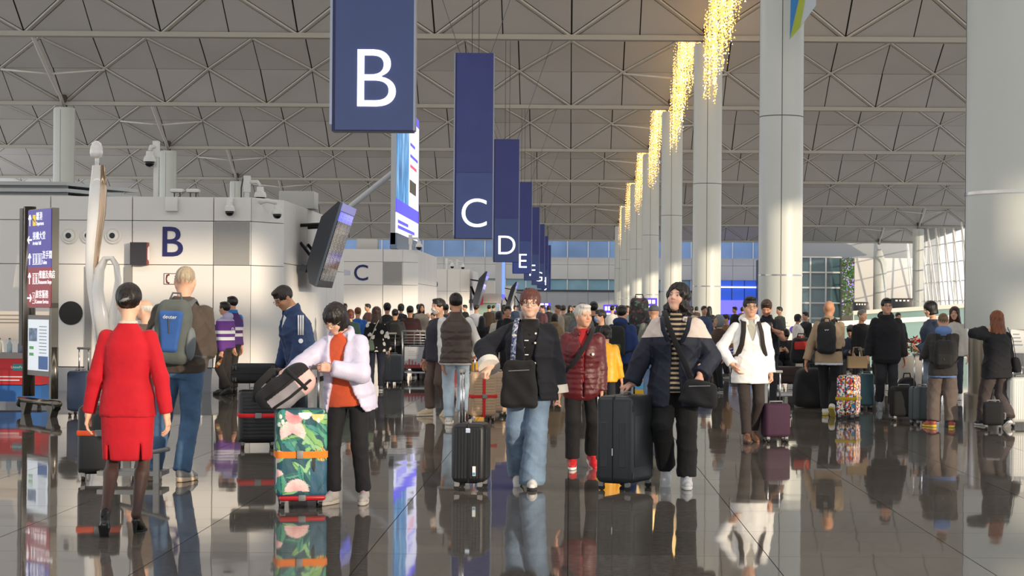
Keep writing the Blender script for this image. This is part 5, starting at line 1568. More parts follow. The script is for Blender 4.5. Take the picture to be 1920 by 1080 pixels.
def satchel(S, label, c, size, col, strap_pts, strapcol=None, name='shoulder_bag', h=.010, strapw=.018, kind='plain', tilt=0, strapmat=None):
    """c: bag centre in person-local torso metres; strap_pts torso-frame points"""
    t = worn(S, name, label, 'bag', 'bags carried by travellers')
    def f(p):
        q = p - np.array(c); q = q @ rot('y', math.radians(tilt))
        tz = np.clip(q[:, 2]/size[2], -1, 1); q = q.copy(); q[:, 0] *= 1 + .12*tz; q[:, 1] *= 1 + .35*tz
        return rbx(q, (0, 0, 0), size, min(size)*.8) + .004*np.sin(p[:, 0]*37+p[:, 2]*31)
    m_ = max(size)+.1
    v, fc = netsT(S, f, np.array(c)-m_, np.array(c)+m_, h)
    b = link('bag_body', np_mesh('bag_body', v, fc), cloth(col, kind), t)
    P_ = [tor(S, p) for p in strap_pts]; ctr = tor(S, (0, 0, 1.2))
    MB().tube(P_, [(strapw, .005)]*len(P_), 8, flat=[(q-ctr).normalized() for q in P_]).build('strap', strapmat or cloth(strapcol or col), t, True)
    zc_ = tor(S, (c[0]-size[0]*.6, c[1]-size[1]*.9, c[2]+size[2]*.55)); zd = tor(S, (c[0]+size[0]*.6, c[1]-size[1]*.9, c[2]+size[2]*.6))
    MB().tube([zc_, zd], .004, 5).build('zip', mat('zip_silver', '#b9bcc0', .3, metal=1), t)
    return t
# colour bands over the height of a garment
def zbands(name, bands, rough=.85, slope=0.0):
    if name in MATS: return MATS[name]
    m, nt, b = nodes_mat(name, rough)
    tc = nt.nodes.new('ShaderNodeTexCoord'); sp = nt.nodes.new('ShaderNodeSeparateXYZ'); nt.links.new(tc.outputs['Object'], sp.inputs[0])
    ab = nt.nodes.new('ShaderNodeMath'); ab.operation = 'ABSOLUTE'; nt.links.new(sp.outputs['X'], ab.inputs[0])
    ma = nt.nodes.new('ShaderNodeMath'); ma.operation = 'MULTIPLY_ADD'; ma.inputs[1].default_value = slope; nt.links.new(ab.outputs[0], ma.inputs[0]); nt.links.new(sp.outputs['Z'], ma.inputs[2])
    dv = nt.nodes.new('ShaderNodeMath'); dv.operation = 'DIVIDE'; dv.inputs[1].default_value = 2.0; nt.links.new(ma.outputs[0], dv.inputs[0])
    r = nt.nodes.new('ShaderNodeValToRGB'); r.color_ramp.interpolation = 'CONSTANT'; e = r.color_ramp.elements
    e[0].position = 0; e[0].color = (*lin(bands[0][1]), 1); e[1].position = bands[1][0]/2; e[1].color = (*lin(bands[1][1]), 1)
    for z, c in bands[2:]: q = e.new(z/2); q.color = (*lin(c), 1)
    nt.links.new(dv.outputs[0], r.inputs['Fac']); nt.links.new(r.outputs['Color'], b.inputs['Base Color'])
    n = nt.nodes.new('ShaderNodeTexNoise'); n.inputs['Scale'].default_value = 16; nt.links.new(tc.outputs['Object'], n.inputs['Vector'])
    bp = nt.nodes.new('ShaderNodeBump'); bp.inputs['Strength'].default_value = .3; bp.inputs['Distance'].default_value = .02
    nt.links.new(n.outputs['Fac'], bp.inputs['Height']); nt.links.new(bp.outputs['Normal'], b.inputs['Normal'])
    return m
def stripes(name, c1, c2, period):
    m, nt, b = nodes_mat(name, .9)
    tc = nt.nodes.new('ShaderNodeTexCoord'); w_ = nt.nodes.new('ShaderNodeTexWave'); w_.bands_direction = 'Z'; w_.inputs['Scale'].default_value = .314/period; w_.inputs['Distortion'].default_value = .6; w_.inputs['Detail'].default_value = 1
    nt.links.new(tc.outputs['Object'], w_.inputs['Vector'])
    r = nt.nodes.new('ShaderNodeValToRGB'); r.color_ramp.interpolation = 'CONSTANT'; r.color_ramp.elements[0].color = (*lin(c1), 1); r.color_ramp.elements[1].position = .6; r.color_ramp.elements[1].color = (*lin(c2), 1)
    nt.links.new(w_.outputs['Fac'], r.inputs['Fac']); nt.links.new(r.outputs['Color'], b.inputs['Base Color'])
    return m
def patches(name, cols, scale, rough=.7, spots=None, base=None):
    m, nt, b = nodes_mat(name, rough)
    tc = nt.nodes.new('ShaderNodeTexCoord'); v = nt.nodes.new('ShaderNodeTexVoronoi'); v.inputs['Scale'].default_value = scale
    nt.links.new(tc.outputs['Object'], v.inputs['Vector'])
    r = nt.nodes.new('ShaderNodeValToRGB'); r.color_ramp.interpolation = 'CONSTANT'; e = r.color_ramp.elements
    if spots:
        e[0].color = (*lin(spots), 1); e[1].position = .34; e[1].color = (*lin(base), 1)
        mu = nt.nodes.new('ShaderNodeMath'); mu.operation = 'MULTIPLY'; mu.inputs[1].default_value = 1.0
        nt.links.new(v.outputs['Distance'], r.inputs['Fac'])
    else:
        e[0].color = (*lin(cols[0]), 1); e[1].position = 1/len(cols); e[1].color = (*lin(cols[1]), 1)
        for i, c in enumerate(cols[2:]): q = e.new((i+2)/len(cols)); q.color = (*lin(c), 1)
        sp = nt.nodes.new('ShaderNodeSeparateColor'); nt.links.new(v.outputs['Color'], sp.inputs[0]); nt.links.new(sp.outputs[0], r.inputs['Fac'])
    nt.links.new(r.outputs['Color'], b.inputs['Base Color'])
    return m
def off(loc, px, py, dy=0.):
    q = at(px, py, loc.y+dy); return (q.x-loc.x, dy, q.z)
# ---------------------------------------------------------------- foreground travellers
DOWN = (0, 0, -1)
# woman in the red suit, walking away
L = gnd(238, 1000)
S = person('person in a red suit and black heels walking away with dark hair in a bun', L, 180, 1.68, 'f', 0, '#e0b498', ('bun', '#1b1310'),
    feet=[(.10, -.30, 0, 62, 2), (-.055, .06, 0, 0, -2)],
    hands={'L': dict(p=off(L, 166, 775, .02)), 'R': dict(p=off(L, 312, 775, -.02), pole=(-.8, .6, -.2))},
    top=dict(name='blazer', col='#bb1022', ease=.016, k=.016, hem=.80, collar=1.452, rs=.072, rc=.046, cuff=1.0, folds=.002),
    inner=dict(name='blouse', col='#d9c7b8', ease=-.004, hem=1.3, collar=1.468),
    bottom=dict(type='skirt', col='#bb1022', hemz=.50, ease=-.004), shoes=('heel', '#141414', '#1a1a1a'), legs_col='#4a332b')
hcv = Vector(S.hc) + Vector(S.Rh @ np.array([0, .143, .012])*S.hs)
MB().tube([hcv+Vector((-.03, -.006, .012)), hcv+Vector((0, .004, 0)), hcv+Vector((.03, -.006, -.012))], [.006, .012, .006], 8).build('hair_clip', mat('caster'), S.o, True)
# tall man with the blue and grey backpack
L = gnd(337, 902)
S = person('person with cropped fair hair in a brown jacket and jeans wearing a blue backpack', L, 176, 1.90, 'm', 0, '#d9a78c', ('crop', '#a89880'), build=1.1,
    lean=(2, -2), feet=[(.22, .05, 0, 0, 6), (-.04, -.03, 0, 0, -14)],
    hands={'L': dict(p=(-.22, .30, 1.12), pole=(.5, 1, -.6)), 'R': dict(p=(.15, .30, 1.12), pole=(-.5, 1, -.6))}, head=(4, 6, 0),
    top=dict(col='#4c423a', ease=.038, hem=.865, collar=1.475, rs=.084, rc=.062, cuffs={'L': .45, 'R': .42}, elastic=1, folds=.006),
    bottom=dict(col='#456485', kind='denim', rt=.10, rk=.074, ra=.068, hem=1.0), shoes=('sneaker', '#8d8d8c', '#c9b49a', '#d8892f'))
backpack(S, 'blue and grey hiking backpack with mesh side pockets on the brown jacket', '#565c59', (.142, .10, .25), 1.18, .155, pocket=('#31599a',   .098, 1.02, 1.34), ppanel='wedge', side='#6f7678', straps='#5c6061', h=.009, front_straps=True, logo=('deuter', .045, 0, 1.29))
# woman in the lavender jacket
L = gnd(652, 944)
S = person('person in an open lavender puffer jacket and orange top looking down at a bag', L, -16, 1.60, 'f', 0, '#deb49c', ('bob', '#1c1614'), head=(24, -14, 4), lean=(11, -4),
    feet=[(.12, -.05, 0, 0, 18), (-.115, .06, 0, 0, -4)],
    hands={'R': dict(p=off(L, 522, 724, -.30), kind='hold', n=(1, 0, -.1), d=(-.1, 0, -1), pole=(-1, .3, .2)), 'L': dict(p=off(L, 622, 690, -.30), kind='hold', n=(-.2, 1, -.3), d=(-1, -.1, .05), pole=(1, .2, -.8))},
    top=dict(col='#cbc7de', kind='shiny', ease=.055, hem=.78, puff=.10, open=.055, flare=.34, vneck=.12, collar=1.47, collar_roll=.032, rs=.094, rc=.066, folds=.004),
    inner=dict(name='sweater', col='#cc5430', ease=.022, hem=.84, collar=1.462, kind='knit'),
    bottom=dict(col='#14151b', rt=.086, rk=.070, ra=.060), shoes=('sneaker', '#b1aca8', '#cbc2b6', '#b682ab'), face={'glasses': dict(col='#b59a7a')})
BAGL = L
# man in the blue track jacket
L = Vector((at(566, 575, 19.9).x, 19.9, 0))
S = person('person in a blue track jacket with white sleeve stripes bending over black luggage', L, -62, 1.80, 'm', 0, '#b98a6a', ('short', '#2c2420'), head=(20, 6, 0), lean=(14, 0),
    hands={'R': dict(p=off(L, 524, 690, .12), kind='hold', n=(0, 0, -1), d=(-1, -.2, -.2)), 'L': dict(p=off(L, 548, 692, -.20), kind='hold', n=(0, 0, -1), d=(-1, .1, -.3), pole=(1, .8, -.2))},
    top=dict(col='#2a3d63', ease=.045, hem=.86, collar=1.475, collar_roll=.024, rs=.086, rc=.058, folds=.006, open=.006, vneck=.25),
    inner=dict(col='#e6e4e0', ease=.02, hem=.9, collar=1.485), bottom=dict(col='#22262e'), shoes=('sneaker', '#d0d0d0', '#e0e0e0'), face={'glasses': dict(col='#3a3a3c')})
e0, e1, e2 = [Vector(v) for v in (S.shd[0], S.elb[0], S.wri[0])]
ax = (e1-e0).normalized(); o1 = Vector((1, -.15, .1)).normalized(); o1 = (o1 - ax*o1.dot(ax)).normalized(); side = ax.cross(o1)
for q in (-1, 0, 1):
    pts = []
    for tq in (-.12, .05, .3, .6):
        a = .26*q; dirv = o1*math.cos(a) + side*math.sin(a); pts.append(e0 + ax*(tq*.30) + dirv*(.098 - .012*tq))
    MB().tube(pts, [(.0085, .004)]*4, 6, flat=[o1]*4).build('sleeve_stripe', cloth('#e8e8ea'), S.o, True)
MB().lathe([(.026, -.002), (.026, .002)], 12, Matrix.Translation(e0 + ax*.245 + o1*.092) @ o1.to_track_quat('Z', 'Y').to_matrix().to_4x4()).build('emblem', cloth('#e0e4ee'), S.o)
tq_ = Vector(S.wri[0]); MB().cyl(tq_ - (e2-e1).normalized()*.03, tq_ - (e2-e1).normalized()*.002, .038, n=16).build('wrist_watch', mat('caster'), S.o, 'auto')
# two airport staff in purple
PUR = zbands('purple_vest', [(0, '#5a2f7c'), (.93, '#c9cdd2'), (.985, '#5a2f7c'), (1.04, '#c9cdd2'), (1.095, '#5a2f7c'), (1.26, '#a9a3c6')])
L = gnd(421, 741)
S = person('person in a purple reflective work jacket holding a bottle beside the island wall', L, -118, 1.60, 'm', 1, '#c9967a', ('short', '#141110'),
    hands={'L': dict(p=off(L, 417, 668, -.15), kind='grip', d=(-.3, -.1, -1)), 'R': dict(p=off(L, 398, 612, .2), kind='flat', d=(-.6, 0, 1), n=(0, -1, 0))},
    feet=[(.08, -.16, 0, 20, 4), (-.08, .14, 0, 0, -4)], top=dict(mat=PUR, ease=.04, hem=.86, hood=1, rs=.08, rc=.055), bottom=dict(col='#2d2825', rt=.09, rk=.075, ra=.068), shoes=('shoe', '#1c1a18', '#151413'))
M = Matrix.Translation(tor(S, (0, .178, 1.2))) @ facing((0, 0, 0), (-1, 0, 0), (0, 0, 1))
text('badge', 'D', .09, M, mat('logo_white', '#e6e6e6', .5), S.o, .002)
t = thing('drink_bottle', 'small amber drink bottle held by the worker in purple', 'bottle', Vector(L)+Vector(off(L, 411, 680, -.2)), 0)
t.rotation_euler = (0, math.radians(35), 0)
MB().lathe([(.028, -.09), (.030, -.07), (.030, .02), (.013, .06), (.013, .085)], 16).build('glass', mat('amber', '#8a4a22', .15), t, 'auto')
MB().lathe([(.0315, -.035), (.0315, .005)], 16).build('bottle_label', mat('label_tan', '#b7b184', .6), t); MB().lathe([(.015, .085), (.015, .1)], 12).build('cap', mat('cap_dark', '#3a3430', .5), t)
L = Vector((at(436, 575, 31.2).x, 31.2, 0))
S = person('person in a purple vest over bright blue sleeves facing the island wall', L, -125, 1.69, 'm', 1, '#cf9c80', ('short', '#141110'),
    hands={'L': dict(p=off(L, 440, 662, -.16))}, feet=[(.09, -.02, 0, 0, 4), (-.09, .05, 0, 0, -4)],
    top=dict(mat=zbands('purple_vest_b', [(0, '#4c2a6c'), (.99, '#c9cdd2'), (1.045, '#4c2a6c'), (1.1, '#c9cdd2'), (1.15, '#4c2a6c')]), ease=.04, hem=.86, sleeve='none', name='vest'),
    inner=dict(col='#2a7fc4', ease=.025, hem=.95, sleeves=True, sleeve='short', collar=1.49), bottom=dict(col='#2a2624'), shoes=('shoe', '#1c1a18', '#151413'))
# man in the brown vest
L = gnd(853, 797)
S = person('person in a brown quilted vest over white sleeves and pale jeans walking away', L, 186, 1.72, 'm', 0, '#c48f70', ('short', '#1a1412'),
    feet=[(.075, .08, 0, 0, 4), (-.085, -.16, 0, 48, -4)],
    hands={'L': dict(p=off(L, 830, 688, -.05)), 'R': dict(p=off(L, 884, 664, .26), kind='grip', n=(0, 0, -1), d=(.35, .9, -.2), pole=(-1, .6, -.6))},
    top=dict(name='vest', col='#45372f', kind='shiny', ease=.052, hem=.81, puff=.085, sleeve='none', collar=1.482), inner=dict(col='#dcd9d4', kind='knit', ease=.03, hem=.785, sleeves=True, rs=.078, rc=.056),
    bottom=dict(col='#aebfcc', kind='denim', rt=.094, rk=.074, ra=.068), shoes=('sneaker', '#dfdcd6', '#e8e4da'))
# masked man beyond him
L = gnd(822, 780)
S = person('person in a white face mask and dark jacket beside the brown quilted vest', L, -50, 1.66, 'm', 1, '#d2a184', ('short', '#1c1715'), face={'mask': '#e8e6e2'},
    feet=[(.08, -.15, 0, 25, 4), (-.08, .12, 0, 0, -4)], top=dict(col='#2d2936', ease=.045, hem=.80, rs=.082, rc=.06), bottom=dict(col='#5b4a42', rk=.072, ra=.066), shoes=('sneaker', '#c8b697', '#d8cbb3'))
# woman in the navy quilted jacket
L = gnd(992, 914)
S = person('person with short auburn hair, round glasses and navy quilted jacket with white cuffs', L, -3, 1.71, 'f', 0, '#e2b9a2', ('pixie', '#5c332b'), head=(2, 2, 0), brow='#4a2c26',
    feet=[(.035, .14, 0, 0, 4), (-.095, -.24, 0, 30, -6)],
    hands={'R': dict(p=off(L, 918, 690, -.16), kind='grip', n=(0, 0, -1), d=(-.6, -.5, -.5), pole=(-1, .5, 0)), 'L': dict(p=off(L, 1046, 738, .02), kind='fist', pole=(1, .8, -.2))},
    top=dict(col='#10131d', ease=.075, hem=.765, wf=1.04, open=.045, flare=.12, vneck=.15, ox=.01, collar=1.44, rs=.108, rc=.080, cuff=.90, cuffcol='#d8d3ca', folds=.006),
    inner=dict(name='turtleneck', col='#0e0e11', ease=.05, hem=.80, collar=1.47, kind='knit'),
    bottom=dict(col='#71879f', kind='denim', rt=.104, rk=.090, ra=.112, hem=1.12, folds=.007), shoes=('sneaker', '#cfccc8', '#2a2a2c'), face={'glasses': dict(col='#8d7a5c', round=1)})
for z_, x_ in ((1.33, .062), (1.25, .058), (1.08, .056)):
    MB().lathe([(.009, -.003), (.009, .003)], 12, Matrix.Translation(tor(S, (x_, -.196, z_))) @ Matrix.Rotation(math.pi/2, 4, 'X')).build('button', mat('pearl', '#e6e2da', .3), S.o)
for z_ in (1.27, 1.21, 1.15):
    MB().box(-.035, .0, -.002, 0, -.004, .004, Matrix.Translation(tor(S, (0, -.176, z_)))).build('print', mat('logo_white', '#e6e6e6', .5), S.o)
PATS = patches('strap_pattern', ['#2d2f55', '#8f8fc0', '#d9d2c4', '#4b4d80', '#6f8f86'], 60)
satchel(S, 'large black tote bag hung in front of the navy quilted jacket', (-.07, -.245, .905), (.145, .05, .20), '#0f0f12', [(-.13, -.24, 1.05), (-.125, -.215, 1.2), (-.12, -.17, 1.33), (-.11, -.06, 1.45), (-.10, .06, 1.43), (-.14, .19, 1.25)], strapmat=PATS, name='tote_bag', strapw=.026, h=.009)
# elderly man in dark red
L = gnd(1090, 878)
S = person('person with grey hair in a dark red puffer jacket and red shoes', L, 6, 1.58, 'o', 0, '#cc9b80', ('grey_short', '#bcb8b2'), head=(-2, 26, 0), lean=(3, 0), build=.98,
    feet=[(.115, -.12, 0, 22, 8), (-.10, .06, 0, 0, -8)], hands={'L': dict(p=off(L, 1127, 742, -.04), pole=(.6, 1, -.2)), 'R': dict(swing=.05)},
    top=dict(col='#520f17', kind='shiny', ease=.038, hem=.72, puff=.055, collar=1.475, collar_roll=.022, rs=.088, rc=.062, elastic=.6, open=.004, vneck=.25), inner=dict(col='#a01c22', ease=.03, hem=.9, collar=1.47),
    bottom=dict(col='#111114', rt=.094, rk=.078, ra=.074), shoes=('sneaker', '#c3161f', '#e4e2de', '#e04040'))
MB().tube([tor(S, p) for p in ((-.115, -.06, 1.44), (-.05, -.16, 1.36), (.0, -.19, 1.25))][::1] + [tor(S, (-.16, -.185, 1.08))][:0], .001, 4)
satchel(S, 'small black crossbody pouch worn on the dark red puffer jacket', (-.23, .02, .95), (.07, .035, .09), '#141417', [(.115, -.02, 1.475), (.07, -.13, 1.39), (-.02, -.192, 1.24), (-.13, -.19, 1.08), (-.22, -.05, 1.0)], name='crossbody_bag', strapw=.022)
MB().lathe([(.013, -.002), (.013, .002)], 10, Matrix.Translation(tor(S, (.09, -.182, 1.2))) @ Matrix.Rotation(math.pi/2, 4, 'X')).build('emblem', mat('logo_white', '#e6e6e6', .5), S.o)
q = Vector(off(L, 1121, 758, -.08)); tag(MB().rbox(-.008, .008, -.035, .035, -.075, .075, .006, 2).build('phone', mat('phone_grey', '#aeb4bc', .2), None, 'auto', Vector(L)+q), 'silver phone held low beside the dark red puffer jacket', 'phone')
# woman with long dark wavy hair
L = gnd(1266, 912)
YOKE = zbands('yoke_navy', [(0, '#10182a'), (1.30, '#cdbfb6'), (1.475, '#10182a')], .7, slope=.06)
S = person('person with wavy black hair in a navy jacket with beige shoulders and striped top', L, -6, 1.77, 'f', 0, '#deb29c', ('wavy', '#15100f'), head=(-12, -20, 4), build=1.06,
    feet=[(.10, .13, 0, 0, 6), (-.075, -.12, 0, 42, -4)],
    hands={'R': dict(p=off(L, 1176, 735, -.04), kind='grip', n=(0, 0, -1), d=(-.8, -.3, -.3), pole=(-1, .6, .2)), 'L': dict(p=off(L, 1312, 706, -.20), kind='fist', d=(-.1, -.2, -1), n=(-.2, 1, 0), pole=(1, .9, 0))},
    top=dict(mat=YOKE, ease=.062, hem=.685, open=.03, flare=.05, vneck=.38, collar=1.46, collar_roll=.03, rs=.104, rc=.074, cuff=.95, folds=.006),
    inner=dict(name='striped_top', mat=stripes('navy_beige_stripes', '#15171d', '#b7a284', .042), ease=.035, hem=.8, collar=1.47),
    bottom=dict(col='#0f1013', rt=.104, rk=.084, ra=.080, folds=.006, hem=.97), shoes=('sneaker', '#c6c8cb', '#dcdcda'))
MB().tube([tor(S, p) for p in ((-.045, -.20, 1.20), (-.10, -.185, 1.32), (-.115, -.10, 1.42))], [(.02, .006)]*3, 6, flat=Vector((0, 1, 0))).build('lapel', cloth('#10182a'), S.o, True)
MB().tube([tor(S, p) for p in ((.045, -.20, 1.20), (.10, -.185, 1.32), (.115, -.10, 1.42))], [(.02, .006)]*3, 6, flat=Vector((0, 1, 0))).build('lapel', cloth('#10182a'), S.o, True)
satchel(S, 'black crossbody bag with a silver zip on the navy and beige jacket', (.205, -.225, .80), (.145, .05, .105), '#121318', [(-.10, -.05, 1.475), (-.06, -.16, 1.36), (.0, -.215, 1.22), (.08, -.235, 1.05), (.14, -.24, .90)], name='crossbody_bag', strapw=.024, tilt=12, h=.009)
# young man in white
L = gnd(1405, 829)
S = person('person with glasses in a white zip jacket wearing a dark backpack', L, 4, 1.69, 'm', 0, '#d8a98c', ('short', '#17120f'), face={'glasses': dict(col='#7a5c48')},
    feet=[(.075, -.16, 0, 22, 6), (-.05, .12, 0, 0, -4)], hands={'R': dict(p=(-.22, -.13, .90), kind='relax', n=(1, 0, 0), d=(.5, -.2, -.8), pole=(-1, .4, 0)), 'L': dict(p=off(L, 1445, 700, .02), kind='grip')},
    top=dict(col='#efedea', kind='shiny', ease=.048, hem=.70, open=.004, vneck=.3, collar=1.47, collar_roll=.024, rs=.086, rc=.058, folds=.005, hood=1), inner=dict(col='#a9a79a', ease=.03, hem=.9, collar=1.462),
    bottom=dict(col='#342d2a', rt=.088, rk=.066, ra=.056), shoes=('sneaker', '#6b4734', '#3a2a22', '#8a6a50'))
backpack(S, 'dark backpack whose straps cross the white zip jacket', '#241f1d', (.15, .09, .23), 1.17, .15, straps='#2a2320')
# bald man in beige with black backpack
L = gnd(1553, 780)
S = person('person with a shaved head in a beige jacket and black backpack walking away', L, 163, 1.68, 'm', 0, '#c08a66', None, brow='#3a2a20',
    feet=[(.07, .16, 0, 0, 4), (-.07, -.20, 0, 45, -4)], hands={'L': dict(p=off(L, 1510, 682, .0)), 'R': dict(p=(.16, .30, 1.0), kind='grip', n=(0, 0, -1), d=(.3, 1, -.2))},
    top=dict(col='#a38c70', ease=.04, hem=.80, collar=1.49, rs=.08, rc=.056), inner=dict(col='#c9ccd4', ease=.03, hem=.765), bottom=dict(col='#17181c', rt=.092, rk=.07, ra=.062), shoes=('sneaker', '#d6d4d2', '#bfa94a'))
backpack(S, 'plain black backpack with a small white bird mark on the beige jacket', '#1d1f21', (.14, .085, .235), 1.16, .15, straps='#1b1c1e', h=.010)
bb = [tor(S, (x_, .15+.085*1.7+.012, z_)) for x_, z_ in ((-.045, 1.285), (-.03, 1.27), (-.015, 1.283), (0, 1.268), (.012, 1.282))]
MB().tube(bb, .004, 5).build('bird_mark', mat('logo_white', '#e6e6e6', .5), S.o)
# man in the black hoodie
L = gnd(1661, 770)
S = person('person with glasses in a black hooded sweatshirt pulling luggage', L, 2, 1.72, 'm', 0, '#cf9e84', ('short', '#15110f'), face={'glasses': dict(col='#55504c')},
    feet=[(.08, .08, 0, 0, 4), (-.08, -.12, 0, 20, -4)], hands={'R': dict(p=off(L, 1627, 668, -.05), kind='grip', n=(0, 0, -1), d=(-.5, -.3, -.7)), 'L': dict(swing=.02)},
    top=dict(col='#101117', ease=.055, hem=.72, hood=1, collar=1.47, collar_roll=.03, rs=.094, rc=.06, elastic=.6), bottom=dict(col='#23252a', rt=.094, rk=.072, ra=.062), shoes=('sneaker', '#7e868d', '#9aa0a4'))
# polo shirt man with phone
L = Vector((at(1438, 575, 27.0).x, 27.0, 0))
S = person('person in a dark polo shirt looking at a phone behind the white zip jacket', L, -12, 1.70, 'm', 1, '#c58f74', ('short', '#3a2a20'), head=(30, 0, 0),
    hands={'L': dict(p=(.07, -.30, 1.22), kind='hold', n=(0, .6, 1), d=(-1, 0, .3)), 'R': dict(p=(-.06, -.30, 1.22), kind='hold', n=(0, .6, 1), d=(1, 0, .3))},
    top=dict(col='#161922', ease=.04, hem=.86, sleeve='short', rs=.09, collar=1.475), bottom=dict(col='#2a2c30'), shoes=('sneaker', '#3a3a3a', '#888888'))
tag(MB().rbox(-.036, .036, -.005, .005, -.07, .07, .004, 2).build('phone', BLACK, None, 'auto', Vector(L)+Vector((0, -.38, 1.27))), 'black phone held in both hands by the polo shirt', 'phone')
# woman with phone, child with hood, woman with long brown hair
L = Vector((at(1748, 575, 27.6).x, 27.6, 0))
S = person('person with black hair in a denim jacket holding up a phone', L, -70, 1.68, 'f', 1, '#d8a98e', ('bob', '#141010'), head=(12, 0, 0),
    hands={'L': dict(p=off(L, 1722, 656, -.12), kind='hold', n=(0, 0, 1), d=(-1, 0, .3)), 'R': dict(p=off(L, 1722, 655, .1), kind='hold', n=(0, 0, 1), d=(-1, 0, .3))},
    top=dict(col='#2b3950', kind='denim', ease=.045, hem=.78, rs=.085, rc=.06), bottom=dict(col='#8d99a8', kind='denim', rk=.075, ra=.075), shoes=('sneaker', '#cfcfcf', '#dddddd'))
tag(MB().rbox(-.005, .005, -.036, .036, -.07, .07, .004, 2).build('phone', mat('phone_blue', '#3a4468', .3), None, 'auto', Vector(L)+Vector(off(L, 1709, 652, -.02))), 'dark blue phone held up by the denim jacket', 'phone')
L = gnd(1767, 801)
S = person('person in a grey jacket with a blue hood and wide brown trousers', L, 172, 1.51, 'c', 0, '#cfa084', ('crop', '#6a5238'),
    feet=[(.15, .02, 0, 0, 40), (-.13, -.04, 0, 0, -10)], hands={'L': dict(p=(-.10, .26, 1.02)), 'R': dict(p=(.08, .26, 1.0))},
    top=dict(col='#302d2c', ease=.055, hem=.78, rs=.09, rc=.06, collar=1.44), inner=dict(name='hoodie', col='#5d7aad', ease=.035, hem=.75, hood=1, collar=1.475, collar_roll=.034), bottom=dict(col='#62564f', rt=.112, rk=.105, ra=.098, hem=.98, folds=.008), shoes=('sneaker', '#b0564c', '#d2b845', '#5fb0a0'))
backpack(S, 'black school backpack on the grey jacket with the blue hood', '#1b1b1c', (.15, .09, .21), 1.10, .17, pocket=('#1f1f20', .11, .93, 1.10), straps='#1a1a1b')
L = gnd(1868, 800)
S = person('person with long reddish brown hair lifting an arm beside the thick column', L, 196, 1.56, 'f', 0, '#d9ab92', ('verylong', '#743f20'),
    feet=[(.09, .24, 0, 0, 4), (-.08, -.22, 0, 24, -4)], hands={'L': dict(p=off(L, 1846, 618, -.04), kind='relax', d=(1, 0, -.1), n=(0, 1, 0), pole=(1.2, .3, .1)), 'R': dict(swing=.06)},
    top=dict(col='#16171d', ease=.055, hem=.74, rs=.09, rc=.06, folds=.006), bottom=dict(col='#4c4444', rt=.108, rk=.095, ra=.10, hem=1.0, folds=.007), shoes=('sneaker', '#26262a', '#e6e4e2'))
satchel(S, 'small black shoulder bag at the side of the long reddish hair', (-.26, .06, .93), (.06, .10, .11), '#131316', [(-.14, .05, 1.47), (-.20, .10, 1.3), (-.26, .08, 1.04)], strapw=.012)
L = Vector((at(1790, 575, 31.0).x, 31.0, 0))
person('person with brown hair and a pale top half hidden by the thick column', L, -20, 1.60, 'f', 1, '#d9ab92', ('long', '#3a1f17'), top=dict(col='#cfcac4', ease=.04, hem=.8), bottom=dict(col='#3b4250'))
# ---------------------------------------------------------------- crowd
def hgt(px, hy, z): return at(px, hy, z).z
def crowd(label, px, hy, z, rz, hair, top, bottom='#1c1d22', sex='m', lod=2, skin='#c9987a', H=None, extra=None, **kw):
    L = Vector((at(px, 575, z).x, z, 0)); H = H or max(1.2, hgt(px, hy, z)+.0)
    tp = dict(col=top, ease=.045, hem=.80, rs=.085, rc=.058) if isinstance(top, str) else top
    return person(label, L, rz, H, sex, lod, skin, hair, top=tp, bottom=dict(col=bottom), shoes=('sneaker', '#3a3a3c', '#b8b8b8'), group='travellers queueing in the hall', **kw), L
crowd('person with a brown bob in a dark green top in the check-in queue', 657, 580, 36, 178, ('bob', '#5c2e1e'), '#1f3b36', sex='f')
crowd('person with ginger hair in a bright blue jacket in the check-in queue', 671, 576, 40, 175, ('short', '#6e4024'), '#2a62b4')
FLW = patches('daisy_knit', None, 9, .95, '#d9d5cc', '#121214')
S, L = crowd('person with long brown hair in a black sweater with white daisies', 706, 575, 32.6, 186, ('long', '#3a2118'), dict(mat=FLW, ease=.05, hem=.80, rs=.09, rc=.065, name='sweater'), '#1a1e2e', 'f', 1)
satchel(S, 'green velvet shoulder bag on the black daisy sweater', (.16, .14, .93), (.12, .05, .11), '#5d6b58', [(-.05, .13, 1.44), (.02, .175, 1.3), (.10, .17, 1.1), (.13, .15, 1.02)], '#c2bda8', strapw=.008)
crowd('person with curly black hair behind the daisy sweater', 726, 568, 41, 180, ('curly', '#100d0c'), '#2b2d2f')
S, L = crowd('person in a charcoal jacket with a black backpack in the queue', 741, 579, 38.0, 182, ('short', '#161210'), '#292b2d')
backpack(S, 'black backpack on the charcoal jacket in the queue', '#191a1c', (.15, .09, .22), 1.15, .15, h=.02)
crowd('person in a maroon quilted jacket standing at a baggage trolley', 769, 573, 38.6, 178, ('short', '#151110'), dict(col='#33191b', ease=.05, hem=.80, puff=.06, rs=.088, rc=.06), '#1b2030', lod=1)
crowd('person with a violet mask and a grey top far along the queue', 802, 587, 52, 10, ('balding', '#6a6560'), '#8d8f92', face={'mask': '#5a3aa8'}, lod=2)
crowd('person in a dark red shirt beside the violet mask', 812, 587, 53, -20, ('short', '#15110f'), '#4a1c20')
crowd('person with dark red hair and a red top beyond the brown vest', 881, 596, 40, 175, ('long', '#3c1512'), '#7a1d1f', sex='f')
crowd('person in a long black coat with long black hair', 904, 594, 43, 172, ('long', '#120f0e'), dict(col='#131316', ease=.05, hem=.62), sex='f')
crowd('person in a cream sweater with dark tied hair', 936, 583, 38, 168, ('bob', '#1b1412'), dict(col='#cfc9bc', kind='knit', ease=.05, hem=.80, rs=.09, rc=.065), '#23242a', 'f', 1)
crowd('person in a black shirt facing this way behind the auburn hair', 952, 573, 37, 8, ('short', '#15110f'), '#17181c', lod=1)
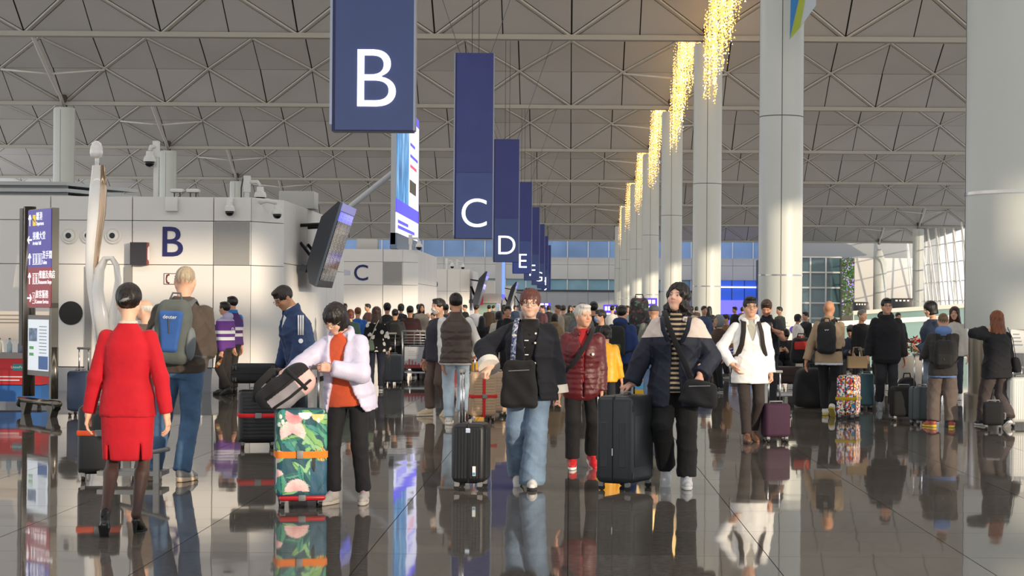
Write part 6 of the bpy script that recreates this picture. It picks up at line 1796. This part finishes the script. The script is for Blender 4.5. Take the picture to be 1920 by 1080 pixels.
crowd('person with grey hair and a red scarf behind the navy jacket', 985, 582, 33, 165, ('grey_short', '#8f8a84'), '#3a2a30', lod=1)
crowd('person in a fur collared tan coat with dark hair', 1040, 588, 38, 178, ('bob', '#1f1613'), dict(col='#8f7757', kind='knit', ease=.055, hem=.78, hood=1, rs=.09), sex='f')
crowd('person in a grey coat with grey hair behind the elderly man', 1091, 567, 31, 150, ('grey_short', '#55524e'), dict(col='#5e6164', ease=.05, hem=.75, hood=1, rs=.09, rc=.06), lod=1)
crowd('person with thick curly black hair behind the grey coat', 1113, 566, 36, 175, ('curly', '#14100f'), '#2a2a2e')
crowd('person with a blue face mask and a black jacket', 1127, 580, 28.5, -70, ('short', '#2a2624'), '#17181b', face={'mask': '#6fa3cf'}, lod=1, skin='#c69578')
crowd('person of child size in a bright yellow jacket', 1136, 612, 23.5, 170, ('bob', '#17120f'), dict(col='#e3a320', kind='shiny', ease=.05, hem=.76, rs=.085, rc=.06), '#20222a', 'c', 1)
S, L = crowd('person in a deep blue hooded jacket seen from behind', 1166, 572, 26.5, 158, ('short', '#181310'), dict(col='#1c3160', ease=.055, hem=.78, hood=1, rs=.09, rc=.06), lod=1)
backpack(S, 'dark backpack with olive trim on the deep blue jacket', '#1e2220', (.15, .10, .24), 1.14, .17, pocket=('#4c5a2a', .11, .95, 1.1), h=.016)
S, L = crowd('person in a grey cap and grey shirt with black straps', 1226, 571, 28, 182, ('cap', '#565b60'), '#74766e', '#6d87a8', lod=1)
backpack(S, 'slim black backpack on the grey shirt with the cap', '#25272a', (.12, .07, .17), 1.16, .15, h=.018)
crowd('person in a brown jacket with a grey hood beside the blue shop front', 1348, 592, 33, -60, ('hood', '#7f8488'), '#4a3a30', lod=1)
crowd('person with short dark hair and a pale top by the far columns', 1337, 601, 48, 20, ('short', '#1b1512'), '#c9c0b2')
crowd('person in a mustard top before the blue shop front', 1362, 589, 40, -70, ('short', '#15110f'), '#7a5a34')
crowd('person with grey hair in a black jacket beside the ramp', 1616, 580, 33, 35, ('grey_short', '#6d6a66'), '#15161a', lod=1)
crowd('person in a black top standing by the glass box', 1511, 584, 44, -60, ('short', '#15110f'), '#1b1c20')
crowd('person in a white top beside the red flowers', 1496, 589, 43, 70, ('bob', '#1c1411'), '#d9d4cc', sex='f')
crowd('person in a dark vest behind the lower ramp railing', 1684, 586, 46, 10, ('short', '#15110f'), '#20242a')
far = [(836, '#3a3f4a', 'short', '#15110f', 'slate'), (848, '#7d2a2c', 'bob', '#20160f', 'brick red'), (862, '#2b2b2f', 'long', '#17110f', 'charcoal'), (893, '#c9c9cc', 'short', '#221a16', 'pale grey'), (917, '#36291f', 'short', '#15110f', 'dark brown'),
       (966, '#25324a', 'bob', '#171210', 'midnight blue'), (1018, '#5b3a3f', 'short', '#1b1512', 'plum'), (1029, '#24262a', 'bob', '#16110f', 'jet black'), (1056, '#6f6a5f', 'short', '#3a2d24', 'khaki'), (1069, '#2f3b33', 'long', '#15110f', 'forest green'),
       (1078, '#8d8f95', 'short', '#17120f', 'silver'), (1148, '#d2cfc9', 'short', '#15110f', 'ivory'), (1187, '#3b2b44', 'bob', '#15110f', 'aubergine'), (1320, '#30405c', 'short', '#17120f', 'steel blue'), (1378, '#1f1f22', 'short', '#15110f', 'ebony'), (1392, '#5c4b3c', 'bob', '#17120f', 'mocha'), (1296, '#7a7466', 'short', '#17120f', 'sage')]
far += [(646, '#3a3d42', 'short', '#15110f', 'graphite'), (690, '#4a2f2a', 'short', '#17120f', 'rust brown'), (752, '#20242c', 'bob', '#17120f', 'ink blue'), (785, '#2c2f2a', 'short', '#17120f', 'olive black'), (790, '#8a7f74', 'long', '#20160f', 'taupe'), (872, '#1d1f24', 'short', '#15110f', 'coal'), (925, '#4c5a6a', 'short', '#17120f', 'denim grey'), (945, '#6a4030', 'long', '#15110f', 'cinnamon'),
        (1008, '#2a2e38', 'short', '#15110f', 'gunmetal'), (1047, '#9a8f80', 'short', '#2a211c', 'sand'), (1100, '#1c2430', 'long', '#15110f', 'petrol'), (1157, '#3c3c40', 'bob', '#15110f', 'pewter'), (1176, '#5a6470', 'short', '#15110f', 'blue grey'), (1200, '#241f22', 'long', '#15110f', 'raven'), (1306, '#4a3b33', 'bob', '#17120f', 'walnut'), (1330, '#18191c', 'long', '#15110f', 'onyx'), (1410, '#6b2c30', 'short', '#15110f', 'wine'), (1462, '#3d4a3e', 'short', '#15110f', 'moss')]
for i, (px, tc, hs_, hc_, nm) in enumerate(far):
    z = 46 + (i*17) % (44 if px > 800 else 11)
    crowd('small far traveller in a %s top within the crowd' % nm, px, 580, z, (175, 20, -60, 150)[i % 4], (hs_, hc_), tc, sex='f' if hs_ in ('bob', 'long') else 'm', lod=3, H=1.60+.03*((i*5) % 5))
# seated travellers on a bench
bz = 34.5
bx0, bx1 = at(1452, 575, bz).x, at(1678, 575, bz).x
t = thing('waiting_bench', 'low grey waiting bench with seated travellers', 'bench', ((bx0+bx1)/2, bz+.35, 0)); hw = (bx1-bx0)/2
MB().rbox(-hw, hw, -.25, .25, .36, .42, .02, 2).build('seat', mat('bench_grey', '#4a4d52', .5), t, 'auto')
for x_ in (-hw*.9, -hw*.3, hw*.3, hw*.9): MB().box(x_-.03, x_+.03, -.2, .2, 0, .36).build('leg', STEEL, t)
def seated(label, px, rz, hair, top, sex='m', H=1.62, lean=18, head=(20, 0, 0), bottom='#23252a'):
    L = Vector((at(px, 575, bz).x, bz+.3, 0)); s = H/1.7
    person(label, L, rz, H, sex, 1, '#c9987a', hair, head=head, lean=(lean, 0), pelz=.54/s, feet=[(.11, .42, 0, 0, 6), (-.11, .42, 0, 0, -6)],
        hands={'L': dict(p=(.10, -.42, .72)), 'R': dict(p=(-.10, -.42, .72))}, top=dict(col=top, ease=.045, hem=.86, rs=.085, rc=.058), bottom=dict(col=bottom), group='travellers seated on the bench')
seated('person in a black jacket seated on the bench bending over a phone', 1466, 10, ('short', '#161210'), '#2a2b2e', lean=32)
seated('person with black hair in a grey top seated next to the red bag', 1530, -8, ('short', '#121010'), '#7d7f82', lean=36, head=(34, 0, 0))
seated('person in a dark blue jacket seated on the waiting bench', 1602, -14, ('short', '#14110f'), '#23283a', lean=16)
seated('person with long dark hair in a brown top seated on the bench', 1660, -10, ('long', '#1c1412'), '#3a2c2a', 'f', lean=20)
# grey haired man half hidden behind the tall backpacker
L = Vector((at(272, 575, 19.5).x, 19.5, 0))
person('person with thin white hair half hidden by the brown jacket', L, -100, 1.60, 'o', 1, '#d3a58b', ('balding', '#c9c4bd'), top=dict(col='#5a5048', ease=.04, hem=.8), bottom=dict(col='#33353a'))
# ---------------------------------------------------------------- luggage on the floor
# flower-printed cover: petals, leaves painted on a fine mesh
def floral_mat():
    m, nt, b = nodes_mat('flower_print', .6)
    a = nt.nodes.new('ShaderNodeAttribute'); a.attribute_name = 'Col'; nt.links.new(a.outputs['Color'], b.inputs['Base Color'])
    n = nt.nodes.new('ShaderNodeTexNoise'); n.inputs['Scale'].default_value = 12
    bp = nt.nodes.new('ShaderNodeBump'); bp.inputs['Strength'].default_value = .2; bp.inputs['Distance'].default_value = .02
    nt.links.new(n.outputs['Fac'], bp.inputs['Height']); nt.links.new(bp.outputs['Normal'], b.inputs['Normal'])
    return m
def floral_case():
    L = gnd(563, 950); rz = math.radians(14)
    t = thing('suitcase', 'suitcase in a stretch cover printed with pink flowers and teal leaves', 'suitcase', L, rz, 'suitcases and trolley cases')
    W, D, H0, H1 = .385, .27, .075, .755
    def f(p):
        q = p.copy(); z = p[:, 2]
        d = rbx(q, (0, 0, (H0+H1)/2), (W/2, D/2, (H1-H0)/2), .05)
        return d + .002*np.sin(z*31+p[:, 0]*24)*np.sin(p[:, 0]*40+p[:, 1]*20)
    v, fc = nets(f, (-.27, -.22, .03), (.27, .22, .80), .0055)
    me = np_mesh('cover', v, fc)
    # unwrap: distance along the girth from the front middle
    x, y, z = v[:, 0], v[:, 1], v[:, 2]
    u = np.where(y < -D/2+.03, x, np.where(x > 0, W/2 + (y+D/2), -W/2 - (y+D/2)))
    u = np.where((y > D/2-.03), x*1.0+.7, u)
    z_ = z
    col = np.repeat(np.array(lin('#1f5160'))[None], len(v), 0)
    def paint(mask, c, w_=1.0):
        c = np.array(lin(c)); m_ = mask.astype(float)[:, None]*w_; col[:] = col*(1-m_) + c[None]*m_
    def leaf(cu, cz, L_, wd, ang, c, c2=None):
        a = math.radians(ang); du, dz = u-cu, z_-cz
        s_ = du*math.cos(a) + dz*math.sin(a); n_ = -du*math.sin(a) + dz*math.cos(a)
        tt = np.clip(s_/L_, 0, 1); lim = wd*np.sin(math.pi*np.clip(tt, 0, 1)**.8)
        m_ = (s_ > 0) & (s_ < L_) & (np.abs(n_) < lim)
        paint(m_, c)
        if c2: paint(m_ & (n_ > 0), c2); 
        paint(m_ & (np.abs(n_) < .0022), '#15404a')
    rs_ = np.random.RandomState(3)
    greens = ['#2f7a70', '#4f9a7c', '#7fb56a', '#2a6a6a', '#8fc08a', '#17505e', '#3c8c86']
    for i in range(110):
        leaf(rs_.uniform(-.45, .95) if i % 2 else rs_.uniform(-.22, .24), rs_.uniform(.08, .74), rs_.uniform(.10, .2), rs_.uniform(.02, .045), rs_.uniform(0, 360), greens[i % 7], greens[(i+2) % 7])
    for cu, cz, L_, ang in ((.10, .46, .13, -70), (.14, .47, .15, -60), (.08, .36, .12, -80), (.16, .40, .14, -100)): leaf(cu, cz, L_, .018, ang, '#d9a94a', '#c79a3a')
    paint((u > .06) & (u < .45) & (z_ < .36), '#2b5a73'); 
    for i in range(12): leaf(.10+.02*i, .10+.02*(i % 5), .2, .012, 60+4*i, '#356a80', '#24526a')
    def bloom(cu, cz, r, a0, a1, c0='#f3a9ad', c1='#fbe3dc'):
        du, dz = u-cu, z_-cz; rr = np.hypot(du, dz); an = np.degrees(np.arctan2(dz, du)) % 360
        m_ = (rr < r*(1+.05*np.sin(an*.9))) & (((an - a0) % 360) < ((a1-a0) % 360 or 360))
        paint(m_, c0); k = np.clip(rr/r, 0, 1)[:, None]*m_[:, None]
        col[:] = col*(1-k*.8) + np.array(lin(c1))[None]*k*.8
        paint(m_ & (np.sin(an*.55) > .9) & (rr > .3*r), '#f08f98', .5)
    bloom(-.075, .575, .095, -30, 210); bloom(-.04, .135, .09, -5, 185); bloom(-.185, .36, .08, 60, 260); bloom(-.06, .71, .07, 150, 360, '#e8687c', '#f5b0b0')
    bloom(.02, .73, .05, 180, 360, '#fbf3ec', '#ffffff'); bloom(-.20, .23, .07, 30, 230); bloom(.32, .6, .08, 0, 200); bloom(.75, .5, .1, 0, 220); bloom(.6, .25, .09, 0, 200)
    bloom(.115, .715, .05, 180, 360, '#e8c46a', '#f3dc9a')
    for cu, cz in ((-.165, .70), (-.15, .66), (-.175, .64), (.12, .67)):
        paint(((u-cu)/.012)**2 + ((z_-cz)/.018)**2 < 1, '#e9efe2')
    # opening in the cover showing the dark case, as a dark lens
    paint((np.abs(u-.085) < .016*np.sqrt(np.clip(1-((z_-.36)/.085)**2, 0, 1))) & (np.abs(z_-.36) < .085), '#1c1a1c')
    ca = me.color_attributes.new('Col', 'FLOAT_COLOR', 'POINT'); cc = np.ones((len(v), 4), np.float32); cc[:, :3] = col; ca.data.foreach_set('color', cc.ravel())
    link('cover', me, floral_mat(), t)
    RED = mat('case_red', '#c01c26', .35)
    MB().rbox(-W/2+.02, W/2-.012, -D/2-.004, D/2, .058, .10, .02, 2).build('red_base', RED, t, 'auto')
    MB().rbox(-.03, .03, -D/2-.008, D/2, .056, .104, .01, 2).build('base_clip', mat('caster'), t, 'auto')
    MB().rbox(-W/2-.006, W/2+.006, -D/2-.006, D/2+.006, .385, .435, .05, 3).build('strap', cloth('#ec7f27'), t, 'auto')
    MB().rbox(-.045, .005, -D/2-.02, -D/2-.002, .378, .442, .006, 2).build('buckle', mat('caster'), t, 'auto')
    for sx in (-1, 1):
        for sy in (-1, 1):
            x_, y_ = sx*(W/2-.05), sy*(D/2-.05)
            wh = MB().cyl((x_-.013, y_, .028), (x_+.013, y_, .028), .028, n=16).build('wheel', RUBBER, t, 'auto')
            MB().box(x_-.02, x_+.02, y_-.02, y_+.02, .035, .07).build('caster_fork', mat('caster'), wh)
    for sx in (.05, .14):
        MB().cyl((sx, D/2-.06, .74), (sx, D/2-.06, 1.06), .010, n=10).build('handle_tube', CHROME, t, True)
    MB().rbox(.035, .155, D/2-.075, D/2-.045, 1.05, 1.085, .01, 2).build('handle_grip', mat('caster'), t, 'auto')
    return L
LF = floral_case()
# pink and grey backpack resting on the flower-printed case
def resting_pack():
    t = thing('backpack', 'pink, grey and black backpack resting on the flower-printed suitcase', 'backpack', LF + Vector((0, -.0, .757)), math.radians(8), 'backpacks')
    def f(p):
        q = p @ rot('y', math.radians(-38))
        return rbx(q - np.array([-.0, 0, .155]), (0, 0, 0), (.235, .095, .125), .08) + .004*np.sin(p[:, 0]*30+p[:, 2]*26)
    # slanted: rises to the right
    def fm(p): return np.maximum(f(p*np.array([1, 1, 1]) - np.array([-.02, 0, .02])), -p[:, 2]+.0)
    v, fc = nets(fm, (-.40, -.18, -.02), (.36, .18, .48), .0055)
    me = np_mesh('main_bag', v, fc)
    me.materials.append(cloth('#8f8b92')); me.materials.append(cloth('#1b1b1f')); me.materials.append(cloth('#e3b9b4'))
    cen = np.zeros(len(me.polygons)*3, np.float32); me.polygons.foreach_get('center', cen); cen = cen.reshape(-1, 3)
    q = cen @ rot('y', math.radians(-38))
    idx = np.where(q[:, 2] > .20, 1, np.where(q[:, 0] > .09, 2, 0)); idx = np.where((q[:, 0] < -.17), 1, idx)
    me.polygons.foreach_set('material_index', idx.astype(np.int32)); me.update()
    link('main_bag', me, None, t)
    R = rot('y', math.radians(-38)).T
    def w(x, y, z): q = np.array([x, y, z]) @ rot('y', math.radians(-38)).T; return Vector(q + np.array([-.02, 0, .02]))
    for zz in (.10, .19):
        MB().tube([w(-.16, -.099, zz), w(.0, -.104, zz-.01), w(.20, -.099, zz)], [(.010, .004)]*3, 6, flat=Vector((0, 1, 0))).build('webbing', cloth('#1b1b1f'), t, True)
    MB().tube([w(.10, -.10, .28), w(.115, -.106, .18), w(.13, -.10, .06)], [(.014, .005)]*3, 6, flat=Vector((0, 1, 0))).build('webbing', cloth('#1b1b1f'), t, True)
    MB().tube([w(.05, .06, .28), w(.0, .0, .33), w(-.15, -.02, .31), w(-.24, -.02, .22)], [(.03, .010)]*4, 8, flat=Vector((0, 1, 0))).build('shoulder_strap', cloth('#1b1b1f'), t, True)
resting_pack()
suitcase('small black ribbed cabin case pulled by the navy quilted jacket', gnd(883, 917), 84, .36, .285, .565, '#1a1b1d', 'v', ext=.43, latch=True)
L = gnd(883, 917); tg = thing('luggage_tag', 'white luggage label hung on the small black ribbed case', 'tag', L+Vector((.035, -.195, .17)), 0)
MB().box(-.014, .014, -.003, 0, -.04, .04).build('paper', mat('tag_white', '#dfe3e4', .5), tg); MB().box(-.012, .012, -.005, -.003, -.035, -.012).build('print', mat('tag_blue', '#5a8fb0', .5), tg)
t = suitcase('large charcoal hard case with moulded panels beside the navy and beige jacket', gnd(1172, 916), 64, .52, .33, .80, '#2b2f31', 'panel', rough=.38)
MB().box(-.26-.01, -.255, -.004, .004, .30, .36).build('zip_pull', CHROME, t)
suitcase('small plum soft suitcase beside the white zip jacket', gnd(1454, 829), 12, .31, .21, .45, '#3d2136', None, ext=.36, soft=True, rough=.8)
suitcase('tall black case with a bright red strap below the blue track jacket', gnd(482, 840), 14, .40, .27, .63, '#17181b', 'h', strap=('#d8232a', .52))
L = gnd(482, 840)
suitcase('black case lying flat on top of the red-strapped case', L + Vector((-.04, -.02, .80)), 8, .50, .215, .32, '#1b1c1e', None, lie=True, soft=True, rough=.7)
for o_ in (): pass
suitcase('black case with an orange strap beside the red suit', gnd(186, 900), 12, .36, .25, .66, '#18191b', None, strap=('#d8502a', .60))
suitcase('navy upright trolley case by the directory totem', gnd(152, 779), -12, .34, .25, .62, '#2c3850', None, ext=.30, soft=True)
suitcase('tan hard case with crossed red straps pushed by the brown quilted vest', gnd(902, 789), 22, .36, .26, .66, '#b79a7c', 'h', ext=.28, strap=('#cf2e2c', .46), cross=True)
suitcase('second tan hard case standing close behind the red-strapped one', gnd(930, 781), 28, .34, .25, .63, '#b3987e', 'h')
STK = patches('sticker_print', ['#e8e4dc', '#c9302f', '#2f8fb8', '#e8e4dc', '#1b1b1f', '#d8a93a', '#f2efe8', '#5b6fa8', '#c9402f'], 44)
suitcase('bright sticker-covered case with a yellow strap', gnd(1591, 786), 66, .36, .27, .62, m=STK, strap=('#b79a1f', .42))
suitcase('teal hard case with a raised handle beside the sticker-covered one', gnd(1622, 768), 10, .24, .2, .56, '#3f6068', None, ext=.36)
suitcase('black soft case beside the black hooded sweatshirt', gnd(1694, 789), 4, .37, .24, .48, '#141416', None, ext=.0, soft=True, rough=.85)
suitcase('dark green case with a raised handle beside the blue-hooded child', gnd(1727, 797), 30, .30, .22, .52, '#3a4448', None, ext=.42)
suitcase('pale grey hard case with a label beside the long reddish hair', gnd(1912, 800), 20, .42, .27, .66, '#c9cbc8', 'v', ext=.12)
suitcase('small black case behind the wide grey trouser legs', gnd(1862, 806), -12, .26, .2, .36, '#1a1b1e', None, soft=True, rough=.8)
suitcase('grey ribbed case behind the lavender jacket', gnd(737, 722), 30, .33, .25, .60, '#454a50', 'v', ext=.40)
L = gnd(783, 712)
trolley('silver baggage trolley with a poster before the maroon jacket', L, 2)
suitcase('black case standing beside the poster trolley', gnd(812, 716), 10, .32, .24, .52, '#1d1e21', 'h')
tg = thing('handbag', 'black handbag with grey looped straps on the poster trolley', 'bag', L+Vector((.05, -.02, .183)), 0, 'bags carried by travellers')
MB().rbox(-.19, .19, -.12, .14, 0, .62, .06, 3).build('body', cloth('#26282b'), tg, 'auto')
for sx in (-.05, .06): MB().tube([(sx-.07, -.12, .55), (sx-.06, -.13, .80), (sx, -.13, .86), (sx+.06, -.13, .80), (sx+.07, -.12, .55)], .012, 8).build('strap', cloth('#7c7f84'), tg, True)
# trolley behind the white jacket with black bags
L = gnd(1505, 758)
trolley('baggage trolley loaded with black bags behind the white zip jacket', L, 70, ad=False)
suitcase('dark brown case lying on the loaded trolley', L+Vector((.0, .02, .47)), 70, .5, .27, .62, '#3a2c2c', None, lie=True, soft=True, rough=.8, wheels=False)
def blob(label, loc, size, col, name='duffel_bag', cat='bag', extra=None, rz=0):
    t = thing(name, label, cat, loc, math.radians(rz), 'bags carried by travellers')
    def f(p):
        q = p.copy(); tz = np.clip(p[:, 2]/size[2], 0, 1); q[:, 0] *= 1+.25*tz**2
        return np.maximum(rbx(q, (0, 0, size[2]/2), (size[0]/2, size[1]/2, size[2]/2), min(size)*.35) + .006*np.sin(p[:, 0]*22+p[:, 2]*19), -p[:, 2])
    v, fc = nets(f, (-size[0]/2-.05, -size[1]/2-.05, -.03), (size[0]/2+.05, size[1]/2+.05, size[2]+.05), .016)
    link('body', np_mesh('body', v, fc), cloth(col) if isinstance(col, str) else col, t)
    hz = size[2]
    MB().tube([(-size[0]*.2, 0, hz-.03), (-size[0]*.15, 0, hz+.06), (size[0]*.15, 0, hz+.06), (size[0]*.2, 0, hz-.03)], .011, 8).build('handle', cloth('#1a1a1c'), t, True)
    return t
b_ = blob('black and red backpack standing on the loaded trolley', L+Vector((-.03, -.02, .66)), (.36, .26, .42), '#161618', 'backpack', 'backpack')
MB().rbox(-.13, .13, -.148, -.10, .22, .36, .03, 2).build('red_pocket', cloth('#b8302c'), b_, 'auto')
blob('large black sports bag slumped on the floor beside the loaded trolley', gnd(1530, 764), (.75, .4, .62), '#121316', rz=10)
# luggage heap by the blue jacket
L = gnd(1192, 738)
trolley('baggage trolley piled high behind the navy and beige jacket', L, 175, ad=False)
PRN = patches('dark_floral', ['#1d1f22', '#232628', '#1b1d20', '#3f5f5a', '#202225', '#5a3038', '#1d1f22', '#2a2d30'], 22)
suitcase('bronze hard case on the piled trolley', L+Vector((-.12, -.1, .19)), 20, .34, .24, .50, '#8d7458', None)
blob('lime green sports bag on the piled trolley', L+Vector((.1, -.05, .19)), (.36, .28, .36), '#8fae3a')
blob('pale blue and orange backpack on the piled trolley', L+Vector((.12, .0, .56)), (.32, .24, .44), '#b7cfd6', 'backpack', 'backpack')
blob('tall dark backpack with a flowery print on top of the piled trolley', L+Vector((.06, .24, 1.0)), (.40, .26, .72), PRN, 'backpack', 'backpack')
tg = suitcase('black case standing upright under the flowery backpack', L+Vector((.06, .24, .185)), 0, .42, .28, .81, '#1a1b1d', None, wheels=False)
tg = thing('shopping_bag', 'white, blue and yellow shopping bag beside the piled trolley', 'bag', gnd(1205, 748), 0, 'bags carried by travellers')
MB().box(-.13, .13, -.07, .07, 0, .16).build('yellow_base', mat('bag_yellow', '#e6b62c', .6), tg); MB().box(-.13, .13, -.07, .07, .16, .27).build('blue_band', mat('bag_blue', '#5aa9d6', .6), tg); MB().box(-.13, .13, -.07, .07, .27, .44).build('white_top', mat('tag_white'), tg)
for sy in (-.05, .05): MB().tube([(-.06, sy, .44), (-.05, sy, .55), (.05, sy, .55), (.06, sy, .44)], .006, 6).build('handle', cloth('#d8d4cc'), tg, True)
blob('yellow soft bag on the floor behind the dark red jacket', gnd(1128, 735), (.35, .25, .3), '#d8a22c')
suitcase('yellow case with a green strap beyond the tan cases', gnd(905, 735), 10, .42, .26, .55, '#c48f1f', None, strap=('#5f7a3a', .6))
# tan shopping bag carried past the beige jacket
tg = thing('shopping_bag', 'tan paper shopping bag beside the black hooded sweatshirt', 'bag', gnd(1607, 774) + Vector((0, .1, .57)), 0, 'bags carried by travellers')
tg.location = Vector((at(1607, 700, 26.2).x, 26.2, at(1607, 690, 26.2).z))
MB().box(-.14, .14, -.06, .06, 0, .17).build('body', mat('tan_paper', '#a58b66', .8), tg)
for sy in (-.04, .04): MB().tube([(-.07, sy, .17), (-.05, sy, .3), (.05, sy, .3), (.07, sy, .17)], .005, 6).build('handle', mat('tan_paper'), tg, True)
# trolley with pink frame, potted red flowers
blob('black bag with a pink carrying frame beside the dark trousers', gnd(1700, 768), (.3, .3, .5), '#1c1c20')
for px, lab in ((1504, 'red poinsettias in a pale planter beside the glass box'), (1713, 'red poinsettias in a pale planter behind the black hooded sweatshirt')):
    p = Vector((at(px, 575, 38).x, 38, 0))
    t = thing('planter', lab, 'planter', p)
    MB().lathe([(.3, 0), (.36, .55), (.33, .56)], 20).build('pot', mat('pot_pale', '#b9b4ac', .6), t, 'auto')
    a_, b_ = MB(), MB()
    for i in range(160):
        an = rng.uniform(0, 6.28); r = rng.uniform(0, .42); c = Vector((r*math.cos(an), r*math.sin(an), .62+rng.uniform(0, .35)*(1-r)))
        d1 = Vector((rng.uniform(-1, 1), rng.uniform(-1, 1), rng.uniform(-.3, .6))).normalized()*.1; d2 = d1.cross(Vector((.3, .2, 1))).normalized()*.04
        (a_ if i % 3 else b_).add([c-d1*.2, c+d1*.4+d2, c+d1, c+d1*.4-d2], [(0, 1, 2, 3)])
    tag(a_.build('red_leaves', mat('poinsettia', '#b81f22', .6), t), kind='stuff'); tag(b_.build('green_leaves', mat('leaf_green'), t), kind='stuff')
# trolley bumper by the jeans, red sales stand at the left edge
L = gnd(292, 906)
t = thing('low_cart', 'low grey cart with a slanted black bumper bar beside the blue jeans', 'cart', (L.x-.15, L.y, 0), 0)
MB().box(.13, .18, -.02, .02, 0, .27).build('post', mat('cart_grey', '#8f8d88', .4, metal=.5), t); MB().box(-.33, -.28, .3, .34, 0, .2).build('post', mat('cart_grey'), t)
MB().tube([(-.3, .3, .20), (.0, .05, .24), (.27, -.06, .30)], [(.03, .02)]*3, 8, flat=Vector((0, 0, 1))).build('bumper_bar', mat('caster'), t, True)
MB().box(-.36, .2, .0, .3, .06, .1).build('deck', mat('cart_grey'), t)
L = gnd(8, 772)
t = thing('sales_stand', 'sales stand with bottles, red payment panel and grey notice at the wall', 'stand', (L.x-.25, L.y+1.2, 0))
MB().box(-.55, .42, 0, .5, .08, .32).build('blue_base', mat('stand_blue', '#2a5f9e', .5), t)
MB().box(-.55, .42, -.01, .5, .33, .72).build('red_panel', mat('stand_red', '#b8262c', .5), t)
MB().box(-.55, .42, 0, .5, .72, .80).build('shelf', mat('stand_grey', '#8f8b88', .5), t)
MB().box(-.55, .42, .35, .38, .98, 1.42).build('notice_board', mat('notice', '#b9b2ab', .5), t)
for z_, w1 in ((1.36, .7), (1.30, .5), (1.25, .6)): MB().box(-.45, -.45+w1, .34, .351, z_-.008, z_+.008).build('text_line', mat('text_dark', '#7a746e', .5), t)
MB().tube([(.16, .34, 1.18), (.2, .34, 1.14), (.28, .34, 1.24)], .012, 6).build('tick_mark', mat('tick_blue', '#2f5fb0', .5), t)
MB().rbox(.12, .3, .335, .35, 1.02, 1.10, .02, 2).build('case_symbol', mat('text_dark'), t)
MB().box(.0, .14, -.018, -.01, .54, .64).build('card_logo', mat('card_teal', '#2a7f86', .5), t); MB().rbox(.22, .33, -.018, -.008, .53, .65, .01, 2).build('card_logo', mat('card_pink', '#d98a8e', .5), t)
text('panel_text', 'UnionPay', .05, facing((.07, -.02, .59), *FRONT), mat('logo_white'), t, .001)
for i in range(2): MB().box(-.3, .2-.1*i, -.014, -.01, .44-.05*i, .455-.05*i).build('text_line', mat('logo_white'), t)
for sx in (-.5, .38):
    MB().box(sx-.015, sx+.015, .35, .38, .8, 1.0).build('post', STEEL, t)
for sx in (-.45, .32): MB().cyl((sx-.02, .25, .05), (sx+.02, .25, .05), .05, n=14).build('wheel', RUBBER, t, 'auto')
for i, (x_, c) in enumerate(((-.4, '#7a8f6a'), (-.25, '#c9c4b0'), (-.1, '#8aa0a8'), (.06, '#5a6a7a'), (.2, '#2a3570'), (.32, '#7b8794'))):
    bt = thing('bottle', ['green', 'cream', 'pale blue', 'slate', 'navy', 'grey'][i] + ' bottle standing on the sales stand shelf', 'bottle', Vector(t.location)+Vector((x_, .15, .80)), 0, 'bottles on the sales stand')
    MB().lathe([(.035, 0), (.037, .02), (.037, .12), (.014, .17), (.014, .2)], 14).build('glass', mat('bottle_'+c.strip('#'), c, .2), bt, 'auto'); MB().lathe([(.016, .2), (.016, .22)], 10).build('cap', mat('cap_dark', '#3a3430', .5), bt)
